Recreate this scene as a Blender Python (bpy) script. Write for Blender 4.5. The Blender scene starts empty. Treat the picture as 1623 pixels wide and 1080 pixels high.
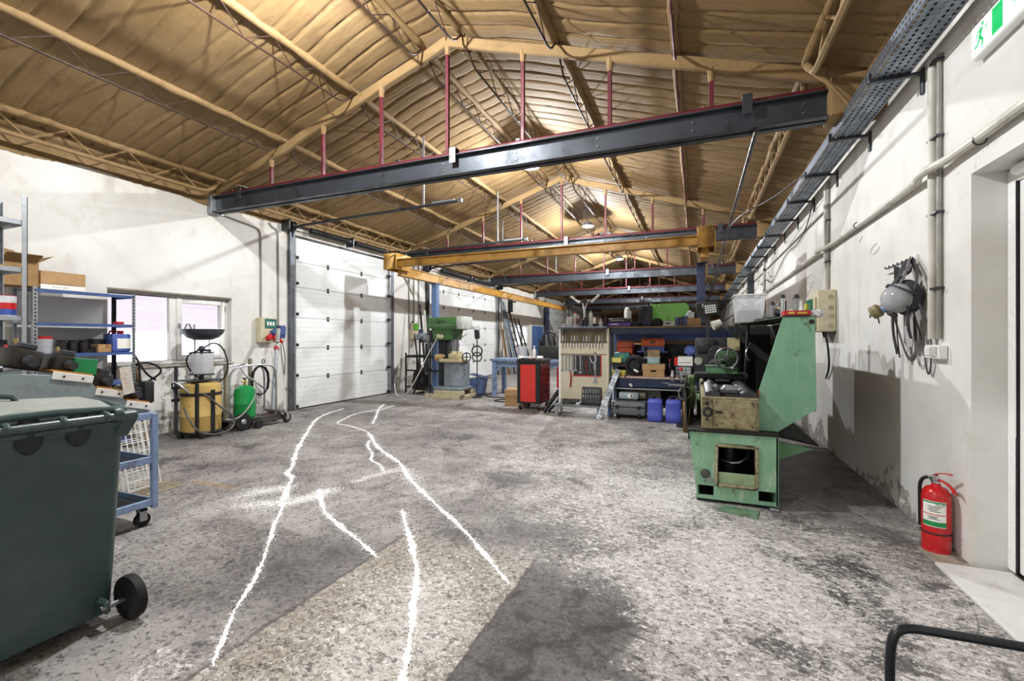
import bpy, bmesh, math, random
from mathutils import Vector, Matrix, Euler
R = random.Random(7)
rad = math.radians
scene = bpy.context.scene
COL = scene.collection

# ------------------------------------------------------------------ camera
cam_data = bpy.data.cameras.new('camera'); cam = bpy.data.objects.new('camera', cam_data); COL.objects.link(cam)
cam.location = (0, 0, 1.4); cam.rotation_euler = (rad(90), 0, rad(22.08))
cam_data.sensor_width = 36; cam_data.lens = 721 / 1623 * 36; cam_data.shift_y = -2 / 1623
cam_data.clip_start = 0.05; cam_data.clip_end = 200
scene.camera = cam
# ------------------------------------------------------------------ world, exposure, lamps
world = bpy.data.worlds.new('world'); scene.world = world; world.use_nodes = True
bgn = world.node_tree.nodes['Background']; bgn.inputs[0].default_value = (0.95, 0.97, 1.0, 1); bgn.inputs[1].default_value = 3.5
vs = scene.view_settings
vs.view_transform = 'Standard'; vs.look = 'None'; vs.exposure = 0.0; vs.gamma = 1; vs.use_curve_mapping = False
LAMP_POWER = 700
LAMPS = [(-3.0, y, 4.78) for y in (-2.3, 3.0, 8.36, 13.4, 19.4)]

# ------------------------------------------------------------------ helpers
class MB:
    def __init__(s): s.v = []; s.f = []
    def add(s, vs_, fs):
        o = len(s.v); s.v += [tuple(p) for p in vs_]; s.f += [tuple(i + o for i in f) for f in fs]; return s
    def box(s, x0, x1, y0, y1, z0, z1):
        return s.add([(x0,y0,z0),(x1,y0,z0),(x1,y1,z0),(x0,y1,z0),(x0,y0,z1),(x1,y0,z1),(x1,y1,z1),(x0,y1,z1)],
                     [(0,3,2,1),(4,5,6,7),(0,1,5,4),(1,2,6,5),(2,3,7,6),(3,0,4,7)])
    def obox(s, c, size, rot=(0,0,0), rz=None):
        m = Euler([rad(a) for a in rot]).to_matrix(); c = Vector(c); h = [q/2 for q in size]
        t = MB().box(-h[0],h[0],-h[1],h[1],-h[2],h[2])
        return s.add([c + m @ Vector(p) for p in t.v], t.f)
    def bar(s, p0, p1, w, h=None, up=(0,0,1)):
        h = h or w; p0 = Vector(p0); p1 = Vector(p1); d = (p1-p0).normalized(); u = Vector(up)
        if abs(d.dot(u)) > .97: u = Vector((1,0,0))
        a = d.cross(u).normalized(); b = a.cross(d).normalized()
        q = []
        for p in (p0, p1):
            for i, j in ((-1,-1),(1,-1),(1,1),(-1,1)): q.append(p + a*(i*w/2) + b*(j*h/2))
        return s.add(q, [(0,3,2,1),(4,5,6,7),(0,1,5,4),(1,2,6,5),(2,3,7,6),(3,0,4,7)])
    def cyl(s, p0, p1, r, r2=None, n=14, caps=True):
        r2 = r if r2 is None else r2
        p0 = Vector(p0); p1 = Vector(p1); d = (p1-p0).normalized()
        u = Vector((1,0,0)) if abs(d.x) < .9 else Vector((0,1,0))
        a = d.cross(u).normalized(); b = d.cross(a)
        q = []
        for p, rr in ((p0, r), (p1, r2)):
            for i in range(n):
                t = 2*math.pi*i/n; q.append(p + a*(math.cos(t)*rr) + b*(math.sin(t)*rr))
        f = [(i, (i+1) % n, n+(i+1) % n, n+i) for i in range(n)]
        if caps: f += [tuple(range(n-1,-1,-1)), tuple(range(n, 2*n))]
        return s.add(q, f)
    def ring(s, c, ax, R_, r, n=24, m=8, sc=1):
        c = Vector(c); d = Vector(ax).normalized(); u = Vector((1,0,0)) if abs(d.x) < .9 else Vector((0,1,0))
        a = d.cross(u).normalized(); b = d.cross(a); q = []
        for i in range(n):
            t = 2*math.pi*i/n; e = a*math.cos(t) + b*math.sin(t)
            for j in range(m):
                w = 2*math.pi*j/m; q.append(c + e*(R_ + r*math.cos(w)) + d*(r*sc*math.sin(w)))
        return s.add(q, [(i*m+j, ((i+1) % n)*m+j, ((i+1) % n)*m+(j+1) % m, i*m+(j+1) % m) for i in range(n) for j in range(m)])
    def tube(s, pts, r, n=8, smooth=0, closed=False, flat=None):
        P = [Vector(p) for p in pts]
        for _ in range(smooth):
            Q = [P[0]]
            for i in range(len(P)-1):
                Q += [P[i]*.75 + P[i+1]*.25, P[i]*.25 + P[i+1]*.75]
            P = Q + [P[-1]]
        N = len(P); q = []; nrm = None
        for i in range(N):
            t = (P[min(i+1,N-1)] - P[max(i-1,0)])
            t = t.normalized() if t.length > 1e-9 else Vector((0,0,1))
            if nrm is None:
                u = Vector((0,0,1)) if abs(t.z) < .9 else Vector((1,0,0))
                nrm = (u - t*u.dot(t)).normalized()
            else:
                nrm = nrm - t*nrm.dot(t); nrm = nrm.normalized() if nrm.length > 1e-6 else Vector((1,0,0))
            b = t.cross(nrm)
            rr = r[min(i, len(r)-1)] if isinstance(r, (list, tuple)) else r
            if flat:
                for e, g in ((-1,-1),(1,-1),(1,1),(-1,1)): q.append(P[i] + b*(e*flat[0]/2) + nrm*(g*flat[1]/2))
            else:
                for j in range(n):
                    w = 2*math.pi*j/n; q.append(P[i] + nrm*(math.cos(w)*rr) + b*(math.sin(w)*rr))
        m = 4 if flat else n
        f = [(i*m+j, i*m+(j+1) % m, (i+1)*m+(j+1) % m, (i+1)*m+j) for i in range(N-1) for j in range(m)]
        f += [tuple(range(m-1,-1,-1)), tuple(range((N-1)*m, N*m))]
        return s.add(q, f)
    def lathe(s, prof, c=(0,0,0), n=20, axis=(0,0,1), sx=1, sy=1):
        c = Vector(c); d = Vector(axis).normalized()
        if abs(d.z) > .999: a = Vector((1,0,0)); b = Vector((0,1,0))*(1 if d.z > 0 else -1)
        else:
            a = d.cross(Vector((0,0,1))).normalized(); b = d.cross(a)
        q = []; f = []; k = len(prof)
        for r, z in prof:
            for i in range(n):
                t = 2*math.pi*i/n; q.append(c + a*(math.cos(t)*r*sx) + b*(math.sin(t)*r*sy) + d*z)
        for j in range(k-1):
            for i in range(n): f.append((j*n+i, j*n+(i+1) % n, (j+1)*n+(i+1) % n, (j+1)*n+i))
        if prof[0][0] > 1e-5: f.append(tuple(range(n-1,-1,-1)))
        if prof[-1][0] > 1e-5: f.append(tuple(range((k-1)*n, k*n)))
        return s.add(q, f)
    def prism(s, poly, plane, a, b):
        def P(u, w, t): return {'xz': (u, t, w), 'xy': (u, w, t), 'yz': (t, u, w)}[plane]
        n = len(poly)
        q = [P(u, w, a) for u, w in poly] + [P(u, w, b) for u, w in poly]
        return s.add(q, [tuple(range(n-1,-1,-1)), tuple(range(n, 2*n))] + [(i, (i+1) % n, n+(i+1) % n, n+i) for i in range(n)])
    def ball(s, c, r, nu=14, nv=9, rot=None):
        r = (r, r, r) if not isinstance(r, (tuple, list)) else r; c = Vector(c); q = []; f = []
        m = Euler([rad(a) for a in rot]).to_matrix() if rot else Matrix.Identity(3)
        for j in range(nv+1):
            ph = math.pi*j/nv
            for i in range(nu):
                t = 2*math.pi*i/nu
                q.append(c + m @ Vector((r[0]*math.sin(ph)*math.cos(t), r[1]*math.sin(ph)*math.sin(t), -r[2]*math.cos(ph))))
        for j in range(nv):
            for i in range(nu): f.append((j*nu+i, j*nu+(i+1) % nu, (j+1)*nu+(i+1) % nu, (j+1)*nu+i))
        return s.add(q, f)
    def mesh(s, name, mat, bevel=0, seg=1, ang=35, off=(0,0,0), rough=0):
        me = bpy.data.meshes.new(name)
        o = Vector(off)
        me.from_pydata([tuple(Vector(p) - o) for p in s.v], [], s.f)
        bm = bmesh.new(); bm.from_mesh(me)
        bmesh.ops.remove_doubles(bm, verts=bm.verts, dist=1e-5)
        bmesh.ops.recalc_face_normals(bm, faces=bm.faces)
        if bevel:
            es = [e for e in bm.edges if len(e.link_faces) == 2 and e.calc_face_angle(0) > rad(40)]
            if es: bmesh.ops.bevel(bm, geom=es, offset=bevel, segments=seg, profile=.5, affect='EDGES', clamp_overlap=True)
        if rough:
            for v in bm.verts: v.co += Vector((R.uniform(-1,1), R.uniform(-1,1), R.uniform(-1,1)))*rough
        bm.to_mesh(me); bm.free()
        for p in me.polygons: p.use_smooth = True
        me.set_sharp_from_angle(angle=rad(ang))
        if mat is not None: me.materials.append(mat)
        return me

def props(o, label=None, cat=None, group=None, kind=None):
    if label: o['label'] = label
    if cat: o['category'] = cat
    if group: o['group'] = group
    if kind: o['kind'] = kind
    return o
def thing(name, label, cat, loc=(0,0,0), rz=0, group=None):
    o = bpy.data.objects.new(name, None); COL.objects.link(o); o.empty_display_size = .1
    o.location = loc; o.rotation_euler = (0, 0, rad(rz))
    return props(o, label, cat, group)
def part(parent, name, mb, mat, bevel=0, world=True, label=None, off=None, **k):
    """world=True: the shape is given in world coordinates; the root's location is taken off"""
    if off is None:
        off = Vector((0,0,0))
        if world:
            p = parent
            while p is not None: off += p.location; p = p.parent
    o = bpy.data.objects.new(name, mb.mesh(name, mat, bevel, off=off, **k)); COL.objects.link(o)
    o.parent = parent
    if label: o['label'] = label
    return o
def single(name, mb, mat, label, cat, group=None, loc=(0,0,0), rz=0, bevel=0, kind=None, world=True, **k):
    o = bpy.data.objects.new(name, mb.mesh(name, mat, bevel, off=loc if world else (0,0,0), **k)); COL.objects.link(o)
    o.location = loc; o.rotation_euler = (0, 0, rad(rz))
    return props(o, label, cat, group, kind)
def struct(name, mb, mat, label=None, bevel=0, **k):
    o = bpy.data.objects.new(name, mb.mesh(name, mat, bevel, **k)); COL.objects.link(o)
    return props(o, label, name.split('_')[0], None, 'structure')
def dup(root, loc=None, rz=None, label=None, group=None, parent=None):
    r = root.copy(); COL.objects.link(r)
    if loc is not None: r.location = loc
    if rz is not None: r.rotation_euler = (0, 0, rad(rz))
    r.parent = parent
    if label: r['label'] = label
    if group: r['group'] = group
    for ch in root.children: dup(ch, parent=r)
    return r
def text_mb(s, size, origin, xdir, ydir, depth=.0008, align='CENTER'):
    cu = bpy.data.curves.new('txt', 'FONT'); cu.body = s; cu.size = size; cu.align_x = align; cu.resolution_u = 2
    ob = bpy.data.objects.new('txt', cu); COL.objects.link(ob)
    bpy.context.view_layer.update()
    me = bpy.data.meshes.new_from_object(ob.evaluated_get(bpy.context.evaluated_depsgraph_get()))
    m = MB(); o = Vector(origin); x = Vector(xdir); y = Vector(ydir); n = x.cross(y)
    m.add([o + x*v.co.x + y*v.co.y + n*depth for v in me.vertices], [tuple(p.vertices) for p in me.polygons])
    bpy.data.objects.remove(ob); bpy.data.meshes.remove(me)
    return m

# ------------------------------------------------------------------ materials
def lin(h):
    if isinstance(h, str):
        c = [int(h[i:i+2], 16)/255 for i in (0, 2, 4)]
    else: c = [q/255 for q in h]
    return tuple(q/12.92 if q <= .04045 else ((q+.055)/1.055)**2.4 for q in c) + (1,)
class NT:
    def __init__(s, name):
        s.m = bpy.data.materials.new(name); s.m.use_nodes = True; s.t = s.m.node_tree
        s.b = s.t.nodes['Principled BSDF']; s.pos = None
    def n(s, typ, **kw):
        q = s.t.nodes.new(typ)
        for k, v in kw.items(): setattr(q, k, v)
        return q
    def link(s, a, b): s.t.links.new(a, b)
    def P(s):
        if s.pos is None: s.pos = s.n('ShaderNodeNewGeometry').outputs['Position']
        return s.pos
    def O(s): return s.n('ShaderNodeTexCoord').outputs['Object']
    def val(s, sock, v):
        if hasattr(v, 'is_output'): s.link(v, sock)
        else: sock.default_value = v
    def noise(s, scale, detail=4, rough=.55, dist=0, vec=None, sc=None, off=None):
        q = s.n('ShaderNodeTexNoise'); q.inputs['Scale'].default_value = scale; q.inputs['Detail'].default_value = detail
        q.inputs['Roughness'].default_value = rough; q.inputs['Distortion'].default_value = dist
        v = vec or s.P()
        if sc or off:
            mp = s.n('ShaderNodeMapping'); s.link(v, mp.inputs[0])
            if sc: mp.inputs['Scale'].default_value = sc
            if off: mp.inputs['Location'].default_value = off
            v = mp.outputs[0]
        s.link(v, q.inputs['Vector']); return q.outputs['Fac']
    def math(s, op, a, b=None, c=None, clamp=False):
        q = s.n('ShaderNodeMath', operation=op); q.use_clamp = clamp
        s.val(q.inputs[0], a)
        if b is not None: s.val(q.inputs[1], b)
        if c is not None: s.val(q.inputs[2], c)
        return q.outputs[0]
    def step(s, v, lo, hi, a=0., b=1.):
        q = s.n('ShaderNodeMapRange'); q.interpolation_type = 'SMOOTHSTEP'; s.link(v, q.inputs[0])
        q.inputs[1].default_value = lo; q.inputs[2].default_value = hi; q.inputs[3].default_value = a; q.inputs[4].default_value = b
        return q.outputs[0]
    def mix(s, fac, a, b, mode='MIX'):
        q = s.n('ShaderNodeMix', data_type='RGBA', blend_type=mode); s.val(q.inputs[0], fac)
        s.val(q.inputs[6], a); s.val(q.inputs[7], b); return q.outputs[2]
    def sep(s, v=None):
        q = s.n('ShaderNodeSeparateXYZ'); s.link(v or s.P(), q.inputs[0]); return q.outputs
    def bump(s, h, strength=.3, dist=.01):
        q = s.n('ShaderNodeBump'); q.inputs['Strength'].default_value = strength; q.inputs['Distance'].default_value = dist
        s.link(h, q.inputs['Height']); s.link(q.outputs[0], s.b.inputs['Normal'])
    def out(s, col=None, rough=None, metal=None):
        if col is not None: s.val(s.b.inputs['Base Color'], col)
        if rough is not None: s.val(s.b.inputs['Roughness'], rough)
        if metal is not None: s.val(s.b.inputs['Metallic'], metal)
        return s.m
_mc = {}
def mk(col, rough=.5, metal=0, var=.25, scale=9, dirt=None, amt=.35, bump=0, key=None):
    """painted / plastic / metal surface with mottled wear; dirt = colour of shaped stains"""
    k = (col, rough, metal, var, scale, dirt, amt, bump)
    if k in _mc: return _mc[k]
    t = NT('mat_%s_%d' % (col if isinstance(col, str) else '%02x%02x%02x' % tuple(col), len(_mc)))
    c = lin(col); d = tuple(q*(1-var) for q in c[:3]) + (1,); l = tuple(min(1, q*(1+var*.6)) for q in c[:3]) + (1,)
    nz = t.noise(scale, 5, .6)
    cc = t.mix(t.step(nz, .3, .7), d, l)
    rr = t.step(nz, .3, .7, min(1, rough+.12), max(.05, rough-.08))
    if dirt:
        n2 = t.noise(scale*.7, 7, .68, .4, off=(3.1, 1.7, 5))
        cc = t.mix(t.math('MULTIPLY', t.step(n2, .52, .66), amt), cc, lin(dirt))
    if bump: t.bump(t.noise(scale*6, 4, .6), bump, .004)
    _mc[k] = t.out(cc, rr, metal); return _mc[k]

BLACK = mk('1a1a1c', .45); RUBBER = mk('151515', .75); STEEL = mk('9a9c9f', .32, .9); DSTEEL = mk('4a4d52', .4, .7)
CHROME = mk('c8cbd0', .18, 1, .1); GALV = mk('a9adb2', .38, .75, .22, 16); WHITE = mk('e8e6e2', .4, 0, .06)
NAVY = mk('1d2a4a', .45, .1, .25, 7, '0c0e14', .5); BLUEP = mk('41598f', .45, .05, .18, 8, '2a2c33', .45)
LBLUE = mk('8297bb', .45, .05, .15, 9, '4b4f58', .5)
CARD = mk('b08d62', .85, 0, .12, 6); CARD2 = mk('9b7b52', .85, 0, .14, 6); PLASW = mk('dcdcda', .35, 0, .05)
REDP = mk('c81e22', .35, 0, .12, 8, '5a0f10', .35); YEL = mk('d59a2e', .42, 0, .14, 5, '7a5318', .4)
LATHEG2 = mk('5f8a64', .42, 0, .18, 6, '2c3a24', .5)
def worn_paint(name, c0, c1, streak, rust):
    t = NT(name); a = t.noise(5, 5, .6); v = t.noise(16, 6, .7, .2, sc=(1, 1, .16)); f = t.noise(30, 6, .75, .5, off=(2, 7, 1)); g = t.noise(9, 7, .75, .3, off=(8, 3, 3))
    c = t.mix(t.step(a, .3, .7), lin(c0), lin(c1)); c = t.mix(t.math('MULTIPLY', t.step(v, .50, .64), .7), c, lin(streak))
    r = t.math('MAXIMUM', t.step(g, .61, .65), t.step(f, .68, .71)); c = t.mix(t.math('MULTIPLY', r, .8), c, lin(rust))
    t.bump(t.math('ADD', a, t.math('MULTIPLY', r, -.5)), .15, .004)
    return t.out(c, t.step(v, .4, .7, .4, .6))
LATHEG = worn_paint('worn_lathe_paint', '6f9c7c', '88b194', 'b3bcae', '4e3f2c')
RUSTY = mk('948c6c', .6, 0, .3, 26, '56351f', .85, .2); DIRTYB = mk('121110', .8, 0, .4, 12)
ORANGE = mk('d9632a', .5); TEAL = mk('2f6f70', .5); PURPLE = mk('4f2f8c', .45); GREEN = mk('12924a', .35, 0, .1)
SHEETG = mk('6aa447', .5, 0, .1, 4); GREYP = mk('8f979b', .5, 0, .12, 6, '5c6064', .4); BEIGE = mk('c9c0a2', .5, 0, .1, 8, '7e7458', .35)
WOOD = mk('a98c63', .75, 0, .22, 14, '6b5336', .5); BLUECAN = mk('5864cc', .35, 0, .1, 5); PAPER = mk('f0efe9', .7, 0, .03)
def glassmat(name, col='ffffff', rough=.05, alpha=.35, trans=1.0):
    t = NT(name); b = t.b; b.inputs['Base Color'].default_value = lin(col); b.inputs['Roughness'].default_value = rough
    b.inputs['Transmission Weight'].default_value = trans; b.inputs['IOR'].default_value = 1.45; return t.m
GLASS = glassmat('window_glass', 'f4f6fa', .02); 
def translucent(name, col, alpha, rough=.3):
    t = NT(name); t.b.inputs['Base Color'].default_value = lin(col); t.b.inputs['Roughness'].default_value = rough
    t.b.inputs['Alpha'].default_value = alpha; return t.m
FROST = translucent('milky_plastic', 'd8dade', .62); LENS = translucent('visor_plastic', 'b9bcc0', .72, .12)
def emit(name, col, st):
    t = NT(name); t.b.inputs['Base Color'].default_value = lin(col); t.b.inputs['Emission Color'].default_value = lin(col)
    t.b.inputs['Emission Strength'].default_value = st; return t.m
LED = emit('led_lens', 'f4f8ff', 14)
# ================================================================== surfaces of the hall
XL, XR, Y0, Y1 = -7.36, 1.555, -4.0, 37.0
RX = -2.95
def roof_z(x): return 5.32 - .325*abs(x - RX)

def floor_material():
    t = NT('oil_stained_concrete'); X, Y, Z = t.sep()
    def gauss(cx, cy, rx, ry):   # soft island for wear, stains and painted shadow, 1 in the middle
        a = t.math('POWER', t.math('ABSOLUTE', t.math('DIVIDE', t.math('SUBTRACT', X, cx), rx)), 2.)
        b = t.math('POWER', t.math('ABSOLUTE', t.math('DIVIDE', t.math('SUBTRACT', Y, cy), ry)), 2.)
        return t.math('POWER', 2.718, t.math('MULTIPLY', t.math('ADD', a, b), -1.))
    wob2 = t.math('MULTIPLY', t.math('SUBTRACT', t.noise(9, 5, .6), .5), .05)
    Xw = t.math('ADD', X, wob2); Yw = t.math('ADD', Y, wob2)
    def band(v, lo, hi, soft):
        return t.math('MULTIPLY', t.step(v, lo - soft, lo + soft), t.step(v, hi - soft, hi + soft, 1., 0.))
    big = t.noise(.5, 5, .6); mid = t.noise(2.0, 7, .68, .3); m2 = t.noise(5.5, 6, .7, .4, off=(9, 1, 4)); fine = t.noise(30, 7, .78); grit = t.noise(95, 5, .85)
    base = t.mix(t.step(mid, .32, .68), lin('767170'), lin('aaa5a2'))
    base = t.mix(t.math('MULTIPLY', t.step(m2, .45, .7), .55), base, lin('57514f'))
    base = t.mix(t.math('MULTIPLY', t.step(fine, .40, .66), .6), base, lin('b5b0ab'))
    # worn, pale aggregate showing through the oil film
    dens = t.math('MULTIPLY', gauss(.45, 3.0, 1.3, 1.3), 1.25)
    for g, w in (((.55, 1.9, .9, 1.0), 1.1), ((-.4, 4.1, 1.0, 1.0), 1.15), ((-1.3, 5.2, 1.3, 1.1), .85), ((-.4, 6.4, 1.5, 1.4), .5), ((-1.35, 1.9, .45, .7), .95), ((-3.0, 1.5, .5, .4), .25), ((-2.6, 8.0, 2.8, 2.2), .35), ((-2.1, 1.25, .35, .3), .45)):
        dens = t.math('MAXIMUM', dens, t.math('MULTIPLY', gauss(*g), w))
    dens = t.math('ADD', dens, t.math('MULTIPLY', t.math('SUBTRACT', mid, .5), 1.3))
    dens = t.math('ADD', dens, t.math('MULTIPLY', t.math('SUBTRACT', big, .5), .6))
    dens = t.math('SUBTRACT', dens, t.step(X, -1.94, -2.5, 0., .28))
    patch = t.math('MULTIPLY', band(Xw, -1.93, -.95, .012), t.step(Yw, 2.62, 2.86, 1., 0.))
    lowp = t.math('MULTIPLY', t.math('MULTIPLY', t.step(Xw, -.96, -.94), t.step(t.math('ADD', Xw, t.math('MULTIPLY', mid, .9)), .0, .45, 1., 0.)), t.step(t.math('ADD', Yw, t.math('MULTIPLY', m2, .5)), 2.7, 3.1, 1., 0.))
    lowp = t.math('MAXIMUM', lowp, t.math('MULTIPLY', gauss(-2.25, 2.1, .42, .5), t.step(Xw, -1.95, -1.93, 1., 0.)))
    streak = t.noise(6, 5, .65, .2, sc=(.5, 2.0, 1))     # drag marks across the hall
    spk = t.math('ADD', t.math('MULTIPLY', grit, .6), t.math('MULTIPLY', fine, .4))
    thr = t.math('SUBTRACT', .655, t.math('MULTIPLY', t.math('ADD', dens, t.math('MULTIPLY', t.math('SUBTRACT', streak, .5), .9)), .20))
    thr = t.math('SUBTRACT', thr, t.math('MULTIPLY', patch, .03)); thr = t.math('ADD', thr, t.math('MULTIPLY', lowp, .10))
    dark = t.math('MAXIMUM', t.math('MULTIPLY', lowp, t.step(m2, .3, .6, .97, .55)), t.step(t.math('ADD', t.math('MULTIPLY', big, .5), t.math('MULTIPLY', mid, .5)), .43, .33, 0., .6))
    for g, w in (((-3.3, 6.6, .9, .28), .6), ((-.35, 5.0, .3, .5), .6), ((1.2, 3.9, .4, .35), .6), ((.95, 6, .7, 1.6), 1.0), ((1.05, 5.1, .55, .7), 1.05), ((-3.5, 5.6, .6, .8), .5), ((-1.2, 3.1, .5, .4), .6), ((-6.6, 4.2, .8, .6), .6), ((-2.9, 1.15, .5, .25), .7), ((-5.4, 6.8, 1.2, .5), .45), ((-4.9, 3.6, .8, .5), .4)):  # the two islands beside the lathe paint its floor shadow into the colour
        dark = t.math('MAXIMUM', dark, t.math('MULTIPLY', t.math('MULTIPLY', gauss(*g), t.step(m2, .35, .62, 1., .45)), w))
    dark = t.math('MULTIPLY', dark, t.math('SUBTRACT', 1., t.math('MULTIPLY', patch, .9)))
    thr = t.math('ADD', thr, t.math('MULTIPLY', t.math('MULTIPLY', dark, t.step(lowp, .1, .5, 1., 0.)), .09))
    white = t.math('MULTIPLY', t.math('SUBTRACT', spk, thr), 15., clamp=True)
    base = t.mix(t.math('MULTIPLY', patch, .8), base, t.mix(t.step(fine, .38, .62), lin('857d72'), lin('b5ada0')))
    c = t.mix(dark, base, lin('2b2729'))
    c = t.mix(t.math('MULTIPLY', white, .55), c, lin('d2cdc8'))
    # single chips of aggregate and paint: hard-edged cells, denser where the floor is worn
    dv = t.n('ShaderNodeTexNoise'); dv.inputs['Scale'].default_value = 40; dv.inputs['Detail'].default_value = 4; t.link(t.P(), dv.inputs['Vector'])
    dsv = t.n('ShaderNodeVectorMath', operation='MULTIPLY_ADD'); t.link(dv.outputs['Color'], dsv.inputs[0]); dsv.inputs[1].default_value = (.05, .05, 0); t.link(t.P(), dsv.inputs[2])
    mp = t.n('ShaderNodeMapping'); mp.inputs['Scale'].default_value = (.75, 1.5, 1); t.link(dsv.outputs[0], mp.inputs[0])
    def chips(scale, lim):
        vo = t.n('ShaderNodeTexVoronoi'); vo.inputs['Scale'].default_value = scale; t.link(mp.outputs[0], vo.inputs['Vector'])
        rnd = t.sep(vo.outputs['Color']); return t.math('MULTIPLY', t.math('SUBTRACT', lim, rnd[0]), 12., clamp=True), rnd[1]
    worn = t.math('MULTIPLY', t.math('SUBTRACT', .635, thr), 3.0)
    k1, r1 = chips(42, t.math('SUBTRACT', worn, t.math('ADD', .06, t.math('MULTIPLY', patch, .12)))); k2, r2 = chips(95, worn)
    c = t.mix(t.math('MULTIPLY', k1, .75), c, t.mix(r1, lin('b9b2ad'), lin('efece8')))
    c = t.mix(t.math('MULTIPLY', k2, .75), c, t.mix(r2, lin('aaa39e'), lin('f2efec')))
    d1, r3 = chips(70, t.math('SUBTRACT', .17, t.math('MULTIPLY', worn, .05))); c = t.mix(t.math('MULTIPLY', d1, .7), c, lin('3a3536'))
    pit = t.step(t.noise(62, 5, .85, off=(7, 3, 0)), .405, .36, 0., .85)
    c = t.mix(pit, c, lin('2b2728'))
    cr = t.math('ABSOLUTE', t.math('SUBTRACT', t.noise(.8, 6, .6, .5, off=(3, 8, 0)), .5))
    c = t.mix(t.math('MULTIPLY', t.step(cr, .0035, .0008), t.step(m2, .42, .52, 0., .65)), c, lin('2c292a'))
    # saw cut along both edges of the patched trench and a worn yellow lane mark
    cut = t.math('MULTIPLY', t.math('MAXIMUM', band(Xw, -1.955, -1.93, .004), band(Xw, -.955, -.94, .004)), t.step(Y, 2.6, 2.9, 1., 0.))
    c = t.mix(t.math('MULTIPLY', cut, .55), c, lin('3a3330'))
    joint = t.math('MULTIPLY', band(Yw, 6.22, 6.235, .006), t.step(X, -2.4, -2.2)); c = t.mix(t.math('MULTIPLY', joint, .6), c, lin('3a3432'))
    lane = t.math('MULTIPLY', t.math('MULTIPLY', band(Xw, -4.55, -4.0, .05), band(Yw, 2.93, 3.03, .015)), t.step(fine, .4, .6))
    c = t.mix(t.math('MULTIPLY', lane, .6), c, lin('b08a4a'))
    rough = t.math('SUBTRACT', .66, t.math('MULTIPLY', dark, .22))
    t.b.inputs['Specular IOR Level'].default_value = .35
    t.bump(t.noise(60, 3, .8), .7, .009)
    for n in t.t.nodes:
        if n.type == 'TEX_NOISE': n.noise_dimensions = '2D'; n.inputs['Detail'].default_value = min(5, n.inputs['Detail'].default_value)
        if n.type == 'TEX_VORONOI': n.voronoi_dimensions = '2D'
    return t.out(c, rough)
def wall_material(name, peel=.0, thr=.30):
    t = NT(name); X, Y, Z = t.sep()
    big = t.noise(.7, 5, .6); mid = t.noise(3.2, 6, .65, .3); fine = t.noise(26, 5, .65)
    c = t.mix(t.step(big, .3, .7), lin('d2cfc9'), lin('e5e4e0'))
    c = t.mix(t.math('MULTIPLY', t.step(mid, .5, .72), .35), c, lin('c6bfb2'))
    st = t.noise(2.2, 6, .7, .2, sc=(1, 1, .18))          # runs of damp down the plaster
    c = t.mix(t.math('MULTIPLY', t.step(st, .56, .75), .32), c, lin('ab9f8a'))
    high = t.step(t.math('ADD', Z, t.math('MULTIPLY', t.math('SUBTRACT', mid, .5), 1.6)), 2.9, 4.1)
    c = t.mix(t.math('MULTIPLY', high, .28), c, lin('b49c72'))
    chip = t.step(t.noise(14, 4, .75, .6, off=(4, 9, 2)), .70, .74); c = t.mix(t.math('MULTIPLY', chip, .8), c, lin('6f675c'))
    scr = t.step(t.noise(5, 6, .8, 1.2, sc=(1, 1, .35), off=(1, 5, 8)), .685, .70); c = t.mix(t.math('MULTIPLY', scr, .75), c, lin('4a4138'))
    # plaster fallen off near the ground
    low = t.math('SUBTRACT', 1.0, t.math('DIVIDE', Z, .45 + peel*1.6))
    reg = t.math('MULTIPLY', t.math('SUBTRACT', t.noise(.9, 3, .5, off=(6, 1, 3)), .5), 1.1)
    pl = t.step(t.math('ADD', reg, t.math('ADD', t.math('MULTIPLY', low, .34), t.math('SUBTRACT', t.noise(4.2, 8, .72, .3, off=(2, 2, 2)), .42))), thr - peel*.14, thr + .03 - peel*.14)
    c = t.mix(t.math('MULTIPLY', pl, .85), c, t.mix(t.step(fine, .4, .65), lin('77736f'), lin('a8a39c')))
    t.bump(t.math('ADD', t.math('ADD', t.math('MULTIPLY', fine, .3), mid), t.math('MULTIPLY', pl, -.6)), .35, .012)
    return t.out(c, .85)
def foam_material():
    t = NT('sprayed_foam'); X, Y, Z = t.sep()
    a = t.noise(.8, 5, .6); b = t.noise(6, 6, .65, .4, sc=(.45, 1.6, 1)); f = t.noise(30, 4, .6)
    c = t.mix(t.step(a, .3, .7), lin('7a603a'), lin('917650'))
    c = t.mix(t.math('MULTIPLY', t.step(b, .5, .75), .5), c, lin('5a411f'))
    c = t.mix(t.math('MULTIPLY', t.step(t.noise(1.3, 5, .6, off=(5, 5, 5)), .55, .75), .35), c, lin('84634a'))
    t.bump(t.math('ADD', b, t.math('MULTIPLY', f, .25)), .3, .02)
    return t.out(c, .8)
M_FLOOR = floor_material(); M_WL = wall_material('peeling_plaster', .35); M_WR = wall_material('stained_plaster', .0, .46); M_FOAM = foam_material()

fl = MB(); fl.add([(XL-.3, Y0, 0), (XR+.6, Y0, 0), (XR+.6, Y1, 0), (XL-.3, Y1, 0)], [(0,1,2,3)]); fl.box(XL-.3, XR+.6, Y0, Y1, -.2, -.001)
struct('floor', fl, M_FLOOR, 'grey oil-stained concrete floor worn to pale aggregate')

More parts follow.
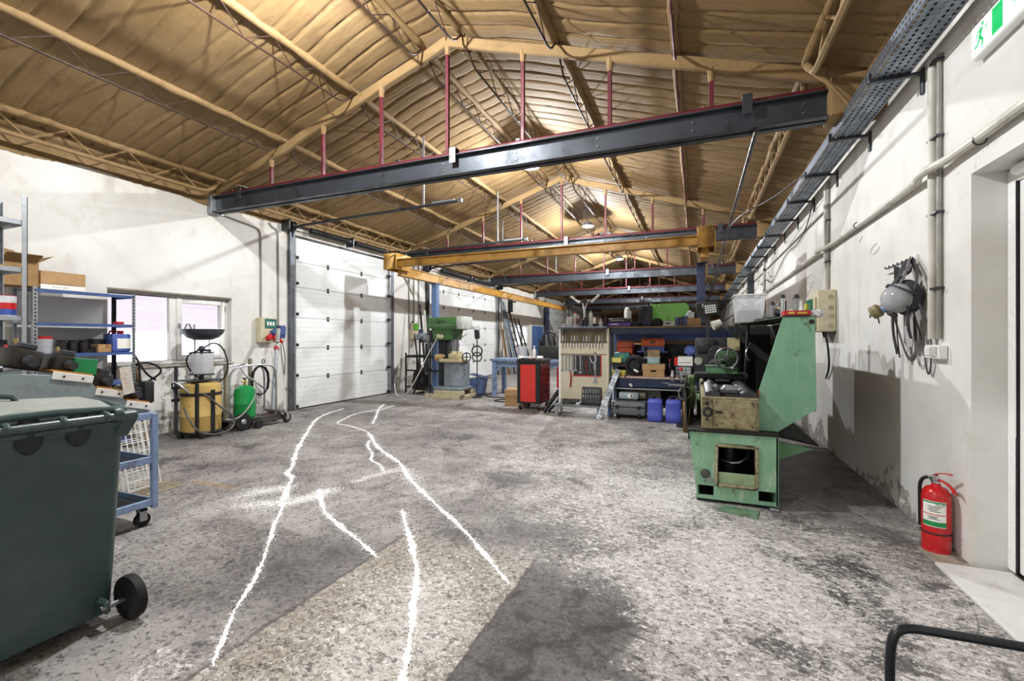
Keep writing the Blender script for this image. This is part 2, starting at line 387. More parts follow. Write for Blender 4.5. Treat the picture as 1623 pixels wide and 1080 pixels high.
# ---- left wall with two windows and three sectional door openings
WT = .26
OPEN = [(3.63, 5.40, 1.02, 2.10), (6.66, 9.70, 0, 3.45), (11.5, 16.5, 0, 3.35), (18.6, 20.4, 1.1, 2.1), (22.6, 27.2, 0, 3.3)]
w = MB(); yprev = Y0
for (a, b, z0, z1) in OPEN:
    w.box(XL-WT, XL, yprev, a, 0, 3.95)
    if z0 > 0: w.box(XL-WT, XL, a, b, 0, z0)
    w.box(XL-WT, XL, a, b, z1, 3.95); yprev = b
w.box(XL-WT, XL, yprev, Y1, 0, 3.95)
struct('wall_left', w, M_WL, 'long white plaster wall with peeling paint and roller doors')
# ---- right wall with a recessed door
w = MB(); w.box(XR, XR+.4, Y0, 2.55, 0, 3.93); w.box(XR, XR+.4, 2.55, 3.63, 2.41, 3.93); w.box(XR, XR+.4, 3.63, Y1, 0, 3.93); w.box(XR+.36, XR+.4, 2.55, 3.63, 0, 2.41)
struct('wall_right', w, M_WR, 'white plaster wall with conduits and cable tray')
w = MB(); gab = [(XL-.3, 0), (XR+.4, 0), (XR+.4, 3.93), (RX, 5.5), (XL-.3, 3.95)]
w.prism(gab, 'xz', Y1, Y1+.2); struct('wall_back', w, M_FOAM, 'far gable wall at the end of the hall')
w = MB().prism(gab, 'xz', Y0-.2, Y0); struct('wall_front', w, M_WR, 'near gable wall behind the viewer')

# ---- sprayed foam ceiling: ribs of the roof sheets show as grooves running down the slope
def ceiling():
    m = MB(); ys = []; y = Y0
    while y < Y1: ys.append(y); y += .02 if y < 8 else (.035 if y < 14 else .08)
    ys.append(Y1)
    for side in (-1, 1):
        x1 = XL-.05 if side < 0 else XR+.05
        nx = 30; base = len(m.v); rnd = random.Random(side+5)
        ph = [rnd.uniform(0, 6.28) for _ in range(12)]
        for y in ys:
            for i in range(nx+1):
                u = i/nx; x = RX + (x1-RX)*u
                g = (y + .03*math.sin(x*1.7+ph[0]) + .02*math.sin(x*4.1 + y*.8+ph[1])) / .245
                k = g - math.floor(g); idx = math.floor(g)
                groove = math.exp(-((min(k, 1-k))/.06)**2)
                dep = .024 + .010*math.sin(idx*2.3+ph[2])
                pil = .003*math.sin(k*math.pi)
                lump = .010*math.sin(x*5.3+y*2.1+ph[3]) + .012*math.sin(x*2.2-y*1.3+ph[4]) + .006*math.sin(x*13+idx*1.9+ph[5])
                z = roof_z(x) + groove*dep - pil + lump*.35 + rnd.uniform(-.0025, .0025)
                if u < .04: z -= .02
                m.v.append((x, y, z))
        for j in range(len(ys)-1):
            for i in range(nx):
                a = base + j*(nx+1)+i; m.f.append((a, a+1, a+nx+2, a+nx+1))
    # foam that was sprayed down over the wall heads
    for (xx, sgn, zb) in ((XL, 1, 3.60), (XR, -1, 3.80)):
        base = len(m.v); rnd = random.Random(3)
        for j, y in enumerate(ys):
            zz = zb + .03*math.sin(y*2.1) + .02*math.sin(y*5.7+1) + rnd.uniform(-.008, .008)
            for q in range(4):
                f = q/3; m.v.append((xx + sgn*(.006 + .10*f*f + .01*math.sin(y*4+q)*f), y, zz + (roof_z(xx)+.03-zz)*f))
        for j in range(len(ys)-1):
            for q in range(3):
                a = base+j*4+q; m.f.append((a, a+1, a+5, a+4))
    struct('ceiling', m, M_FOAM, 'gabled roof underside coated in tan sprayed foam', ang=180)
ceiling()
# ================================================================== roof steel
TY = [5.08 + 5.32*i for i in range(-1, 6)]
M_FOAMSTEEL = M_FOAM; REDSTEEL = mk('5c1622', .5, .1, .3, 6, '2a1512', .5); CHANNEL = mk('43474d', .38, .5, .25, 4, '222224', .5)
DARKROD = mk('3a2418', .6, .2, .3, 8)
ORD = ['first', 'second', 'third', 'fourth', 'fifth', 'sixth', 'seventh', 'eighth', 'ninth', 'tenth', 'eleventh', 'twelfth']
def truss(i, y):
    near = ['behind the viewer', 'nearest to the viewer', 'above the yellow crane bridge', 'third along the hall', 'fourth along the hall', 'fifth along the hall', 'sixth, farthest along the hall'][i]
    T = thing('roof_truss', 'steel roof frame with red hangers on a dark channel beam, ' + near, 'roof truss', (RX, y, 0), group='roof frames across the hall')
    cz = lambda x: 5.15 - .325*abs(x-RX)
    rnd = random.Random(i); segs = 14 if i < 4 else 6
    for sgn in (-1, 1):
        x1 = XL+.12 if sgn < 0 else 1.12
        pts = []; m = MB()
        prev = None
        for k in range(segs+1):
            x = RX + (x1-RX)*k/segs; p = Vector((x, y + rnd.uniform(-.008, .008), cz(x) + .055 + rnd.uniform(-.01, .01))); pts.append(p)
        m.tube(pts, 0, flat=(.075, .13)); part(T, 'top_chord', m, M_FOAMSTEEL, .015)
    for k in range(-3, 4):
        x = RX + 1.03*k; zt = cz(x)
        m = MB().box(x-.022, x+.022, y-.022, y+.022, 3.76, zt+.01)
        h = part(T, 'hanger', m, REDSTEEL, .004)
        part(h, 'foam_cuff', MB().cyl((x, y, zt-.10-.03*rnd.random()), (x, y, zt+.03), .029, .045, 8), M_FOAM, world=True)
    part(T, 'tie_tube', MB().cyl((XL+.25, y, 3.745), (1.12, y, 3.745), .036, n=10), REDSTEEL)
    # C channel: web plus two flanges turned towards the viewer
    m = MB().box(-7.25, 1.21, y-.035, y-.025, 3.47, 3.70)
    m.box(-7.25, 1.21, y-.10, y-.025, 3.46, 3.472); m.box(-7.25, 1.21, y-.10, y-.025, 3.698, 3.71)
    m.box(-7.25, 1.21, y+.025, y+.035, 3.47, 3.70); m.box(-7.25, 1.21, y+.025, y+.10, 3.46, 3.472); m.box(-7.25, 1.21, y+.025, y+.10, 3.698, 3.71)
    B = part(T, 'channel_beam', m, CHANNEL, .003)
    if i in (1, 2, 3):
        for k in range(9):
            x = -6.9 + k*.98
            for z in (3.545, 3.63): part(B, 'bolt', MB().cyl((x, y-.035, z), (x, y-.046, z), .011, n=8), STEEL)
    for x in (-6.62, -2.82, .46):
        m = MB().box(x-.045, x+.045, y-.112, y-.104, 3.60, 3.79); m.box(x-.045, x+.045, y-.112, y+.05, 3.785, 3.795); m.box(x-.045, x+.045, y+.042, y+.05, 3.70, 3.79)
        part(T, 'clamp_plate', m, DSTEEL if x != -2.82 else STEEL, .002)
    for x in (-3.75, -2.0):
        part(T, 'stub_bracket', MB().box(x-.03, x+.03, y+.03, y+.09, 3.70, 3.83), BLACK, .003)
    part(T, 'end_plate', MB().box(-7.345, -7.25, y-.11, y+.11, 3.44, 3.72), GALV, .004)
    part(T, 'end_seat', MB().box(1.13, 1.56, y-.16, y+.16, 3.44, 3.80), M_FOAM, .03, seg=2)
for i, y in enumerate(TY): truss(i, y)

PX = [-7.1, -5.78, -4.41, -3.29, -2.72, -1.50, -.20, .98]
def purlin(bay, j, y0, y1):
    x = PX[j]; zr = roof_z(x); s = -1 if x < RX else 1
    lab = 'lattice roof purlin, %s from the left wall, in the %s bay' % (ORD[j], ['nearest', 'second nearest', 'third', 'fourth', 'fifth', 'sixth', 'farthest'][bay])
    T = thing('lattice_purlin', lab, 'purlin', (x, y0, 0), group='lattice purlins under the foam roof')
    edge = j in (0, 7)
    rnd = random.Random(bay*10+j); zu = zr-.012; zl = zr-.27; det = bay < 3
    n = 24 if det else 6
    pts = [Vector((x + rnd.uniform(-.008, .008), y0 + (y1-y0)*k/n, zu + rnd.uniform(-.008, .012))) for k in range(n+1)]
    part(T, 'upper_chord', MB().tube(pts, [.045 + (rnd.uniform(-.008, .014) if det else 0) for _ in pts], 8 if det else 5), M_FOAM, ang=180)
    e = .42
    part(T, 'lower_chord', MB().tube([(x, y0+.06, zu-.03), (x, y0+e*.55, zl+.04), (x, y0+e, zl), (x, y1-e, zl), (x, y1-e*.55, zl+.04), (x, y1-.06, zu-.03)], .013 if not edge else .03, 6, smooth=1 if det else 0), M_FOAM if edge else (DARKROD if j < 6 else REDSTEEL))
    nseg = 7; L = (y1-y0-2*e)/nseg
    m = MB(); pts = []
    for k in range(nseg+1):
        yb = y0+e+L*k
        pts.append((x, yb, zl))
        if k < nseg: pts += [(x, yb+L*.55, zu-.02)]
    m.tube(pts, .008 if not edge else .016, 5)
    part(T, 'web_rod', m, DARKROD if not edge else M_FOAM)
for b in range(7):
    y0 = TY[0] + 5.32*(b) if b > 0 else TY[0]
    a = TY[b]; c = TY[b+1] if b+1 < len(TY) else Y1
    for j in range(8): purlin(b, j, a, c)
# short near bay behind the viewer
# ================================================================== ridge lamps
HOUS = mk('b9bec4', .4, .5, .1)
for i, (x, y, z) in enumerate(LAMPS):
    pos = ['behind the viewer', 'just overhead of the near bay', 'first seen past the near beam', 'second along the ridge', 'third along the ridge', 'fourth along the ridge', 'fifth along the ridge'][i]
    T = thing('ceiling_lamp', 'round LED high bay lamp hung under the ridge, ' + pos, 'lamp', (x, y, z), group='ridge lamps')
    part(T, 'housing', MB().lathe([(0, .12), (.07, .12), (.085, .05), (.17, .02), (.175, -.02), (.16, -.025)], n=24), HOUS, world=False)
    part(T, 'lens', MB().lathe([(0, -.045), (.10, -.04), (.158, -.022), (.158, -.01), (0, -.01)], n=24), LED, world=False)
    part(T, 'hook_rod', MB().tube([(0, 0, .11), (0, 0, .53)], .008, 6), DSTEEL, world=False)
    for k in range(10):
        a = 2*math.pi*k/10
        part(T, 'cooling_fin', MB().obox((.115*math.cos(a), .115*math.sin(a), .055), (.07, .008, .06), (0, 0, math.degrees(a))), HOUS, world=False)
    L = bpy.data.lights.new('lamp_light', 'POINT'); L.energy = LAMP_POWER*(.65 if i == 0 else 1); L.shadow_soft_size = .05; L.color = (.95, .98, 1)
    lo = bpy.data.objects.new('lamp_light', L); COL.objects.link(lo); lo.parent = T; lo.location = (0, 0, -.085)

# ================================================================== sectional doors on the left wall
DOORW = mk('eceeee', .42, 0, .04, 3, 'c9c6bd', .3); DOORH = mk('3b3f44', .5, .5); RAIL = mk('6d7177', .4, .7, .2, 8, '3a3a3a', .4)
def sect_door(n, y0, y1, zt, zs, hinge_y, det, label):
    x = XL-.03
    D = thing('door_%d' % n, label, 'door', (x, y0, 0)); D['kind'] = 'structure'
    part(D, 'daylight_blocker', MB().box(x-.05, x-.036, y0-.02, y1+.02, 0, zt+.02), DOORW)  # added backing that stops outside light leaking through the panel gaps
    for k in range(len(zs)-1):
        a, b = zs[k]+.004, zs[k+1]-.004
        m = MB().box(x-.04, x, y0+.03, y1-.03, a, b)
        if det:   # shallow micro ribs
            nr = 6
            for q in range(nr):
                zz = a + (b-a)*(q+.5)/nr; m.box(x-.001, x+.003, y0+.035, y1-.035, zz-.034, zz+.034)
        part(D, 'panel', m, DOORW, 0)
    for k in range(1, len(zs)-1):
        for hy in hinge_y:
            if not (y0 < hy < y1): continue
            h = part(D, 'hinge', MB().box(x, x+.012, hy-.03, hy+.03, zs[k]-.05, zs[k]+.05), DOORH, .004)
            if det: part(h, 'hinge_pin', MB().cyl((x+.016, hy-.035, zs[k]), (x+.016, hy+.035, zs[k]), .008, n=8), GALV)
    for s, yy in ((1, y0), (-1, y1)):
        m = MB().box(XL, XL+.07, yy-.11*s if s > 0 else yy, yy if s > 0 else yy+.11, 0, zt+.12)
        part(D, 'frame_post', m, RAIL if det else DOORH, .004)
        part(D, 'track', MB().tube([(XL+.05, yy+.02*s, .02), (XL+.05, yy+.02*s, zt-.05)], .022, 6), GALV)
        if det:
            for zz in zs[:-1]:
                r = part(D, 'roller_bracket', MB().box(XL+.005, XL+.055, yy+(.03 if s > 0 else -.11), yy+(.11 if s > 0 else -.03), zz+.04, zz+.10), DOORH, .005)
                part(r, 'roller', MB().cyl((XL+.06, yy+.03*s, zz+.07), (XL+.06, yy+.09*s, zz+.07), .022, n=10), BLACK)
    part(D, 'bottom_seal', MB().box(x-.045, x+.004, y0+.02, y1-.02, 0, .022), RUBBER)
    part(D, 'top_rail', MB().box(XL-.02, XL+.012, y0, y1, zt-.02, zt+.012), BLACK)
    return D
Z6 = [0, .615, 1.22, 1.83, 2.44, 2.95, 3.44]
sect_door(1, 6.66, 9.70, 3.45, Z6, (7.62, 8.68), True, 'white sectional overhead door beside the window, nearest on the left wall')
sect_door(2, 11.5, 16.5, 3.35, [0, .6, 1.2, 1.8, 2.4, 2.9, 3.34], (12.48, 13.46, 14.55, 15.5), False, 'wide white sectional overhead door behind the drill press')
sect_door(3, 22.6, 27.2, 3.3, [0, .6, 1.2, 1.8, 2.4, 2.85, 3.29], (23.6, 24.9, 26.1), False, 'far white sectional overhead door beyond the blue column')
# overhead tracks and spring shafts
def door_gear(ya, yb, zt, xe, lab):
    for yy, side in ((ya, 'near'), (yb, 'far')):
        T = thing('door_track', 'grey ceiling track of the %s door, %s side, with hanger' % (lab, side), 'track', (XL+.05, yy, 0), group='overhead door tracks')
        part(T, 'rail', MB().tube([(XL+.05, yy, zt-.05), (XL+.07, yy, zt+.05), (XL+.16, yy, zt+.14), (XL+.32, yy, zt+.17), (xe, yy, zt+.25)], .026, 6, smooth=1), DSTEEL)
        part(T, 'splice_plate', MB().box(xe-.55, xe-.12, yy-.018, yy+.018, zt+.245, zt+.285), GALV, .003)
        part(T, 'end_bumper', MB().box(xe-.05, xe+.02, yy-.03, yy+.03, zt+.215, zt+.285), STEEL, .004)
        hx = xe-.72
        part(T, 'hanger_strap', MB().box(hx-.016, hx+.016, yy-.003, yy+.003, zt+.2, roof_z(hx)-.02), GALV)
        part(T, 'brace', MB().bar((hx-.5, yy, zt+.235), (hx+.1, yy+.02, roof_z(hx)-.35), .02, .004), DSTEEL)
    T = thing('spring_shaft', 'black torsion spring shaft above the %s door' % lab, 'spring', (XL+.14, (ya+yb)/2, zt), group='door spring shafts')
    part(T, 'shaft', MB().cyl((XL+.14, ya-.15, zt+.16), (XL+.14, yb+.1, zt+.16), .014, n=8), DSTEEL)
    L = yb-ya
    for a, b in ((.12, .46), (.54, .88)):
        m = MB()
        for q in range(26): m.ring((XL+.14, ya+L*(a+(b-a)*(q+.5)/26), zt+.16), (0, 1, 0), .042, L*(b-a)/56, 12, 5)
        part(T, 'spring', m, BLACK)
        part(T, 'spring_plug', MB().cyl((XL+.14, ya+L*b, zt+.16), (XL+.14, ya+L*b+.07, zt+.16), .055, n=12), DSTEEL)
    for yy in (ya-.08, yb+.04): part(T, 'cable_drum', MB().lathe([(.03, -.05), (.09, -.045), (.07, -.03), (.07, .03), (.09, .045), (.03, .05)], (XL+.14, yy, zt+.16), 16, (0, 1, 0)), BLACK)
    for yy in (ya-.18, (ya+yb)/2, yb+.14): part(T, 'bearing_plate', MB().box(XL, XL+.2, yy-.012, yy+.012, zt+.05, zt+.26), DSTEEL)
door_gear(6.60, 9.72, 3.43, -3.58, 'first sectional')
door_gear(11.44, 16.55, 3.33, -4.2, 'second sectional')

# ================================================================== windows
def slat_material():
    t = NT('shutter_slat'); tr = t.n('ShaderNodeBsdfTranslucent'); tr.inputs[0].default_value = lin('f3edf1'); mx = t.n('ShaderNodeMixShader'); mx.inputs[0].default_value = .55
    t.b.inputs['Base Color'].default_value = lin('f3eef1'); t.link(t.b.outputs[0], mx.inputs[1]); t.link(tr.outputs[0], mx.inputs[2])
    t.link(mx.outputs[0], [n for n in t.t.nodes if n.type == 'OUTPUT_MATERIAL'][0].inputs[0]); return t.m
SLATM = slat_material()
def window(n, y0, y1, z0, z1, label, det=True):
    W = thing('window_%d' % n, label, 'window', (XL-.1, y0, z0)); W['kind'] = 'structure'
    x0, x1 = XL-.16, XL-.10; f = .06
    part(W, 'frame', MB().box(x0, x1, y0, y1, z0, z0+f).box(x0, x1, y0, y1, z1-f, z1).box(x0, x1, y0, y0+f, z0+f, z1-f).box(x0, x1, y1-f, y1, z0+f, z1-f), WHITE, .005)
    ym = y0 + (y1-y0)*.5
    part(W, 'mullion', MB().box(x0-.005, x1+.008, ym-.05, ym+.05, z0+f, z1-f), WHITE, .006)
    s = part(W, 'sash', MB().box(x0, x1+.02, ym+.05, ym+.125, z0+f, z1-f).box(x0, x1+.02, y1-f-.07, y1-f, z0+f, z1-f).box(x0, x1+.02, ym+.125, y1-f-.07, z0+f, z0+f+.075).box(x0, x1+.02, ym+.125, y1-f-.07, z1-f-.075, z1-f), WHITE, .006)
    part(W, 'pane', MB().box(x0+.02, x0+.026, y0+f, ym-.05, z0+f, z1-f), GLASS)
    part(W, 'pane', MB().box(x0+.02, x0+.026, ym+.12, y1-f-.06, z0+f+.07, z1-f-.07), GLASS)
    if det:
        part(s, 'handle', MB().box(x1+.02, x1+.032, ym+.07, ym+.10, z0+.55, z0+.63).tube([(x1+.032, ym+.085, z0+.60), (x1+.055, ym+.085, z0+.60), (x1+.06, ym+.085, z0+.56), (x1+.06, ym+.085, z0+.45)], .010, 7), CHROME)
        for zz in (z0+.18, z1-.18): part(s, 'hinge', MB().cyl((x1+.028, y1-f, zz-.04), (x1+.028, y1-f, zz+.04), .011, n=8), CHROME)
        part(W, 'reveal_trim', MB().box(XL-.10, XL+.004, y0, y1, z1-.02, z1+.004), mk('8a8070', .8))
        part(W, 'window_sill', MB().box(XL-.12, XL+.035, y0-.02, y1+.02, z0-.035, z0), mk('b9b4aa', .7, 0, .2, 8, '7c776e', .5), .006)
        nsl = 15
        for k in range(nsl):
            zz = z1-.04-.037*k
            part(W, 'shutter_slat', MB().box(x0-.05, x0-.04, y0+.02, y1-.02, zz-.038, zz), SLATM, .002)
    return W
window(1, 3.63, 5.40, 1.02, 2.10, 'two-light white plastic window with half-lowered shutter in the left wall')
window(2, 18.6, 20.4, 1.1, 2.1, 'small bright far window on the left wall behind the ladders', False)

# ================================================================== recessed white door on the right
PVC = mk('f1f1f0', .3, 0, .03)
D = thing('door_4', 'white plastic door set in a deep recess at the right edge', 'door', (XR+.17, 3.1, 0)); D['kind'] = 'structure'
xa = XR+.165
part(D, 'door_frame', MB().box(xa, xa+.08, 3.56, 3.63, .03, 2.40).box(xa, xa+.08, 2.55, 2.62, .03, 2.40).box(xa, xa+.08, 2.62, 3.56, 2.32, 2.40), PVC, .006)
part(D, 'gasket', MB().box(xa+.004, xa+.05, 3.545, 3.562, .03, 2.33).box(xa+.004, xa+.05, 2.62, 2.635, .03, 2.33), RUBBER)
lf = part(D, 'door_leaf', MB().box(xa+.012, xa+.07, 2.635, 3.545, .04, 2.32), PVC, .008)
part(lf, 'handle', MB().box(xa, xa+.012, 2.68, 2.72, .95, 1.2).tube([(xa, 2.70, 1.1), (xa-.05, 2.70, 1.1), (xa-.05, 2.82, 1.1)], .01, 7), CHROME)
part(D, 'door_closer', MB().cyl((xa-.02, 3.50, 2.37), (xa-.02, 3.2, 2.37), .03, n=12), PVC)
tr = thing('trim_1', 'pale stone threshold strip along the right wall', 'threshold', (1.37, 3.0, 0)); tr['kind'] = 'structure'
TILE = mk('e4e2de', .35, 0, .06, 6, 'a39a8c', .4); TILED = mk('a79e90', .6, 0, .25, 9, '4d453c', .7)
ty = [3.82, 3.60, 3.20, 2.60, 2.0, 1.4, .8, .2]
for k in range(len(ty)-1):
    part(tr, 'tile', MB().box(1.368, XR+(.17 if ty[k] <= 3.61 and ty[k+1] >= 2.5 else 0), ty[k+1]+.002, ty[k]-.002, 0, .022), TILED if k == 0 else TILE, .003)
# ================================================================== overhead crane
SHAFTY = mk('b8893c', .45, .05, .2, 5, '6b4716', .5)
T = thing('overhead_crane', 'yellow travelling crane bridge spanning the hall under the roof frames', 'crane', (-3, 8.3, 2.95))
def ibeam(m, p0, p1, w, h, axis):
    x0, y0, z = p0; x1, y1, _ = p1
    if axis == 'x':
        m.box(x0, x1, y0-w/2, y0+w/2, z, z+.018); m.box(x0, x1, y0-w/2, y0+w/2, z+h-.018, z+h); m.box(x0, x1, y0-.008, y0+.008, z+.018, z+h-.018)
    else:
        m.box(x0-w/2, x0+w/2, y0, y1, z, z+.018); m.box(x0-w/2, x0+w/2, y0, y1, z+h-.018, z+h); m.box(x0-.008, x0+.008, y0, y1, z+.018, z+h-.018)
    return m
part(T, 'bridge_girder', ibeam(MB(), (-6.15, 8.3, 2.985), (.15, 8.3, 0), .14, .165, 'x'), SHAFTY, .003)
part(T, 'power_rail', MB().box(-5.7, .05, 8.36, 8.40, 3.152, 3.19), DSTEEL, .004)
for x0, x1, lab in ((-6.37, -6.04, 'l'), (.01, .29, 'r')):
    e = part(T, 'end_truck', MB().box(x0, x1, 8.19, 8.205, 2.93, 3.28).box(x0, x0+.015, 8.19, 8.75, 2.93, 3.28).box(x1-.015, x1, 8.19, 8.75, 2.93, 3.28).box(x0, x1, 8.735, 8.75, 2.93, 3.28), SHAFTY, .004)
    for z in (2.98, 3.22):
        for xx in (x0+.05, x1-.05): part(e, 'bolt', MB().cyl((xx, 8.19, z), (xx, 8.178, z), .014, n=8), STEEL)
    for yy in (8.32, 8.62): part(e, 'crane_wheel', MB().cyl((x0+.1, yy, 3.11), (x0+.2, yy, 3.11), .075, n=16), DSTEEL)
for x, lab, y0 in ((-6.2, 'left', 8.55), (.14, 'right', 8.55)):
    T = thing('crane_runway', 'long yellow runway beam carrying the crane on the %s' % ('left' if lab == 'left' else 'right, above the dark blue column'), 'beam', (x, 8, 2.82), group='crane runways')
    part(T, 'beam', MB().box(x-.055, x+.055, y0, 22.5, 2.845, 3.025), SHAFTY, .003); part(T, 'lower_flange', MB().box(x-.075, x+.075, y0, 22.5, 2.83, 2.845), SHAFTY); part(T, 'upper_flange', MB().box(x-.075, x+.075, y0, 22.5, 3.025, 3.04), SHAFTY)
    for yy in (y0+5.6, y0+11.2): part(T, 'splice_plate', MB().box(x+.055, x+.063, yy-.15, yy+.15, 2.86, 3.01), SHAFTY, .002)
BLUECOL = mk('5f79a4', .45, .1, .18, 5, '2c3546', .5); DBLUECOL = mk('27324e', .45, .1, .25, 5, '14161c', .5)
for x, y, m_, lab in ((-6.2, 10.06, BLUECOL, 'light blue square crane column behind the drill press'), (-6.2, 19.5, DBLUECOL, 'dark blue crane column far down the left side'),
                      (.078, 9.25, DBLUECOL, 'dark blue crane column rising behind the workbench'), (.14, 19.5, DBLUECOL, 'far dark blue crane column on the right side')):
    T = thing('crane_column', lab, 'column', (x, y, 0), group='crane columns')
    part(T, 'post', MB().box(x-.075, x+.075, y-.075, y+.075, .015, 2.81), m_, .008)
    part(T, 'base_plate', MB().box(x-.15, x+.15, y-.15, y+.15, 0, .015), m_, .003)
    c = part(T, 'head_plate', MB().box(x-.11, x+.11, y-.11, y+.11, 2.81, 2.829), m_, .003)
    for sx in (-.085, .085): part(c, 'bolt', MB().cyl((x+sx, y-.085, 2.79), (x+sx, y-.085, 2.81), .012, n=6), STEEL)
# festoon rail for the crane supply
T = thing('festoon_rail', 'thin black supply rail with looping cable running down the hall', 'rail', (.55, 5, 3.42))
part(T, 'rail', MB().cyl((.54, 5.0, 3.43), (.54, 26, 3.43), .022, n=8), BLACK)
for i in range(5): part(T, 'drop_rod', MB().cyl((.54, 5.05+5.32*i, 3.43), (.54, 5.05+5.32*i, 3.47), .018, n=6), DSTEEL)
pts = []
for k in range(9):
    y = 11.2+1.3*k; pts += [(.56, y, 3.40), (.57, y+.4, 3.2), (.57, y+.9, 3.2)]
part(T, 'cable', MB().tube(pts, .012, 6, smooth=1), BLACK)

# ================================================================== right wall services
# perforated cable tray: built with real slots on a strip of cells
TRAYM = mk('7b8592', .42, .6, .22, 9, '3c4149', .4)
T = thing('cable_tray', 'long perforated grey cable tray bracketed high on the right wall', 'cable tray', (1.38, 10, 3.4))
tx0, tx1, tz0, tz1 = 1.235, 1.475, 3.38, 3.47
m = MB()
def slotted(m, y0, y1, u, n_u, corner, du, pitch=.05):
    """strip of cells along y with a slot in each cell; corner(u,y)->point"""
    y = y0
    while y < y1-1e-6:
        for k in range(n_u):
            a, b = u[0]+(u[1]-u[0])*k/n_u, u[0]+(u[1]-u[0])*(k+1)/n_u; s = pitch; off = 0
            ia, ib = a+(b-a)*.33, b-(b-a)*.33; ya, yb = y+s*.22, y+s*.78
            q = [corner(a, y), corner(b, y), corner(b, y+s), corner(a, y+s), corner(ia, ya), corner(ib, ya), corner(ib, yb), corner(ia, yb)]
            m.add(q, [(0,1,5,4),(1,2,6,5),(2,3,7,6),(3,0,4,7)])
        y += pitch
slotted(m, 2.0, 9.0, (tx0, tx1), 5, lambda u, y: (u, y, tz0), 0)
slotted(m, 2.0, 9.0, (tz0, tz1), 2, lambda u, y: (tx0, y, u), 0)
m.box(tx0, tx1, 9.0, 34, tz0, tz0+.003); m.box(tx0, tx0+.003, 9.0, 34, tz0, tz1); m.box(tx1-.003, tx1, 2.0, 34, tz0, tz1)
m.box(tx0-.001, tx0+.010, 2.0, 34, tz1, tz1+.003)
part(T, 'tray', m, TRAYM, world=True)
for i, y in enumerate([3.15, 4.25, 5.35, 6.45, 7.6, 8.7, 9.9, 11.1, 12.3, 14, 16, 18, 20, 23, 26, 29, 32]):
    m = MB().box(tx0-.02, XR, y-.018, y+.018, tz0-.03, tz0-.004); m.box(XR-.02, XR, y-.02, y+.02, tz0-.17, tz0+.02); m.box(tx0-.025, tx0-.005, y-.015, y+.015, tz0-.03, tz0+.05)
    part(T, 'bracket', m, DSTEEL, .003)
cab = part(T, 'cable_bundle', MB().cyl((1.40, 2.0, 3.415), (1.40, 33, 3.415), .028, n=8).cyl((1.31, 2.0, 3.405), (1.31, 33, 3.405), .02, n=8), BLACK)
PIPE = mk('c9c5bb', .5, 0, .12, 5, '8d8676', .5); PIPEG = mk('8d8a82', .5, 0, .15, 8)
T = thing('wall_pipe', 'white painted pipe sloping round the right wall above the door', 'pipe', (1.5, 5, 2.55))
part(T, 'pipe', MB().tube([(1.515, 2.2, 2.585), (1.515, 3.75, 2.565), (1.47, 3.95, 2.565), (1.47, 4.12, 2.565), (1.515, 4.25, 2.556), (1.515, 6.75, 2.545), (1.46, 6.9, 2.545), (1.46, 7.05, 2.545), (1.515, 7.15, 2.54), (1.515, 14, 2.52), (1.515, 30, 2.50)], .028, 10, smooth=1), PIPE)
for y in (3.45, 5.6, 8.5, 11): part(T, 'pipe_clip', MB().ring((1.515, y, 2.555), (0, 1, 0), .031, .005, 16, 5), DSTEEL)
def conduit_pair(ya, z0, z1, lab, r=.026):
    T = thing('conduit', lab, 'conduit', (XR, ya, z0), group='vertical conduits on the right wall')
    part(T, 'wide_tube', MB().cyl((XR-.028, ya+.02, z0), (XR-.028, ya+.02, z1), r, n=12), PIPE)
    part(T, 'narrow_tube', MB().cyl((XR-.018, ya-.055, z0), (XR-.018, ya-.055, z1), .015, n=10), PIPEG)
    z = z0+.35
    while z < z1:
        part(T, 'clip', MB().box(XR-.05, XR, ya-.08, ya+.052, z-.008, z+.008), DSTEEL, .002); z += .52
conduit_pair(4.03, 1.40, 3.35, 'pair of white conduits running from the cable tray to the small switch')
conduit_pair(6.85, 2.03, 3.38, 'pair of white conduits above the grey isolator box on the right wall')
conduit_pair(12.6, 1.2, 3.38, 'distant pair of conduits on the right wall behind the plastic tub', .02)
T = thing('steel_post', 'dark steel post fixed to the right wall far behind the plastic tub', 'post', (XR-.08, 15.0, 0))
part(T, 'post', MB().box(XR-.17, XR-.01, 14.92, 15.08, 0, 3.32), DSTEEL, .006); part(T, 'foot', MB().box(XR-.25, XR, 14.8, 15.2, 0, .02), DSTEEL)
T = thing('loose_cable', 'thin black cable sagging along the right wall below the tray', 'cable', (1.5, 9, 3))
part(T, 'cable', MB().tube([(1.50, 7.4, 3.36), (1.53, 7.9, 3.1), (1.53, 8.6, 2.95), (1.53, 9.6, 3.0), (1.53, 10.5, 2.8), (1.53, 11.5, 2.62), (1.53, 12.3, 2.85), (1.53, 13.2, 2.8)], .008, 6, smooth=2), BLACK)
part(T, 'clip', MB().box(1.535, XR, 8.6, 8.63, 2.94, 2.97), WHITE)
T = thing('hanging_cable', 'thin sagging cable crossing the roof corner to the tray', 'cable', (.6, 8, 3.6))
part(T, 'cable', MB().tube([(1.23, 6.6, 3.44), (1.0, 7.4, 3.40), (.7, 8.4, 3.48), (.56, 9.2, 3.45)], .010, 6, smooth=2), BLACK)
T = thing('foam_pipe', 'short foam-caked pipe dropping from the roof corner to the tray', 'pipe', (1.0, 5, 3.7))
part(T, 'pipe', MB().tube([(.93, 4.9, 3.93), (1.0, 4.86, 3.82), (1.10, 4.85, 3.7), (1.25, 4.83, 3.46)], [.03, .034, .03, .026, .022, .018, .016, .014], 8, smooth=1), M_FOAM)
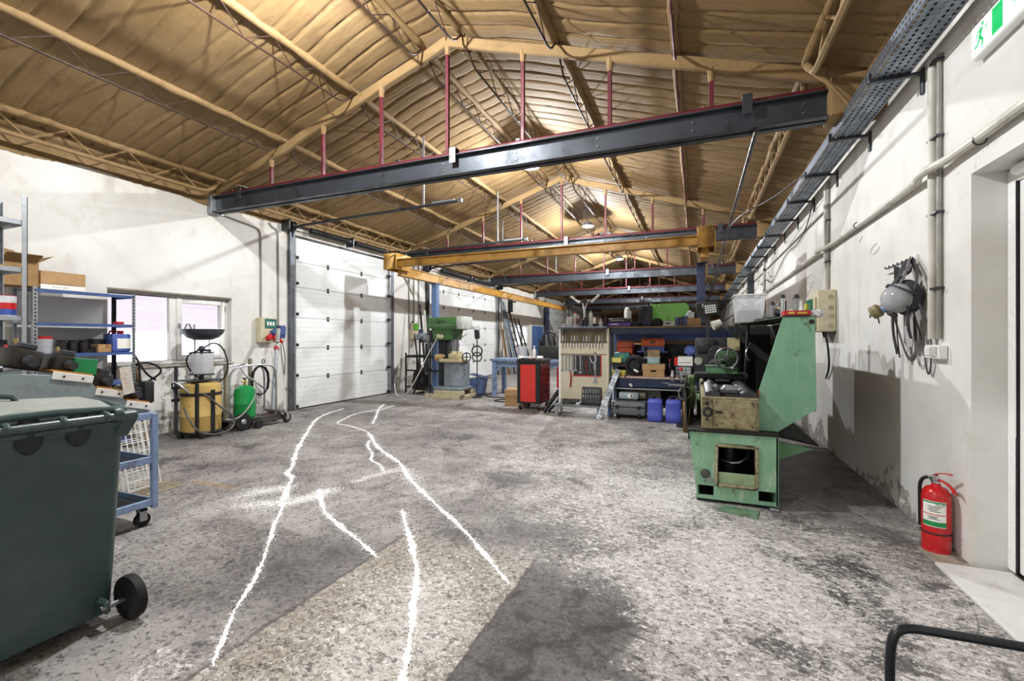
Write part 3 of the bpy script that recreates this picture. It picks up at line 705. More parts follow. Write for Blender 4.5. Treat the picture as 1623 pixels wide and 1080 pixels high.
# exit sign
SIGN = emit('exit_sign_panel', 'f4f6f0', 2.2); SGREEN = emit('exit_sign_green', '0fa356', .9)
T = thing('exit_sign', 'lit green and white emergency exit sign high on the right wall', 'sign', (XR-.03, 3.2, 3.1))
part(T, 'housing', MB().box(XR-.055, XR, 2.85, 3.50, 3.03, 3.225), PVC, .008)
sp = part(T, 'panel', MB().box(XR-.060, XR-.054, 2.87, 3.485, 3.045, 3.21), SIGN, .002)
xs = XR-.0615
def sgn(poly, nm): part(sp, nm, MB().prism([(3.47-u*.16, 3.05+v*.155) for u, v in poly], 'yz', xs, xs+.0012), SGREEN, world=True)
man = MB()
def seg(a, b, w): 
    p = (xs, 3.465-a[0]*.155, 3.05+a[1]*.155); q = (xs, 3.465-b[0]*.155, 3.05+b[1]*.155); man.bar(p, q, .0015, w, up=(0, 1, .3))
man.cyl((xs-.0008, 3.465-.60*.155, 3.05+.86*.155), (xs+.0008, 3.465-.60*.155, 3.05+.86*.155), .012, n=12)
for a, b, w_ in (((.54,.76),(.42,.45),.024), ((.42,.45),(.62,.28),.016), ((.62,.28),(.55,.06),.014), ((.42,.45),(.30,.24),.016), ((.30,.24),(.08,.20),.014), ((.52,.72),(.76,.60),.012), ((.76,.60),(.88,.68),.011), ((.50,.72),(.28,.66),.012), ((.28,.66),(.22,.48),.011)): seg(a, b, w_)
part(sp, 'running_figure', man, SGREEN)
sgn([(1.15, .03), (1.75, .03), (1.75, .97), (1.15, .97)], 'door_symbol')
sgn([(2.3, .42), (3.0, .42), (3.0, .2), (3.45, .5), (3.0, .8), (3.0, .58), (2.3, .58)], 'arrow')
# light switch and isolator box
T = thing('wall_switch', 'small white surface switch below the conduits by the door', 'switch', (XR-.03, 4.0, 1.32))
part(T, 'box', MB().box(XR-.055, XR, 3.90, 4.10, 1.265, 1.36), PVC, .008)
part(T, 'rocker', MB().box(XR-.062, XR-.054, 4.01, 4.085, 1.285, 1.345), WHITE, .004); part(T, 'socket_lid', MB().box(XR-.064, XR-.054, 3.915, 3.995, 1.28, 1.35), mk('d2d2cd', .4), .006)
T = thing('isolator_box', 'beige electrical isolator box with green window on the right wall', 'electrical box', (XR, 6.75, 1.5))
part(T, 'case', MB().prism([(6.5, 1.49), (6.98, 1.49), (6.98, 1.93), (6.90, 2.0), (6.5, 2.0)], 'yz', XR-.20, XR), BEIGE, .012)
part(T, 'cover', MB().box(XR-.225, XR-.199, 6.53, 6.95, 1.52, 1.92), BEIGE, .01)
part(T, 'breaker_window', MB().box(XR-.24, XR-.222, 6.60, 6.92, 1.72, 1.90), mk('1f6b58', .2), .006)
part(T, 'switch_lever', MB().box(XR-.262, XR-.238, 6.80, 6.86, 1.78, 1.86), mk('d7c92c', .4), .004); part(T, 'stop_button', MB().cyl((XR-.24, 6.88, 1.745), (XR-.265, 6.88, 1.745), .022, n=12), REDP)
for z in (1.56, 1.68, 1.78, 1.91): part(T, 'cable_knockout', MB().cyl((XR-.06, 6.5, z), (XR-.06, 6.494, z), .026, n=14), mk('aaa288', .5))
part(T, 'cable', MB().tube([(XR-.1, 6.6, 1.49), (XR-.06, 6.62, 1.3), (XR-.03, 6.7, 1.05), (XR-.02, 6.9, .9)], .012, 6, smooth=2), BLACK)
part(T, 'cable_gland', MB().cyl((XR-.1, 6.6, 1.49), (XR-.1, 6.6, 1.42), .03, .018, 10), DSTEEL)
# gas mask on a hook rail
T = thing('hook_rail', 'white wooden rail with small coat hooks on the right wall', 'hook rail', (XR, 4.6, 2.0))
part(T, 'board', MB().box(XR-.022, XR, 4.335, 4.90, 1.965, 2.045), WHITE, .004)
for k in range(6): part(T, 'hook', MB().tube([(XR-.022, 4.40+.085*k, 2.015), (XR-.05, 4.40+.085*k, 2.0), (XR-.055, 4.40+.085*k, 2.02)], .006, 6, smooth=1), DSTEEL)
T = thing('gas_mask', 'old grey full-face gas mask with canister hanging from the hook rail', 'gas mask', (XR-.12, 4.4, 1.6))
mx, my, mz = XR-.125, 4.29, 1.705
part(T, 'face_seal', MB().ball((mx+.035, my, mz+.01), (.085, .115, .135), 18, 12, (0, 0, 20)), mk('3a3a42', .6), ang=180)
part(T, 'visor', MB().ball((mx-.02, my-.01, mz+.005), (.10, .115, .115), 20, 12, (0, 18, 20)), LENS, ang=180)
part(T, 'brow_band', MB().tube([(mx+.06, my+.12, mz+.04), (mx-.05, my+.10, mz+.095), (mx-.07, my-.02, mz+.11), (mx-.03, my-.11, mz+.07), (mx+.05, my-.13, mz+.02)], 0, flat=(.035, .012), smooth=2), mk('2e2e38', .6))
c = part(T, 'filter_canister', MB().lathe([(.0, 0), (.048, 0), (.052, .008), (.052, .02), (.049, .024), (.052, .03), (.052, .055), (.046, .062), (.03, .07), (.026, .10), (0, .10)], (mx-.155, my+.085, mz-.105), 24, (.72, -.42, .5)), mk('8a7f5e', .5, .2, .2, 20))
for k in range(10):
    a = 2*math.pi*k/10; part(c, 'intake_slot', MB().obox((mx-.155+.02*math.sin(a)*.5, my+.085+.025*math.cos(a), mz-.107+.022*math.sin(a)), (.004, .006, .018), (0, 0, -30)), BLACK)
part(T, 'exhale_valve', MB().lathe([(0, 0), (.035, 0), (.04, .015), (.028, .03), (0, .03)], (mx-.06, my+.0, mz-.125), 18, (.6, 0, .8)), mk('4a463f', .6))
part(T, 'speech_adapter', MB().lathe([(.0, 0), (.03, 0), (.034, .05), (.05, .075)], (mx-.10, my+.045, mz-.075), 18, (.75, -.35, .35)), mk('6f90b8', .35))
STRAP = mk('2b2a2c', .7); STRAP2 = mk('5a5458', .7)
for pts, wd, mt in (([(mx-.04, my+.03, mz+.11), (mx+.02, my+.05, mz+.20), (mx+.08, my+.03, mz+.31)], .028, STRAP), ([(mx-.02, my-.03, mz+.10), (mx+.02, my-.03, mz+.18), (mx+.08, my-.05, mz+.32)], .03, STRAP2),
                ([(mx+.03, my+.12, mz+.05), (mx+.04, my+.19, mz+.13), (mx+.09, my+.22, mz+.29)], .024, STRAP), ([(mx+.03, my-.12, mz+.03), (mx+.06, my-.13, mz+.15), (mx+.09, my-.06, mz+.31)], .024, STRAP),
                ([(mx+.0, my+.16, mz+.12), (mx+.03, my+.10, mz+.17), (mx+.05, my-.05, mz+.20), (mx+.08, my-.06, mz+.30)], .02, STRAP2),
                ([(mx-.02, my+.07, mz-.12), (mx+.02, my+.08, mz-.27), (mx+.04, my+.03, mz-.42), (mx+.05, my-.05, mz-.47), (mx+.05, my-.13, mz-.40), (mx+.04, my-.12, mz-.14)], .022, STRAP2),
                ([(mx+.04, my-.10, mz-.10), (mx+.09, my-.13, mz-.35), (mx+.10, my-.16, mz-.58), (mx+.10, my-.22, mz-.50), (mx+.09, my-.24, mz-.25), (mx+.06, my-.14, mz-.05)], .012, STRAP2),
                ([(mx-.01, my+.12, mz-.08), (mx+.0, my+.15, mz-.25), (mx+.02, my+.12, mz-.42)], .032, STRAP), ([(mx+.03, my+.17, mz-.10), (mx+.05, my+.22, mz-.28), (mx+.07, my+.23, mz-.45)], .014, STRAP),
                ([(mx+.0, my-.12, mz-.06), (mx+.0, my-.13, mz-.22), (mx+.02, my-.12, mz-.30)], .03, STRAP), ([(mx-.10, my+.15, mz-.10), (mx-.08, my+.17, mz-.18)], .016, STRAP)):
    pts = [(x, y+(.13 if z > mz+.28 else 0), z) for x, y, z in pts]
    part(T, 'strap', MB().tube(pts, 0, flat=(wd*1.5, .004), smooth=2), mt)
part(T, 'chin_bib', MB().prism([(my-.10, mz-.10), (my+.09, mz-.10), (my+.08, mz-.33), (my+.02, mz-.38), (my-.07, mz-.36)], 'yz', mx+.045, mx+.053), mk('b9b7b8', .7), .003)
for yy, zz in ((my+.13, mz+.125), (my-.03, mz+.135), (my+.145, mz-.16)): part(T, 'buckle', MB().obox((mx-.005, yy, zz), (.01, .034, .022), (0, 20, 0)), STEEL)
# fire extinguisher
EX = (1.452, 3.80, .0)
T = thing('fire_extinguisher', 'red powder fire extinguisher standing against the right wall', 'fire extinguisher', EX)
def L3(p): return (EX[0]+p[0], EX[1]+p[1], EX[2]+p[2])
b = part(T, 'cylinder', MB().lathe([(.0, 0), (.066, .0), (.072, .012), (.074, .03), (.075, .36), (.07, .40), (.055, .428), (.026, .443), (.022, .46), (0, .46)], EX, 28), mk('c41a20', .28, 0, .12, 10, 'e0a9a4', .25))
part(b, 'rubber_band', MB().ring(L3((0, 0, .145)), (0, 0, 1), .0745, .004, 28, 6, 1.4), BLACK)
# label wrapped on the side that faces the hall
def wrap(m, a0, a1, z0, z1, r, n=10):
    q = []
    for i in range(n+1):
        a = rad(a0+(a1-a0)*i/n)
        for rr in (r, r+.0008):
            q += [L3((rr*math.cos(a), rr*math.sin(a), z0)), L3((rr*math.cos(a), rr*math.sin(a), z1))]
    f = []
    for i in range(n):
        o = i*4; f += [(o+2, o+6, o+7, o+3), (o, o+1, o+5, o+4), (o+1, o+3, o+7, o+5), (o, o+4, o+6, o+2)]
    return m.add(q, f)
AC = 246
lb = part(b, 'label_sheet', wrap(MB(), AC-52, AC+42, .19, .355, .0753), PAPER)
part(lb, 'label_green_band', wrap(MB(), AC-52, AC+42, .195, .225, .0763), mk('1e8f4d', .5)); part(lb, 'label_green_strip', wrap(MB(), AC-52, AC+42, .343, .352, .0763), mk('1e8f4d', .5))
part(lb, 'label_red_line', wrap(MB(), AC-50, AC+40, .268, .273, .0763), mk('c83a3a', .5))
m = MB()
for k, zz in enumerate((.318, .308, .298, .288, .255, .247, .239)): wrap(m, AC-30+k % 2*8, AC+22-(k*7) % 18, zz, zz+.004, .0763)
part(lb, 'label_print_lines', m, mk('555555', .6))
ca, sa = math.cos(rad(AC+18)), math.sin(rad(AC+18))
part(lb, 'label_lettering', text_mb('P4-20', .02, L3((.078*ca, .078*sa, .328)), (-sa, ca, 0), (0, 0, 1)), mk('222222', .6))
v = part(T, 'valve', MB().lathe([(.02, .455), (.024, .462), (.024, .475), (.016, .482), (.016, .51), (0, .512)], EX, 16).cyl(L3((-.02, .045, .485)), L3((0, 0, .485)), .012, n=10), CHROME)
part(T, 'carry_handle', MB().tube([L3((.0, .01, .488)), L3((.03, -.05, .478)), L3((.045, -.095, .455)), L3((.05, -.115, .425))], 0, flat=(.02, .007), smooth=2), REDP)
part(T, 'squeeze_lever', MB().tube([L3((-.005, .02, .505)), L3((.01, -.01, .525)), L3((.03, -.06, .54)), L3((.045, -.09, .538))], 0, flat=(.02, .006), smooth=2), REDP)
part(T, 'gauge', MB().cyl(L3((-.03, -.01, .487)), L3((-.016, -.005, .487)), .016, n=14), CHROME)
part(T, 'hose', MB().tube([L3((-.015, .04, .487)), L3((-.045, .062, .475)), L3((-.06, .07, .43)), L3((-.06, .068, .35)), L3((-.055, .075, .15))], .011, 8, smooth=2), RUBBER)
# black platform cart, its push handle rising into view
T = thing('platform_cart', 'black tubular push handle of a low cart at the bottom right corner', 'cart', (.8, 1.5, 0))
part(T, 'push_handle', MB().tube([(.555, 1.74, .18), (.555, 1.75, .40), (.565, 1.755, .485), (.60, 1.765, .505), (.66, 1.77, .507), (1.10, 1.79, .507), (1.16, 1.79, .505), (1.185, 1.785, .47), (1.19, 1.78, .40), (1.19, 1.76, .18)], .0135, 12, smooth=2), mk('23262b', .3, .2))
part(T, 'platform', MB().box(.52, 1.22, .9, 1.78, .15, .185), BLACK, .012)
for x in (.60, 1.14):
    for y in (1.0, 1.65):
        w_ = part(T, 'caster', MB().cyl((x-.015, y, .06), (x+.015, y, .06), .06, n=16), RUBBER); part(w_, 'fork', MB().box(x-.025, x+.025, y-.03, y+.03, .12, .15), STEEL)
# conduit and distribution board on the left wall
T = thing('distribution_board', 'beige distribution board with sockets and plugs beside the first sectional door', 'electrical box', (XL, 6.0, 1.35))
part(T, 'case', MB().box(XL, XL+.14, 5.85, 6.19, 1.34, 1.79), BEIGE, .012)
part(T, 'window', MB().box(XL+.14, XL+.155, 5.93, 6.17, 1.60, 1.77), mk('2f6d66', .15), .006)
for k in range(3): part(T, 'breaker', MB().box(XL+.155, XL+.160, 5.96+.06*k, 6.0+.06*k, 1.65, 1.72), WHITE)
for y, m_ in ((5.99, REDP), (6.13, REDP), (6.09, BLUEP)):
    s = part(T, 'socket', MB().lathe([(.048, 0), (.052, .04), (.04, .05), (0, .05)], (XL+.14, y, 1.43 if m_ is REDP else 1.53), 16, (1, 0, -.4)), m_)
    part(s, 'socket_lid', MB().cyl((XL+.195, y, (1.43 if m_ is REDP else 1.53)+.02), (XL+.20, y, (1.43 if m_ is REDP else 1.53)+.02), .05, n=16), m_)
part(T, 'plug', MB().cyl((XL+.18, 6.18, 1.40), (XL+.26, 6.2, 1.34), .035, .028, 12), REDP); part(T, 'cable', MB().tube([(XL+.26, 6.2, 1.34), (XL+.3, 6.23, 1.1), (XL+.2, 6.30, .75), (XL+.15, 6.34, .72), (XL+.14, 6.30, 1.0), (XL+.15, 6.26, 1.3)], .009, 6, smooth=2), mk('6a6a66', .6))
T = thing('blue_socket_box', 'small blue socket box right of the distribution board', 'electrical box', (XL, 6.35, 1.5))
part(T, 'case', MB().box(XL, XL+.10, 6.27, 6.42, 1.42, 1.66), mk('3b4a78', .4), .012); part(T, 'lid', MB().box(XL+.10, XL+.12, 6.28, 6.41, 1.48, 1.64), mk('46588e', .35), .008)
for y, z0, z1, lab in ((5.95, 1.79, 3.42, 'vertical conduit from the distribution board up to the first roof frame'), (6.32, 1.66, 3.5, 'thin conduit beside the first door post'),):
    single('conduit', MB().tube([(XL+.02, y, z0), (XL+.02, y, z1-.15), (XL+.02, y-.03, z1-.03), (XL+.02, y-.15, z1), (XL+.02, y-.75 if y < 6 else y-.2, z1+.06)], .014, 8, smooth=1), PIPEG, lab, 'conduit', 'conduits on the left wall', loc=(XL+.02, y, z0))
T = thing('brush_bracket', 'black bracket above the far left wall near the second crane column', 'bracket', (XL, 17.2, 2.5)); part(T, 'plate', MB().box(XL, XL+.1, 17.7, 18.0, 2.55, 3.1), BLACK, .006); part(T, 'arm', MB().box(XL+.1, XL+.3, 17.8, 17.9, 2.95, 3.0), BLACK, .005)
# ================================================================== left side
BING = mk('3a4e4e', .4, 0, .12, 4, '55666a', .3); BINLID = mk('8f938c', .55, 0, .14, 4, '5f665e', .5)
# wheelie bin, rear (handle) side towards the hall
def bin_():
    T = thing('wheelie_bin', 'large dark green wheelie bin at the left edge', 'bin', (-3.0, 1.0, 0))
    def sec(x0, x1, y0, y1, z, r):
        q = []
        for cx, cy, a0 in ((x1-r, y1-r, 0), (x0+r, y1-r, 90), (x0+r, y0+r, 180), (x1-r, y0+r, 270)):
            for k in range(5):
                a = rad(a0+22.5*k); q.append((cx+r*math.cos(a), cy+r*math.sin(a), z))
        return q
    secs = [sec(-3.24, -2.70, .72, 1.36, .05, .05), sec(-3.27, -2.69, .71, 1.37, .25, .05), sec(-3.33, -2.675, .69, 1.40, .93, .05), sec(-3.335, -2.67, .685, 1.405, .94, .05), sec(-3.37, -2.645, .67, 1.42, .985, .05), sec(-3.37, -2.645, .67, 1.42, 1.03, .05)]
    m = MB(); n = 20
    for s_ in secs: m.v += s_
    for j in range(len(secs)-1):
        for i in range(n): m.f.append((j*n+i, j*n+(i+1) % n, (j+1)*n+(i+1) % n, (j+1)*n+i))
    m.f += [tuple(range(n-1, -1, -1)), tuple(range((len(secs)-1)*n, len(secs)*n))]
    B = part(T, 'body', m, BING, ang=50)
    # bumps coloured dark to paint in the undercut shade below the handle
    for y in (.86, 1.03, 1.20): part(B, 'handle_shade_bump', MB().ball((-2.655, y, .985), (.016, .05, .085), 14, 9), mk('1c2626', .5))
    part(B, 'corner_bracket', MB().prism([(-2.70, .90), (-2.61, 1.0), (-2.61, 1.045), (-2.70, 1.045)], 'xz', 1.34, 1.425), BING, .012)
    part(B, 'front_lip', MB().box(-2.655, -2.64, .70, 1.37, .975, 1.0), BING, .005)
    part(T, 'handle_bar', MB().cyl((-2.605, .70, 1.025), (-2.605, 1.40, 1.025), .019, n=12), mk('4a5a5c', .25))
    for y in (.80, .94, 1.12, 1.28): part(T, 'bar_strap', MB().ring((-2.61, y, 1.03), (0, 1, 0), .022, .008, 14, 6, 1.4), BING)
    L = MB()
    xs = [-3.40, -3.2, -3.0, -2.8, -2.66]; zs = [1.045, 1.085, 1.10, 1.09, 1.055]
    q = []
    for x, z in zip(xs, zs):
        for y, dz in ((.68, -.03), (.72, 0), (1.035, .018), (1.35, 0), (1.39, -.03)): q.append((x, y, z+dz))
    for j in range(4):
        for i in range(4): L.f.append((j*5+i, j*5+i+1, (j+1)*5+i+1, (j+1)*5+i))
    L.v += q
    base = len(L.v); L.v += [(x, y, z-.03) for x, y, z in q]
    for j in range(4):
        for i in range(4): L.f.append((base+j*5+i, base+(j+1)*5+i, base+(j+1)*5+i+1, base+j*5+i+1))
    rim = [0, 1, 2, 3, 4, 9, 14, 19, 24, 23, 22, 21, 20, 15, 10, 5]
    for a, b in zip(rim, rim[1:]+rim[:1]): L.f.append((a, b, base+b, base+a))
    ld = part(T, 'lid', L, BINLID, ang=30)
    part(ld, 'lid_edge', MB().tube([(-2.655, .69, 1.045), (-2.65, .75, 1.058), (-2.65, 1.035, 1.075), (-2.65, 1.33, 1.058), (-2.655, 1.385, 1.045)], .016, 8, smooth=1), BING)
    part(ld, 'lid_flange', MB().prism([(-3.40, 1.0), (-2.66, 1.005), (-2.66, 1.06), (-2.8, 1.085), (-3.0, 1.095), (-3.2, 1.08), (-3.40, 1.04)], 'xz', 1.375, 1.395), BING, .006)
    part(ld, 'lid_grip', MB().tube([(-2.95, .93, 1.105), (-2.95, .94, 1.14), (-2.95, 1.08, 1.14), (-2.95, 1.10, 1.105)], .012, 8, smooth=1), BING)
    for y in (.73, 1.33):
        part(ld, 'hinge_loop', MB().ring((-2.615, y, 1.035), (0, 1, 0), .024, .010, 14, 6, 2), BING)
    part(T, 'axle', MB().cyl((-2.63, 1.27, .11), (-2.63, 1.42, .11), .012, n=10), STEEL); part(T, 'axle', MB().cyl((-2.63, .61, .11), (-2.63, .76, .11), .012, n=10), STEEL)
    for y in (.75, 1.28): part(B, 'axle_bracket', MB().box(-2.72, -2.615, y, y+.03, .075, .145), BING, .012)
    for y in (.63, 1.395):
        w_ = part(T, 'wheel', MB().lathe([(.02, -.02), (.085, -.022), (.105, -.02), (.11, 0), (.105, .02), (.085, .022), (.02, .02)], (-2.63, y, .11), 28, (0, 1, 0)), RUBBER)
        part(w_, 'hub', MB().lathe([(0, -.03), (.03, -.028), (.06, -.02), (.06, .02), (.03, .028), (0, .03)], (-2.63, y, .11), 18, (0, 1, 0)), BLACK)
    return T
bin_()
# blue tool trolley
TR = thing('tool_trolley', 'pale blue steel tool trolley with two shelves behind the bin', 'trolley', (-4.1, 1.7, 0))
x0, x1, y0, y1 = -4.42, -3.80, 1.05, 2.17
for x in (x0, x1):
    for y in (y0, y1): part(TR, 'post', MB().box(x-.02, x+.02, y-.02, y+.02, .13, .84), LBLUE, .004)
for z, nm in ((.15, 'bottom_shelf'), (.47, 'middle_shelf'), (.80, 'top_shelf')):
    s_ = part(TR, nm, MB().box(x0, x1, y0, y1, z, z+.006), mk('2c3038', .6, .1, .3, 9), 0)
    for a, b in (((x0, x0+.012, y0, y1), 0), ((x1-.012, x1+.012, y0, y1), 0), ((x0, x1, y0, y0+.012), 0), ((x0, x1, y1-.012, y1), 0)):
        part(s_, 'shelf_rim', MB().box(*a, z, z+.05), LBLUE, .003)
for x in (x0+.04, x1-.04):
    for y in (y0+.06, y1-.06):
        c = part(TR, 'caster', MB().cyl((x-.014, y, .052), (x+.014, y, .052), .052, n=18), RUBBER)
        part(c, 'caster_fork', MB().box(x-.022, x-.017, y-.025, y+.025, .045, .13).box(x+.017, x+.022, y-.025, y+.025, .045, .13).box(x-.022, x+.022, y-.03, y+.03, .118, .13), GALV)
# stepped rack of tool holders on the trolley
RK = thing('tool_rack', 'grey stepped sheet-metal rack on the blue trolley', 'rack', (-4.1, 1.7, .81))
SHEET = mk('8b979b', .5, .1, .12, 5, '6a7274', .4); SHEETD = mk('5e655c', .55, .1, .2, 5)
part(RK, 'side_panel', MB().prism([(1.10, .81), (2.20, .81), (2.16, .88), (2.05, .91), (1.98, .99), (1.86, 1.02), (1.80, 1.12), (1.66, 1.16), (1.42, 1.19), (1.10, 1.19)], 'yz', -3.86, -3.85), SHEET, .002)
part(RK, 'near_panel', MB().box(-4.30, -3.85, 1.10, 1.11, .81, 1.19), SHEETD, .002)
part(RK, 'top_plate', MB().box(-4.30, -3.85, 1.10, 1.46, 1.19, 1.198), SHEETD, .002)
part(RK, 'far_panel', MB().prism([(1.10, .81), (2.20, .81), (2.16, .88), (1.98, .99), (1.80, 1.12), (1.42, 1.19), (1.10, 1.19)], 'yz', -4.31, -4.30), SHEET, .002)
HB = mk('2b2622', .4, .3, .3, 12)
for k, (ya, yb, z, s_) in enumerate(((1.60, 1.82, 1.165, 12), (1.83, 2.00, 1.04, 14), (2.01, 2.17, .93, 15))):
    m = MB(); ym = (ya+yb)/2; m.obox((-3.846, ym, z-.02), (.006, yb-ya, .05), (-s_, 0, 0)); p = part(RK, 'white_plate', m, WHITE, .002)
    for d in (-.05, .05): part(p, 'hole', MB().cyl((-3.842, ym+d, z-.02-d*math.tan(rad(s_))), (-3.840, ym+d, z-.02-d*math.tan(rad(s_))), .007, n=10), BLACK)
    part(RK, 'cork_strip', MB().obox((-4.05, ym, z+.012), (.40, yb-ya, .012), (-s_, 0, 0)), mk('b5803c', .7))
for k, (y, z, sc, lab) in enumerate(((1.50, 1.20, 1.25, 'black tool holder topmost on the stepped rack'), (1.70, 1.175, 1.05, 'black tool holder on the upper step of the rack'), (1.90, 1.05, .95, 'black tool holder on the middle step of the rack'), (2.085, .945, .9, 'black tool holder on the lowest step of the rack'))):
    t = thing('tool_holder', lab, 'tool holder', (-3.98, y, z), group='tool holders on the stepped rack')
    part(t, 'block', MB().obox((-3.98, y, z+.06*sc), (.14, .13*sc, .10*sc), (-14, 0, 8)), HB, .012, seg=2)
    part(t, 'collar', MB().cyl((-3.90, y+.01, z+.05*sc), (-3.86, y+.02, z+.045*sc), .03*sc, .026*sc, 16), DSTEEL)
    part(t, 'clamp_head', MB().obox((-3.98, y+.02, z+.125*sc), (.09, .08*sc, .035), (-14, 0, 8)), DSTEEL, .006)
    part(t, 'screw', MB().cyl((-3.96, y-.02, z+.135*sc), (-3.96, y-.025, z+.165*sc), .012, n=8), mk('a9926a', .4, .7))
single('green_box', MB().obox((-3.92, 1.80, 1.21), (.05, .13, .11), (-8, 0, 6)), mk('0d7a43', .5), 'small green cardboard box between the tool holders', 'box', loc=(-3.92, 1.80, 1.15), bevel=.003)
single('price_card', MB().obox((-3.83, 2.01, 1.10), (.004, .07, .20), (10, 4, 0)), mk('e8e2d8', .7, 0, .1, 30, 'd08a8a', .6), 'tall printed card standing on the rack steps', 'card', loc=(-3.83, 2.01, 1.0))
t = thing('angle_grinder', 'brown metal tool lying on the near end of the trolley', 'tool', (-3.85, 1.2, 1.2))
part(t, 'body', MB().tube([(-3.93, 1.28, 1.215), (-3.93, 1.40, 1.22)], .02, 10), DSTEEL); part(t, 'jaw', MB().obox((-3.93, 1.24, 1.215), (.05, .06, .03)), STEEL, .005)
t = thing('parts_tray', 'dark brown tray with metal clips and white sheet at the left edge', 'tray', (-3.6, 1.05, .85))
part(t, 'tray_box', MB().box(-4.12, -3.80, .88, 1.04, .856, 1.12), mk('4a3c36', .6), .006)
for k in range(4): part(t, 'clip', MB().tube([(-3.795, .90+.035*k, .96), (-3.79, .905+.035*k, 1.05), (-3.79, .92+.035*k, 1.05), (-3.795, .925+.035*k, .96)], .004, 6), CHROME)
part(t, 'white_sheet', MB().tube([(-3.95, .86, 1.13), (-3.95, .92, 1.26), (-3.95, 1.02, 1.26), (-3.95, 1.06, 1.18)], 0, flat=(.25, .004), smooth=1), WHITE)
part(t, 'hook_tool', MB().tube([(-3.85, .90, 1.13), (-3.85, .98, 1.16), (-3.85, 1.06, 1.23)], .016, 8, smooth=1), BLACK)
# white wire baskets behind the trolley
for k in range(3):
    t = thing('wire_basket', 'white wire basket leaning behind the blue trolley, %s of three' % ('front', 'middle', 'back')[k], 'basket', (-4.75-.12*k, 2.45+.02*k, 0), group='white wire baskets')
    m = MB(); A = Vector((-4.58-.09*k, 2.38, .06)); U = Vector((-.04, .28, 0)); V = Vector((-.10, -.05, .66)); Nn = Vector((.06, .0, .03))
    for i in range(7): a = A+U*(i/6); m.tube([a+Nn, a, a+V, a+V+Nn], .004, 5)
    for i in range(9): a = A+V*(i/8); m.tube([a+Nn, a, a+U, a+U+Nn], .004, 5)
    part(t, 'mesh', m, WHITE, world=True)
    part(t, 'rim', MB().tube([A+Nn, A+U+Nn, A+U+V+Nn, A+V+Nn, A+Nn], .006, 6), WHITE)
single('wire_tray', (lambda m: [m.tube([(-4.95+.05*i, 2.35, .012), (-4.95+.05*i, 2.85, .012)], .004, 4) for i in range(9)] and [m.tube([(-4.95, 2.35+.05*i, .018), (-4.55, 2.35+.05*i, .018)], .004, 4) for i in range(11)] and m)(MB()), mk('b8a98c', .6), 'flat rusty wire grid lying on the floor under the baskets', 'grid', loc=(-4.75, 2.6, 0))
# ---- galvanised shelf unit, far left
SH = thing('steel_shelf', 'tall galvanised steel shelf unit at the left edge', 'shelf', (-6.4, 1.9, 0))
gx0, gx1, gy0, gy1 = -6.67, -6.2, 1.30, 2.385
for x in (gx0, gx1):
    for y in (gy0, gy1):
        part(SH, 'upright', MB().box(x-.022, x+.022, y-.004, y+.002, 0, 2.82).box(x-.022 if x == gx0 else x+.018, x-.018 if x == gx0 else x+.022, y-.04, y+.002, 0, 2.82), GALV)
for z in (2.58, 2.11, 1.63, 1.154, .66, .15):
    part(SH, 'shelf_board', MB().box(gx0, gx1+.01, gy0, gy1, z-.004, z).box(gx1+.006, gx1+.012, gy0, gy1, z-.045, z).box(gx0, gx1, gy1-.006, gy1, z-.045, z), GALV)
def bottle(name, label, cat, c, r, h, body, cap, shape='can', group=None, band=None, n=16):
    t = thing(name, label, cat, c, group=group)
    if shape == 'can': prof = [(0, 0), (r*.96, 0), (r, .01*h), (r, .82*h), (r*.8, .87*h), (r*.45, .89*h)]; ct = (.42*r, .88*h, h)
    elif shape == 'neck': prof = [(0, 0), (r*.95, 0), (r, .02*h), (r, .58*h), (r*.75, .70*h), (r*.34, .78*h), (r*.32, .88*h), (0, .88*h)]; ct = (.40*r, .86*h, h)
    elif shape == 'jar': prof = [(0, 0), (r*.97, 0), (r, .03*h), (r, .78*h), (r*.85, .84*h), (0, .84*h)]; ct = (.9*r, .83*h, h)
    else: prof = [(0, 0), (r, 0), (r, h*.96), (r*.96, h*.97), (0, h*.97)]; ct = (r*.99, .955*h, h)
    part(t, 'body', MB().lathe(prof, n=n), body, world=False)
    part(t, 'cap', MB().lathe([(0, ct[1]), (ct[0], ct[1]), (ct[0], ct[2]*.985), (ct[0]*.85, ct[2]), (0, ct[2])], n=n), cap, world=False)
    if band is not None: part(t, 'paper_label', MB().lathe([(r*1.012, .2*h), (r*1.015, .21*h), (r*1.015, .62*h), (r*1.012, .63*h)], n=n), band, world=False)
    return t
t = bottle('paint_tin', 'red and white paint tin on the galvanised shelf', 'tin', (-6.30, 2.265, 1.631), .085, .20, mk('d8d6da', .35), REDP, 'drum', band=REDP)
part(t, 'blue_foot', MB().lathe([(.0862, .005), (.0864, .065)], n=16), mk('3a4f94', .4), world=False)
bottle('wide_jar', 'black wide-mouthed funnel jar on the galvanised shelf', 'jar', (-6.50, 2.265, 1.155), .10, .24, BLACK, RUBBER, 'jar')
bottle('spray_bottle', 'white plastic bottle at the end of the galvanised shelf', 'bottle', (-6.25, 2.335, 1.155), .035, .18, PLASW, PLASW, 'can', band=PAPER)
bottle('spray_can', 'white spray can with red band at the left edge of the shelf', 'can', (-6.27, 2.265, 1.155), .032, .19, PLASW, REDP, 'can', band=REDP)
bottle('spray_can', 'small white spray can with green top beside the red-banded can', 'can', (-6.33, 2.30, 1.155), .03, .165, PLASW, mk('2d8b57', .4), 'can')
bottle('grey_cup', 'short grey cup in front of the spray cans', 'cup', (-6.235, 2.285, 1.155), .036, .06, mk('a8aaab', .5), mk('8a8c8d', .5), 'drum')
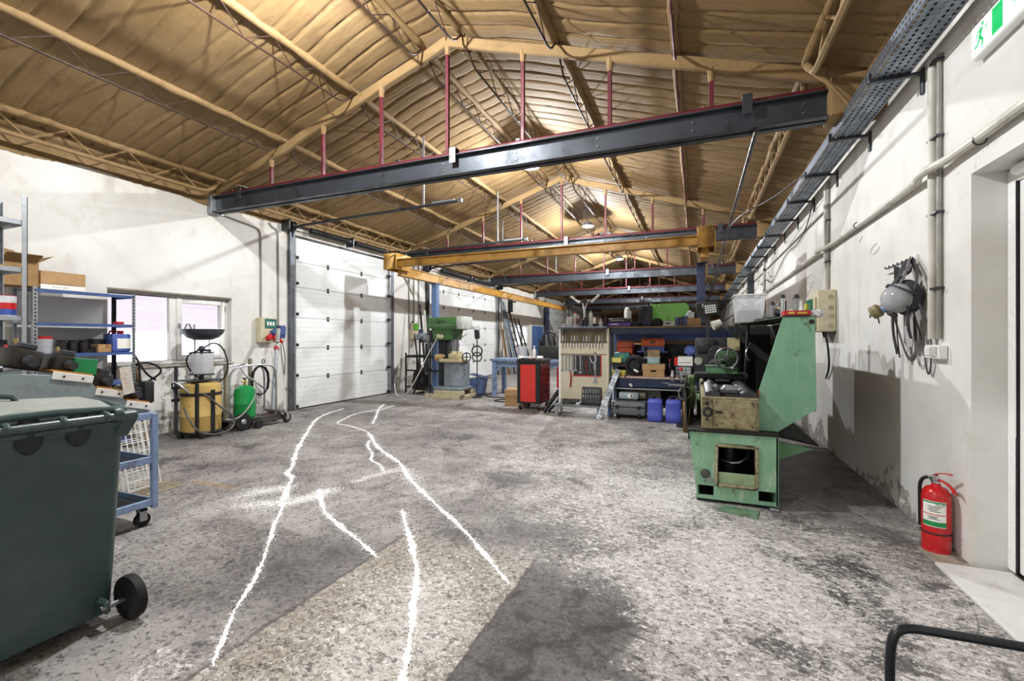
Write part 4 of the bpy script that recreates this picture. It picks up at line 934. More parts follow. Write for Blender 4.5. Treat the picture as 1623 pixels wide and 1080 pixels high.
t = thing('wooden_boards', 'thin plywood boards on the second shelf at the left edge', 'board', (-6.4, 2.0, 2.11)); part(t, 'board', MB().box(-6.6, -6.25, 1.5, 2.25, 2.111, 2.121), WOOD); part(t, 'board', MB().obox((-6.42, 1.95, 2.13), (.3, .6, .012), (0, 0, 6)), WOOD)
# ---- blue boltless shelf against the wall
SB = thing('blue_shelf', 'blue boltless shelf unit with perforated grey posts beside the window', 'shelf', (-7.07, 3.2, 0))
bx0, bx1, by0, by1 = -7.30, -6.85, 2.69, 3.685
m_hole = BLACK
for x in (bx0, bx1):
    for y in (by0, by1):
        s_ = 1 if y == by0 else -1
        m = MB().box(x-.003 if x == bx0 else x-.0, x if x == bx0 else x+.003, y-.002, y+.036*s_+.002, 0, 1.99) if s_ > 0 else MB().box(x-.003 if x == bx0 else x, x if x == bx0 else x+.003, y-.036, y+.002, 0, 1.99)
        m.box(x-.0 if x == bx0 else x-.034, x+.034 if x == bx0 else x, y-.002, y+.002, 0, 1.99)
        p = part(SB, 'perforated_post', m, GALV if (x, y) != (bx0, by1) else DSTEEL)
        if x == bx1:
            mm = MB(); z = .05
            while z < 1.96: mm.box(x+.003, x+.0036, y+(.010*s_ if s_ > 0 else -.026), y+(.026 if s_ > 0 else -.010), z, z+.022); z += .042
            part(p, 'keyhole_row', mm, m_hole)
for z in (1.97, 1.59, 1.235, .86, .45, .1):
    part(SB, 'shelf_board', MB().box(bx0, bx1+.004, by0, by1, z-.004, z).box(bx1+.0, bx1+.006, by0+.03, by1-.03, z-.036, z).box(bx0, bx1, by1-.006, by1-.001, z-.036, z), BLUEP)
# cardboard boxes
def carton(name, label, c, size, rz=0, mat=CARD, flaps=0, tape=True, group=None):
    sx, sy, sz = size
    t = thing(name, label, 'box', c, rz, group)
    if flaps:
        th = .006
        m = MB().box(-sx/2, sx/2, -sy/2, sy/2, 0, th).box(-sx/2, -sx/2+th, -sy/2, sy/2, th, sz).box(sx/2-th, sx/2, -sy/2, sy/2, th, sz).box(-sx/2+th, sx/2-th, -sy/2, -sy/2+th, th, sz).box(-sx/2+th, sx/2-th, sy/2-th, sy/2, th, sz)
        part(t, 'body', m, mat, .002, world=False)
        for (cx, cy, wx, wy, ax, an) in ((0, -sy/2, sx*.96, sy*.48, 'x', 100), (0, sy/2, sx*.96, sy*.48, 'x', -35), (sx/2, 0, sx*.45, sy*.9, 'y', 25)):
            f = MB()
            if ax == 'x':
                d = 1 if cy < 0 else -1; a = rad(abs(an)); f.bar((cx, cy, sz), (cx, cy - d*wy*math.cos(a)*(1 if an > 0 else 1), sz+wy*math.sin(a)), wx, .005, up=(0, .1, 1))
            else: f.bar((cx, cy, sz), (cx+wx*math.cos(rad(an)), cy, sz+wx*math.sin(rad(an))), wy, .005)
            part(t, 'flap', f, mat, world=False)
    else:
        part(t, 'body', MB().box(-sx/2, sx/2, -sy/2, sy/2, 0, sz), mat, .004, world=False)
        if tape: part(t, 'tape', MB().box(-sx/2-.001, sx/2+.001, -.022, .022, sz-.05, sz+.0012), mk('8f6d42', .5), world=False)
    return t
t = carton('cardboard_box', 'closed cardboard box with white base strip on top of the blue shelf', (-7.02, 2.95, 1.972), (.36, .40, .20), 0, CARD, 0, False)
part(t, 'white_band', MB().box(.1805, .182, -.2, .2, 0, .055).box(-.18, .18, -.2015, -.2002, 0, .055), PAPER, world=False)
part(t, 'lid_overlap', MB().box(-.184, .186, -.204, .204, .06, .205), CARD, .004, world=False)
part(t, 'print', text_mb('10 x 1 Liter', .032, (.1825, -.03, .018), (0, 1, 0), (0, 0, 1)), mk('777777', .7), world=False)
carton('cardboard_box', 'open cardboard box with raised flaps behind the galvanised post', (-7.02, 2.58, 1.99), (.34, .32, .27), 0, CARD2, 1)
for k in range(3):
    bottle('steel_canister', 'dark steel canister on the blue shelf, %s of three' % ('leftmost', 'middle', 'rightmost')[k], 'canister', (-6.97, 2.985+.105*k, 1.236), .048, .155, mk('4b4846', .28, .8), mk('2a2827', .4, .6), 'jar', 'steel canisters on the blue shelf')
bottle('clear_jug', 'dusty clear jug with red cap left of the steel canisters', 'jug', (-7.05, 2.86, 1.236), .08, .20, FROST, REDP, 'jar')
carton('small_carton', 'small flat cardboard carton on the blue shelf', (-6.97, 3.40, 1.236), (.14, .20, .10), 5, CARD, 0)
single('black_filter', MB().cyl((-7.08, 3.37, 1.236), (-7.08, 3.37, 1.40), .085, n=20).cyl((-7.08, 3.37, 1.40), (-7.08, 3.37, 1.405), .06, n=20), BLACK, 'black round filter behind the small carton', 'filter', loc=(-7.08, 3.37, 1.236), bevel=.004)
single('black_wedge', MB().prism([(3.20, 1.236), (3.34, 1.236), (3.33, 1.33)], 'yz', -7.05, -6.93), BLACK, 'black wedge-shaped part left of the small carton', 'part', loc=(-7.0, 3.28, 1.236), bevel=.004)
t = thing('blue_canister', 'blue square canister with red cap and white label on the shelf end', 'canister', (-6.98, 3.56, 1.236))
part(t, 'body', MB().box(-7.08, -6.88, 3.45, 3.66, 1.236, 1.47), mk('4a63ad', .4), .02, seg=2); part(t, 'cap', MB().cyl((-6.97, 3.58, 1.47), (-6.97, 3.58, 1.51), .035, n=14), REDP); part(t, 'paper_label', MB().box(-6.879, -6.877, 3.50, 3.645, 1.28, 1.41), PAPER); part(t, 'handle', MB().tube([(-7.0, 3.47, 1.47), (-7.0, 3.48, 1.50), (-7.0, 3.55, 1.50)], .012, 8), REDP)
bottle('red_tin', 'flat red tin on the middle shelf of the blue unit', 'tin', (-6.97, 3.56, 1.592), .055, .035, REDP, BLACK, 'drum')
t = thing('hose_bundle', 'black hoses and tools hanging at the end of the blue shelf', 'hose', (-6.8, 3.75, .9))
for k, pts in enumerate(([(-6.9, 3.70, 1.2), (-6.8, 3.74, 1.02), (-6.75, 3.78, .92), (-6.8, 3.9, .85)], [(-6.95, 3.7, 1.05), (-6.8, 3.82, 1.1), (-6.7, 3.95, .98), (-6.8, 3.85, .85), (-6.9, 3.75, .8)], [(-6.85, 3.72, 1.12), (-6.78, 3.72, .7), (-6.8, 3.75, .3)])): part(t, 'hose', MB().tube(pts, .014, 7, smooth=2), RUBBER)
part(t, 'shovel_handle', MB().bar((-6.75, 3.78, .02), (-6.95, 3.72, 1.15), .03), WOOD); part(t, 'black_bag', MB().box(-6.88, -6.7, 3.72, 3.84, .55, .85), BLACK, .03, seg=2)

# ---- yellow oil tank with suction glass and drain pan
DRUMY = mk('c2a35e', .45, 0, .12, 4, '7d6426', .5)
T = thing('oil_drain_tank', 'yellow oil drain tank on casters with glass reservoir and black pan', 'oil tank', (-6.66, 4.42, 0))
o = (-6.66, 4.42)
part(T, 'tank', MB().lathe([(0, .07), (.235, .07), (.25, .10), (.25, .30), (.256, .31), (.25, .32), (.25, .68), (.24, .74), (.20, .775), (0, .79)], (o[0], o[1], 0), 32), DRUMY)
d = part(T, 'dolly_ring', MB().ring((o[0], o[1], .075), (0, 0, 1), .24, .02, 28, 6), BLACK)
for a in (20, 140, 260, 330):
    x, y = o[0]+.26*math.cos(rad(a)), o[1]+.26*math.sin(rad(a)); c = part(T, 'caster', MB().cyl((x-.015, y, .045), (x+.015, y, .045), .045, n=14), RUBBER); part(c, 'fork', MB().box(x-.02, x+.02, y-.02, y+.02, .06, .1), DSTEEL)
part(T, 'strap_band', MB().ring((o[0], o[1], .62), (0, 0, 1), .252, .012, 32, 6, 2), BLACK)
part(T, 'strap_upright', MB().box(o[0]+.17, o[0]+.21, o[1]-.20, o[1]-.165, .08, .78).box(o[0]+.245, o[0]+.262, o[1]-.03, o[1]+.03, .08, .68), BLACK, .004)
part(T, 'push_handle', MB().tube([(o[0]-.15, o[1]-.26, .62), (o[0]-.12, o[1]-.34, .80), (o[0]+.02, o[1]-.34, .80), (o[0]+.10, o[1]-.22, .64)], .014, 8, smooth=1), GALV)
part(T, 'side_tube', MB().cyl((o[0]-.12, o[1]-.27, .06), (o[0]-.12, o[1]-.27, 1.02), .022, n=10), DSTEEL)
for z in (.55, .72): part(T, 'clamp_knob', MB().obox((o[0]-.08, o[1]-.3, z), (.05, .10, .04)), BLACK, .008)
g = part(T, 'reservoir', MB().lathe([(0, .90), (.145, .90), (.15, .91), (.15, 1.19), (.145, 1.20), (0, 1.20)], (o[0]-.02, o[1]+.02, 0), 24), FROST)
part(g, 'reservoir_rim', MB().lathe([(0, 1.20), (.16, 1.20), (.16, 1.215), (0, 1.215)], (o[0]-.02, o[1]+.02, 0), 24).lathe([(0, .885), (.16, .885), (.16, .90), (0, .90)], (o[0]-.02, o[1]+.02, 0), 24), BLACK)
part(g, 'sight_tube', MB().cyl((o[0]-.02, o[1]+.02, .9), (o[0]-.02, o[1]+.02, 1.2), .02, n=10), GALV)
part(g, 'support', MB().cyl((o[0]-.02, o[1]+.02, .78), (o[0]-.02, o[1]+.02, .89), .03, n=10), DSTEEL)
part(T, 'valve_head', MB().ball((o[0]-.02, o[1]+.02, 1.26), .045).cyl((o[0]-.02, o[1]+.02, 1.2), (o[0]-.02, o[1]+.02, 1.28), .025, n=10).cyl((o[0]-.02, o[1]-.05, 1.245), (o[0]+.02, o[1]+.13, 1.235), .018, n=8), DSTEEL)
part(T, 'hose', MB().tube([(o[0], o[1]+.05, 1.28), (o[0]+.03, o[1]+.16, 1.36), (o[0]+.05, o[1]+.30, 1.28), (o[0]+.06, o[1]+.38, 1.0), (o[0]+.06, o[1]+.30, .78), (o[0]+.05, o[1]+.1, .75), (o[0]-.03, o[1]-.08, .88), (o[0]-.02, o[1]-.2, 1.05), (o[0]-.02, o[1]-.18, 1.18), (o[0], o[1]-.03, 1.24)], .011, 8, smooth=2), RUBBER)
part(T, 'drain_hose', MB().tube([(o[0]+.15, o[1]-.12, .66), (o[0]+.28, o[1]-.1, .60), (o[0]+.30, o[1]+.08, .42), (o[0]+.34, o[1]+.28, .25), (o[0]+.36, o[1]+.22, .08), (o[0]+.34, o[1]-.05, .04), (o[0]+.30, o[1]-.25, .12), (o[0]+.22, o[1]-.34, .35), (o[0]+.1, o[1]-.3, .45)], .014, 8, smooth=2), mk('55524c', .5))
part(T, 'pan_mast', MB().cyl((o[0]-.22, o[1]+.06, .75), (o[0]-.27, o[1]+.08, 1.62), .011, n=8).cyl((o[0]-.12, o[1]+.22, .75), (o[0]-.2, o[1]+.25, 1.42), .007, n=8), GALV)
pp = [(0, 1.385), (.12, 1.39), (.20, 1.425), (.265, 1.49), (.285, 1.55), (.275, 1.55), (.255, 1.495), (.19, 1.44), (0, 1.40)]
part(T, 'drain_pan', MB().lathe(pp, (o[0]-.22, o[1]+.17, 0), 28), mk('3d4248', .4))
part(T, 'pan_handle', MB().tube([(o[0]-.20, o[1]-.0, 1.53), (o[0]-.2, o[1]-.04, 1.62), (o[0]-.25, o[1]-.04, 1.62), (o[0]-.25, o[1]-.08, 1.53)], .012, 6), GALV)
part(T, 'shelf_tray', MB().box(o[0]-.2, o[0]+.15, o[1]-.2, o[1]+.2, .80, .82), DSTEEL, .004)
# ---- green gas bottle on a tube cart
T = thing('bottle_cart', 'grey tube-frame bottle cart with curved handle beside the yellow tank', 'cart', (-6.75, 5.1, 0))
for dx in (0, .28): part(T, 'frame_tube', MB().tube([(-6.95+dx, 4.85, .14), (-6.95+dx, 4.85, .80), (-6.95+dx, 4.92, .93), (-6.95+dx, 5.10, .98), (-6.95+dx, 5.55, .98), (-6.95+dx, 5.66, .92), (-6.95+dx, 5.70, .80), (-6.95+dx, 5.70, .15)], .016, 8, smooth=2), GALV)
part(T, 'side_post', MB().box(-6.70, -6.64, 4.78, 4.83, .16, 1.02), mk('8d8876', .6), .004); part(T, 'side_post', MB().box(-6.88, -6.83, 5.33, 5.38, .16, 1.08), mk('8d8876', .6), .004)
part(T, 'deck', MB().box(-7.0, -6.45, 4.75, 5.45, .13, .16), DSTEEL, .006)
part(T, 'cross_tube', MB().tube([(-6.67, 5.05, .95), (-6.6, 5.1, .80), (-6.6, 5.3, .68), (-6.67, 5.5, .55)], .014, 8, smooth=1), GALV)
for x in (-6.50, -6.95):
    w_ = part(T, 'wheel', MB().lathe([(.03, -.035), (.09, -.04), (.125, -.035), (.135, 0), (.125, .035), (.09, .04), (.03, .035)], (x+.06, 4.90, .137), 26, (1, 0, 0)), RUBBER)
    part(w_, 'hub', MB().lathe([(0, .045), (.03, .05), (.045, .035), (.085, .03), (.085, -.03), (0, -.03)], (x+.06, 4.90, .137), 20, (1, 0, 0)), GALV)
part(T, 'hose_coil', MB().tube([(-6.7+.02*math.sin(k*.9), 5.42+.16*math.cos(k*.52), .72+.24*math.sin(k*.52)) for k in range(34)], .013, 7), RUBBER)
part(T, 'ring_eye', MB().ring((-6.67, 5.45, 1.03), (1, .3, 0), .035, .008, 16, 6), DSTEEL)
part(T, 'gas_hose', MB().tube([(-6.42, 5.0, .80), (-6.40, 5.10, .75), (-6.36, 5.08, .55), (-6.36, 4.95, .35), (-6.35, 4.75, .2), (-6.4, 4.6, .22)], .012, 8, smooth=2), mk('9a9a98', .4))
T = thing('gas_bottle', 'bright green refrigerant gas bottle standing on the bottle cart', 'gas bottle', (-6.56, 5.03, .16))
part(T, 'cylinder', MB().lathe([(0, 0), (.12, 0), (.145, .03), (.15, .06), (.15, .23), (.153, .237), (.15, .245), (.15, .40), (.135, .47), (.09, .51), (.04, .52), (0, .52)], (-6.56, 5.03, .16), 28), GREEN)
v = part(T, 'valve', MB().cyl((-6.56, 5.03, .68), (-6.56, 5.03, .78), .02, n=10).cyl((-6.56, 4.98, .74), (-6.56, 5.08, .74), .014, n=8), mk('b6a46c', .3, .8)); part(v, 'handwheel', MB().ring((-6.56, 5.03, .79), (0, 0, 1), .032, .008, 16, 6), DSTEEL)
# ---- long floor jack
T = thing('floor_jack', 'long low trolley jack with tall grey handle in front of the door post', 'jack', (-6.7, 5.4, 0))
part(T, 'chassis', MB().prism([(5.05, .06), (5.58, .07), (5.62, .12), (5.55, .19), (5.3, .17), (5.05, .11)], 'yz', -6.62, -6.60).prism([(5.05, .06), (5.58, .07), (5.62, .12), (5.55, .19), (5.3, .17), (5.05, .11)], 'yz', -6.42, -6.40), mk('4e4a45', .5, .3), .005)
part(T, 'lift_arm', MB().bar((-6.51, 5.45, .15), (-6.51, 5.1, .10), .10, .05), mk('5a2a2a', .5)); part(T, 'saddle', MB().cyl((-6.51, 5.1, .11), (-6.51, 5.1, .15), .06, n=16), DSTEEL)
part(T, 'handle', MB().tube([(-6.6, 5.58, .2), (-6.72, 5.70, .62), (-6.88, 5.90, 1.30)], .032, 10), GALV); part(T, 'handle_grip', MB().tube([(-6.90, 5.92, 1.34), (-7.0, 6.03, 1.58)], .034, 10), mk('a6a6a4', .5)); part(T, 'red_collar', MB().cyl((-6.86, 5.87, 1.22), (-6.875, 5.885, 1.26), .045, n=12), REDP)
part(T, 'axle', MB().cyl((-6.66, 5.12, .065), (-6.36, 5.12, .065), .015, n=8), DSTEEL)
for x in (-6.66, -6.36): part(T, 'front_wheel', MB().lathe([(.02, -.02), (.06, -.022), (.065, 0), (.06, .022), (.02, .02)], (x, 5.12, .066), 20, (1, 0, 0)), RUBBER)
for x in (-6.66, -6.38):
    c = part(T, 'rear_caster', MB().lathe([(.02, -.018), (.075, -.02), (.088, 0), (.075, .02), (.02, .018)], (x, 5.66, .09), 22, (1, 0, 0)), RUBBER); part(c, 'caster_hub', MB().cyl((x-.024, 5.66, .09), (x+.024, 5.66, .09), .04, n=14), GALV); part(c, 'caster_fork', MB().box(x-.03, x+.03, 5.60, 5.68, .17, .19).box(x+.025, x+.031, 5.63, 5.69, .08, .18), GALV)
part(T, 'tail_beam', MB().box(-6.70, -6.34, 5.50, 5.60, .19, .23), mk('6d6a63', .5, .3), .006)
# ================================================================== middle ground
# drill press on wooden beams
DG = mk('456f3a', .42, 0, .16, 5, '26361c', .5); CREAM = mk('c9bd97', .5, 0, .14, 7, '6f5d3d', .55); GREYM = mk('7e878f', .45, .1, .15, 5, '4a4f55', .5)
T = thing('drill_press', 'big green pillar drill press on stone blocks in front of the wide door', 'drill press', (-5.5, 9.55, 0))
part(T, 'base_casting', MB().box(-5.80, -5.05, 9.30, 9.95, .20, .27), GREYM, .015, seg=2)
part(T, 'pedestal', MB().box(-5.57, -5.10, 9.42, 9.85, .27, .86), GREYM, .012)
part(T, 'pedestal_door', MB().box(-5.36, -5.12, 9.412, 9.42, .30, .83), mk('8b949c', .45, .1), .004)
part(T, 'back_column', MB().box(-5.85, -5.62, 9.62, 9.90, .27, 1.42), mk('26282b', .5, .2), .02, seg=2)
part(T, 'column_tube', MB().cyl((-5.42, 9.70, .86), (-5.42, 9.70, 1.42), .09, n=18), STEEL)
tb = part(T, 'work_table', MB().box(-5.62, -5.06, 9.28, 9.72, .86, .93), CREAM, .012)
part(tb, 'vise_body', MB().box(-5.40, -5.12, 9.32, 9.58, .93, 1.06), CREAM, .02, seg=2); part(tb, 'vise_jaw', MB().box(-5.34, -5.28, 9.34, 9.56, 1.06, 1.11).box(-5.20, -5.14, 9.34, 9.56, 1.06, 1.11), CREAM, .006)
part(tb, 'motor_can', MB().cyl((-5.80, 9.45, .96), (-5.60, 9.45, .96), .085, n=18), mk('b79b6a', .5)); part(tb, 'coolant_pipe', MB().cyl((-5.60, 9.45, .96), (-5.45, 9.45, .96), .02, n=8), BLACK)
h = part(T, 'head', MB().prism([(-6.02, 1.66), (-5.22, 1.62), (-5.22, 1.92), (-6.0, 1.92)], 'xz', 9.35, 9.95), DG, .015, seg=2)
part(h, 'head_lower', MB().prism([(-5.85, 1.38), (-5.35, 1.38), (-5.30, 1.64), (-5.90, 1.66)], 'xz', 9.40, 9.90), DG, .015, seg=2)
part(h, 'trim_line', MB().box(-5.95, -5.26, 9.343, 9.35, 1.725, 1.735), GALV); part(h, 'name_plate', MB().box(-5.72, -5.50, 9.343, 9.35, 1.80, 1.84), mk('2c4a2a', .4))
part(h, 'motor_box', MB().box(-5.22, -5.06, 9.38, 9.92, 1.64, 1.94), mk('c4c6c0', .45), .015, seg=2)
part(h, 'speed_knob', MB().cyl((-5.62, 9.40, 1.46), (-5.62, 9.36, 1.46), .05, n=18), BEIGE); part(h, 'switch_box', MB().box(-5.76, -5.66, 9.385, 9.41, 1.42, 1.52), BEIGE, .005); part(h, 'black_motor', MB().cyl((-5.98, 9.6, 1.32), (-5.98, 9.6, 1.62), .10, n=18), BLACK)
part(h, 'quill', MB().cyl((-5.30, 9.52, 1.20), (-5.30, 9.52, 1.40), .045, n=16).cyl((-5.30, 9.52, 1.08), (-5.30, 9.52, 1.20), .02, n=10), STEEL)
for a in (30, 150, 270): part(h, 'feed_lever', MB().cyl((-5.12, 9.50, 1.45), (-5.06, 9.50+.16*math.cos(rad(a)), 1.45+.16*math.sin(rad(a))), .010, n=8), CHROME)
hw = part(T, 'crank_wheel', MB().ring((-4.98, 9.45, .98), (.6, -.8, 0), .10, .014, 24, 7), BLACK); part(hw, 'wheel_spoke', MB().bar((-5.06, 9.39, .98), (-4.90, 9.51, .98), .02).bar((-4.98, 9.45, .88), (-4.98, 9.45, 1.08), .02), BLACK)
part(T, 'cable', MB().tube([(-5.75, 9.38, 1.4), (-5.90, 9.2, 1.0), (-6.1, 9.1, .5), (-6.4, 9.05, .05), (-6.7, 9.1, .02), (-6.9, 9.3, .3)], .012, 6, smooth=2), PIPE)
for k, (a, b, c_, d, z0, z1) in enumerate(((-5.98, -5.05, 9.22, 9.38, 0, .10), (-5.95, -5.0, 9.86, 10.0, 0, .10), (-5.75, -5.0, 9.24, 9.40, .10, .195), (-5.7, -5.02, 9.84, 9.98, .10, .195), (-5.1, -4.95, 9.40, 9.84, 0, .09))):
    single('timber_block', MB().box(a, b, c_, d, z0, z1), mk('b3a88a', .8, 0, .2, 8, '6e6048', .5), 'pale timber block under the drill press, ' + ('front bottom', 'back bottom', 'front top', 'back top', 'short cross piece at the right')[k], 'block', 'blocks under the drill press', loc=((a+b)/2, (c_+d)/2, z0), bevel=.008)
t = thing('machine_lamp', 'adjustable work lamp with cable coil right of the drill press', 'lamp', (-4.8, 9.75, 0))
part(t, 'pole', MB().cyl((-4.88, 9.8, .09), (-4.88, 9.8, 1.55), .015, n=8), DSTEEL); part(t, 'foot', MB().cyl((-4.88, 9.8, 0), (-4.88, 9.8, .03), .12, n=16).cyl((-4.88, 9.8, .03), (-4.88, 9.8, .1), .03, n=10), DSTEEL); part(t, 'head', MB().obox((-4.85, 9.74, 1.52), (.10, .10, .22), (10, 0, 0)), DSTEEL, .01); part(t, 'bulb_cage', MB().ring((-4.80, 9.66, 1.66), (.3, -.6, .5), .05, .008, 14, 6), STEEL); part(t, 'cable_coil', MB().ring((-4.84, 9.72, 1.12), (.4, -.9, 0), .12, .018, 20, 6, 1.5).ring((-4.84, 9.72, .98), (.5, -.8, .1), .11, .015, 20, 6), BLACK)
# welding / bar-stock rack left of the drill
T = thing('stock_rack', 'black angle-iron rack with bars leaning between the two big doors', 'rack', (-6.4, 9.5, 0))
RB = mk('232222', .55, .2, .3, 9)
rx0, rx1, ry0, ry1 = -6.95, -5.95, 9.85, 10.35
for x in (rx0, rx0+.42):
    for y in (ry0, ry1): part(T, 'post', MB().box(x-.018, x+.018, y-.018, y+.018, 0, 1.40 if x > rx0 else 1.05), RB, .003)
part(T, 'post', MB().bar((rx0+.62, ry0, 1.30), (rx0+.72, ry0, 0), .035), RB); part(T, 'post', MB().bar((rx0+.45, ry0, .75), (rx0+.30, ry0-.1, 0), .035), RB)
for z in (.95, .60, .18): part(T, 'cross_bar', MB().box(rx0, rx1, ry0-.02, ry0+.02, z-.02, z+.02), RB, .003); part(T, 'cross_bar', MB().box(rx0, rx0+.7, ry1-.02, ry1+.02, z-.02, z+.02), RB, .003)
part(T, 'deck_plate', MB().box(rx0, rx0+.45, ry0, ry1, .97, .99), RB, .003); part(T, 'deck_plate', MB().box(rx0+.35, rx0+.75, ry0, ry1, 1.32, 1.34), RB, .003)
single('bench_grinder', MB().box(-6.62, -6.52, 9.95, 10.2, 1.34, 1.56).cyl((-6.57, 9.93, 1.46), (-6.57, 9.86, 1.46), .09, n=18), GREYM, 'grey control box on the stock rack', 'electrical box', loc=(-6.57, 10.05, 1.34), bevel=.008)
single('tool_box', MB().box(-6.40, -6.26, 9.95, 10.2, 1.34, 1.50), mk('b6b4ac', .5), 'pale metal box beside the grey control box', 'box', loc=(-6.33, 10.05, 1.34), bevel=.008)
t = thing('black_sack', 'crumpled black sack slumped under the stock rack', 'sack', (-6.6, 9.95, 0)); part(t, 'sack', MB().ball((-6.62, 10.05, .34), (.24, .22, .33), 16, 10), mk('1d1c1c', .6), rough=.025); part(t, 'wire_pile', MB().tube([(-6.6+.16*math.sin(k*1.9), 9.9+.12*math.cos(k*1.3), .06+.05*math.sin(k*.7)**2) for k in range(40)], .007, 5), PIPE)
for k, (xa, xb, zt_, w_, m_) in enumerate(((-6.75, -6.62, 2.35, .07, DSTEEL), (-6.70, -6.50, 2.2, .05, PIPE), (-6.98, -6.92, 1.9, .04, RB))):
    single('metal_bar', MB().bar((xa+.02, 10.50+.05*k, .0), (xb-.42, 10.62+.05*k, zt_), w_, .03), m_, ('wide dark metal bar leaning behind the stock rack', 'pale metal bar leaning behind the stock rack', 'thin black bar leaning behind the stock rack')[k], 'bar', 'bars leaning on the left wall', loc=(xa, 10.5, 0))
t = thing('wall_socket_panel', 'small grey socket panel with green light and red plug above the stock rack', 'electrical box', (XL, 10.75, 1.4))
part(t, 'panel', MB().box(XL, XL+.1, 10.6, 10.9, 1.40, 1.85), BEIGE, .01); part(t, 'green_lid', MB().box(XL+.1, XL+.12, 10.64, 10.86, 1.65, 1.83), mk('5aa62c', .4), .005); part(t, 'red_plug', MB().cyl((XL+.1, 10.85, 1.45), (XL+.24, 10.85, 1.38), .05, n=12), REDP); part(t, 'blue_socket', MB().box(XL, XL+.12, 10.95, 11.12, 1.45, 1.68), mk('2f3f78', .4), .01)
for k, y in enumerate((10.55, 10.78, 11.02)): single('conduit', MB().cyl((XL+.02, y, 1.7), (XL+.02, y, 3.5), .018, n=8), PIPEG, 'vertical conduit between the big doors, %s of three' % ('nearest', 'middle', 'farthest')[k], 'conduit', 'conduits on the left wall', loc=(XL+.02, y, 1.7))
single('wall_brace', MB().bar((XL+.02, 10.15, 3.25), (XL+.02, 10.78, 2.62), .03, .02), mk('8a7a5a', .6), 'diagonal brown brace on the wall by the crane end', 'brace', loc=(XL, 10.4, 2.6))
# blue box and floor cable
t = thing('blue_parts_bin', 'light blue folded metal bin on a black board near the wide door', 'bin', (-5.2, 10.4, 0)); part(t, 'board', MB().box(-5.35, -4.85, 10.15, 10.6, 0, .03), BLACK, .004); part(t, 'body', MB().prism([(-5.30, .03), (-4.98, .03), (-4.92, .42), (-5.30, .42)], 'xz', 10.22, 10.5), BLUECOL, .006); part(t, 'lid', MB().obox((-5.08, 10.36, .47), (.5, .32, .015), (0, 12, 0)), mk('2f456e', .4), .004)
t = thing('floor_cable', 'thin black cable trailing over the floor towards the carton', 'cable', (-4.5, 10, 0)); part(t, 'cable', MB().tube([(-4.9, 10.3, .012), (-4.6, 9.9, .012), (-4.2, 9.95, .012), (-3.9, 10.1, .012), (-4.1, 9.75, .012), (-4.3, 9.4, .012), (-4.05, 9.25, .012), (-3.7, 9.3, .012)], .012, 6, smooth=2), BLACK); part(t, 'plug', MB().box(-3.74, -3.62, 9.27, 9.34, .0, .05), BLACK, .01)
# ladders and long stock by the far left wall
def ladder(label, x, y, tilt, L, mat, wd=.38, rungs=9):
    t = thing('ladder', label, 'ladder', (x, y, 0), group='ladders on the left wall')
    d = Vector((-math.sin(rad(tilt)), 0, math.cos(rad(tilt))))
    for s in (0, wd): part(t, 'rail', MB().bar(Vector((x, y+s, 0)), Vector((x, y+s, 0))+d*L, .03, .06), mat, .003)
    for k in range(rungs): p = Vector((x, y, 0))+d*(.25+(L-.4)*k/(rungs-1)); part(t, 'rung', MB().cyl(p, p+Vector((0, wd, 0)), .016, n=8), mat)
ladder('dark steel ladder leaning on the wall left of the far window', -6.62, 17.3, 15, 2.75, RB, .42)
ladder('second dark ladder leaning nearer to the far window', -6.5, 18.0, 17, 2.4, RB, .45)
for k, (y, x, zt_, m_, w_) in enumerate(((16.7, -6.75, 3.1, GREYM, .16), (16.95, -6.6, 2.9, mk('6f7f96', .5), .12), (16.62, -6.9, 2.2, WOOD, .06), (17.2, -6.85, 2.0, RB, .05), (16.85, -6.95, 1.8, WOOD, .05))):
    single('long_profile', MB().bar((x, y, 0), (XL+.06, y+.1, zt_), w_, .04), m_, ('widest grey metal profile leaning by the wide door', 'blue-grey metal profile leaning next to the widest one', 'wooden batten leaning beside the wide door post', 'black rod leaning among the profiles', 'short wooden batten leaning among the profiles')[k], 'profile', 'stock leaning on the left wall', loc=(x, y, 0))
single('blue_tarp', MB().box(XL+.01, XL+.05, 20.7, 22.3, .6, 2.05), mk('4b6aa0', .6), 'blue sheet hanging on the wall right of the far window', 'sheet', loc=(XL, 21.5, .6))
# blue bench behind the red cabinet, with clutter
T = thing('blue_bench', 'light blue steel bench standing behind the red tool cabinet', 'bench', (-3.6, 10.6, 0))
part(T, 'top', MB().box(-4.75, -2.4, 10.25, 11.0, .86, .92), LBLUE, .006)
for x in (-4.65, -2.5):
    for y in (10.32, 10.92): part(T, 'leg', MB().box(x-.05, x+.05, y-.05, y+.05, 0, .86), LBLUE, .006)
part(T, 'brace', MB().bar((-4.62, 10.32, .6), (-4.35, 10.32, .85), .05), LBLUE); part(T, 'front_rail', MB().box(-4.6, -2.55, 10.3, 10.34, .72, .84), LBLUE, .004)
t = thing('engine_block', 'dark engine block with fittings on the blue bench', 'engine', (-3.3, 10.6, .92)); part(t, 'block', MB().box(-3.55, -2.9, 10.4, 10.85, .92, 1.25), mk('33352f', .5, .3), .03, seg=2)
for k in range(7): part(t, 'fitting', MB().cyl((-3.5+.09*k, 10.45, 1.22), (-3.52+.09*k, 10.40, 1.42+.05*(k % 3)), .035, .02, 10), (DSTEEL, BLACK, STEEL)[k % 3])
part(t, 'manifold', MB().tube([(-3.5, 10.5, 1.25), (-3.4, 10.45, 1.55), (-3.2, 10.45, 1.6), (-3.0, 10.5, 1.35)], .03, 8, smooth=1), BLACK)
bottle('spray_bottle', 'white detergent bottle on the blue bench behind the red cabinet', 'bottle', (-3.62, 10.35, .92), .05, .32, PLASW, PLASW, 'neck')
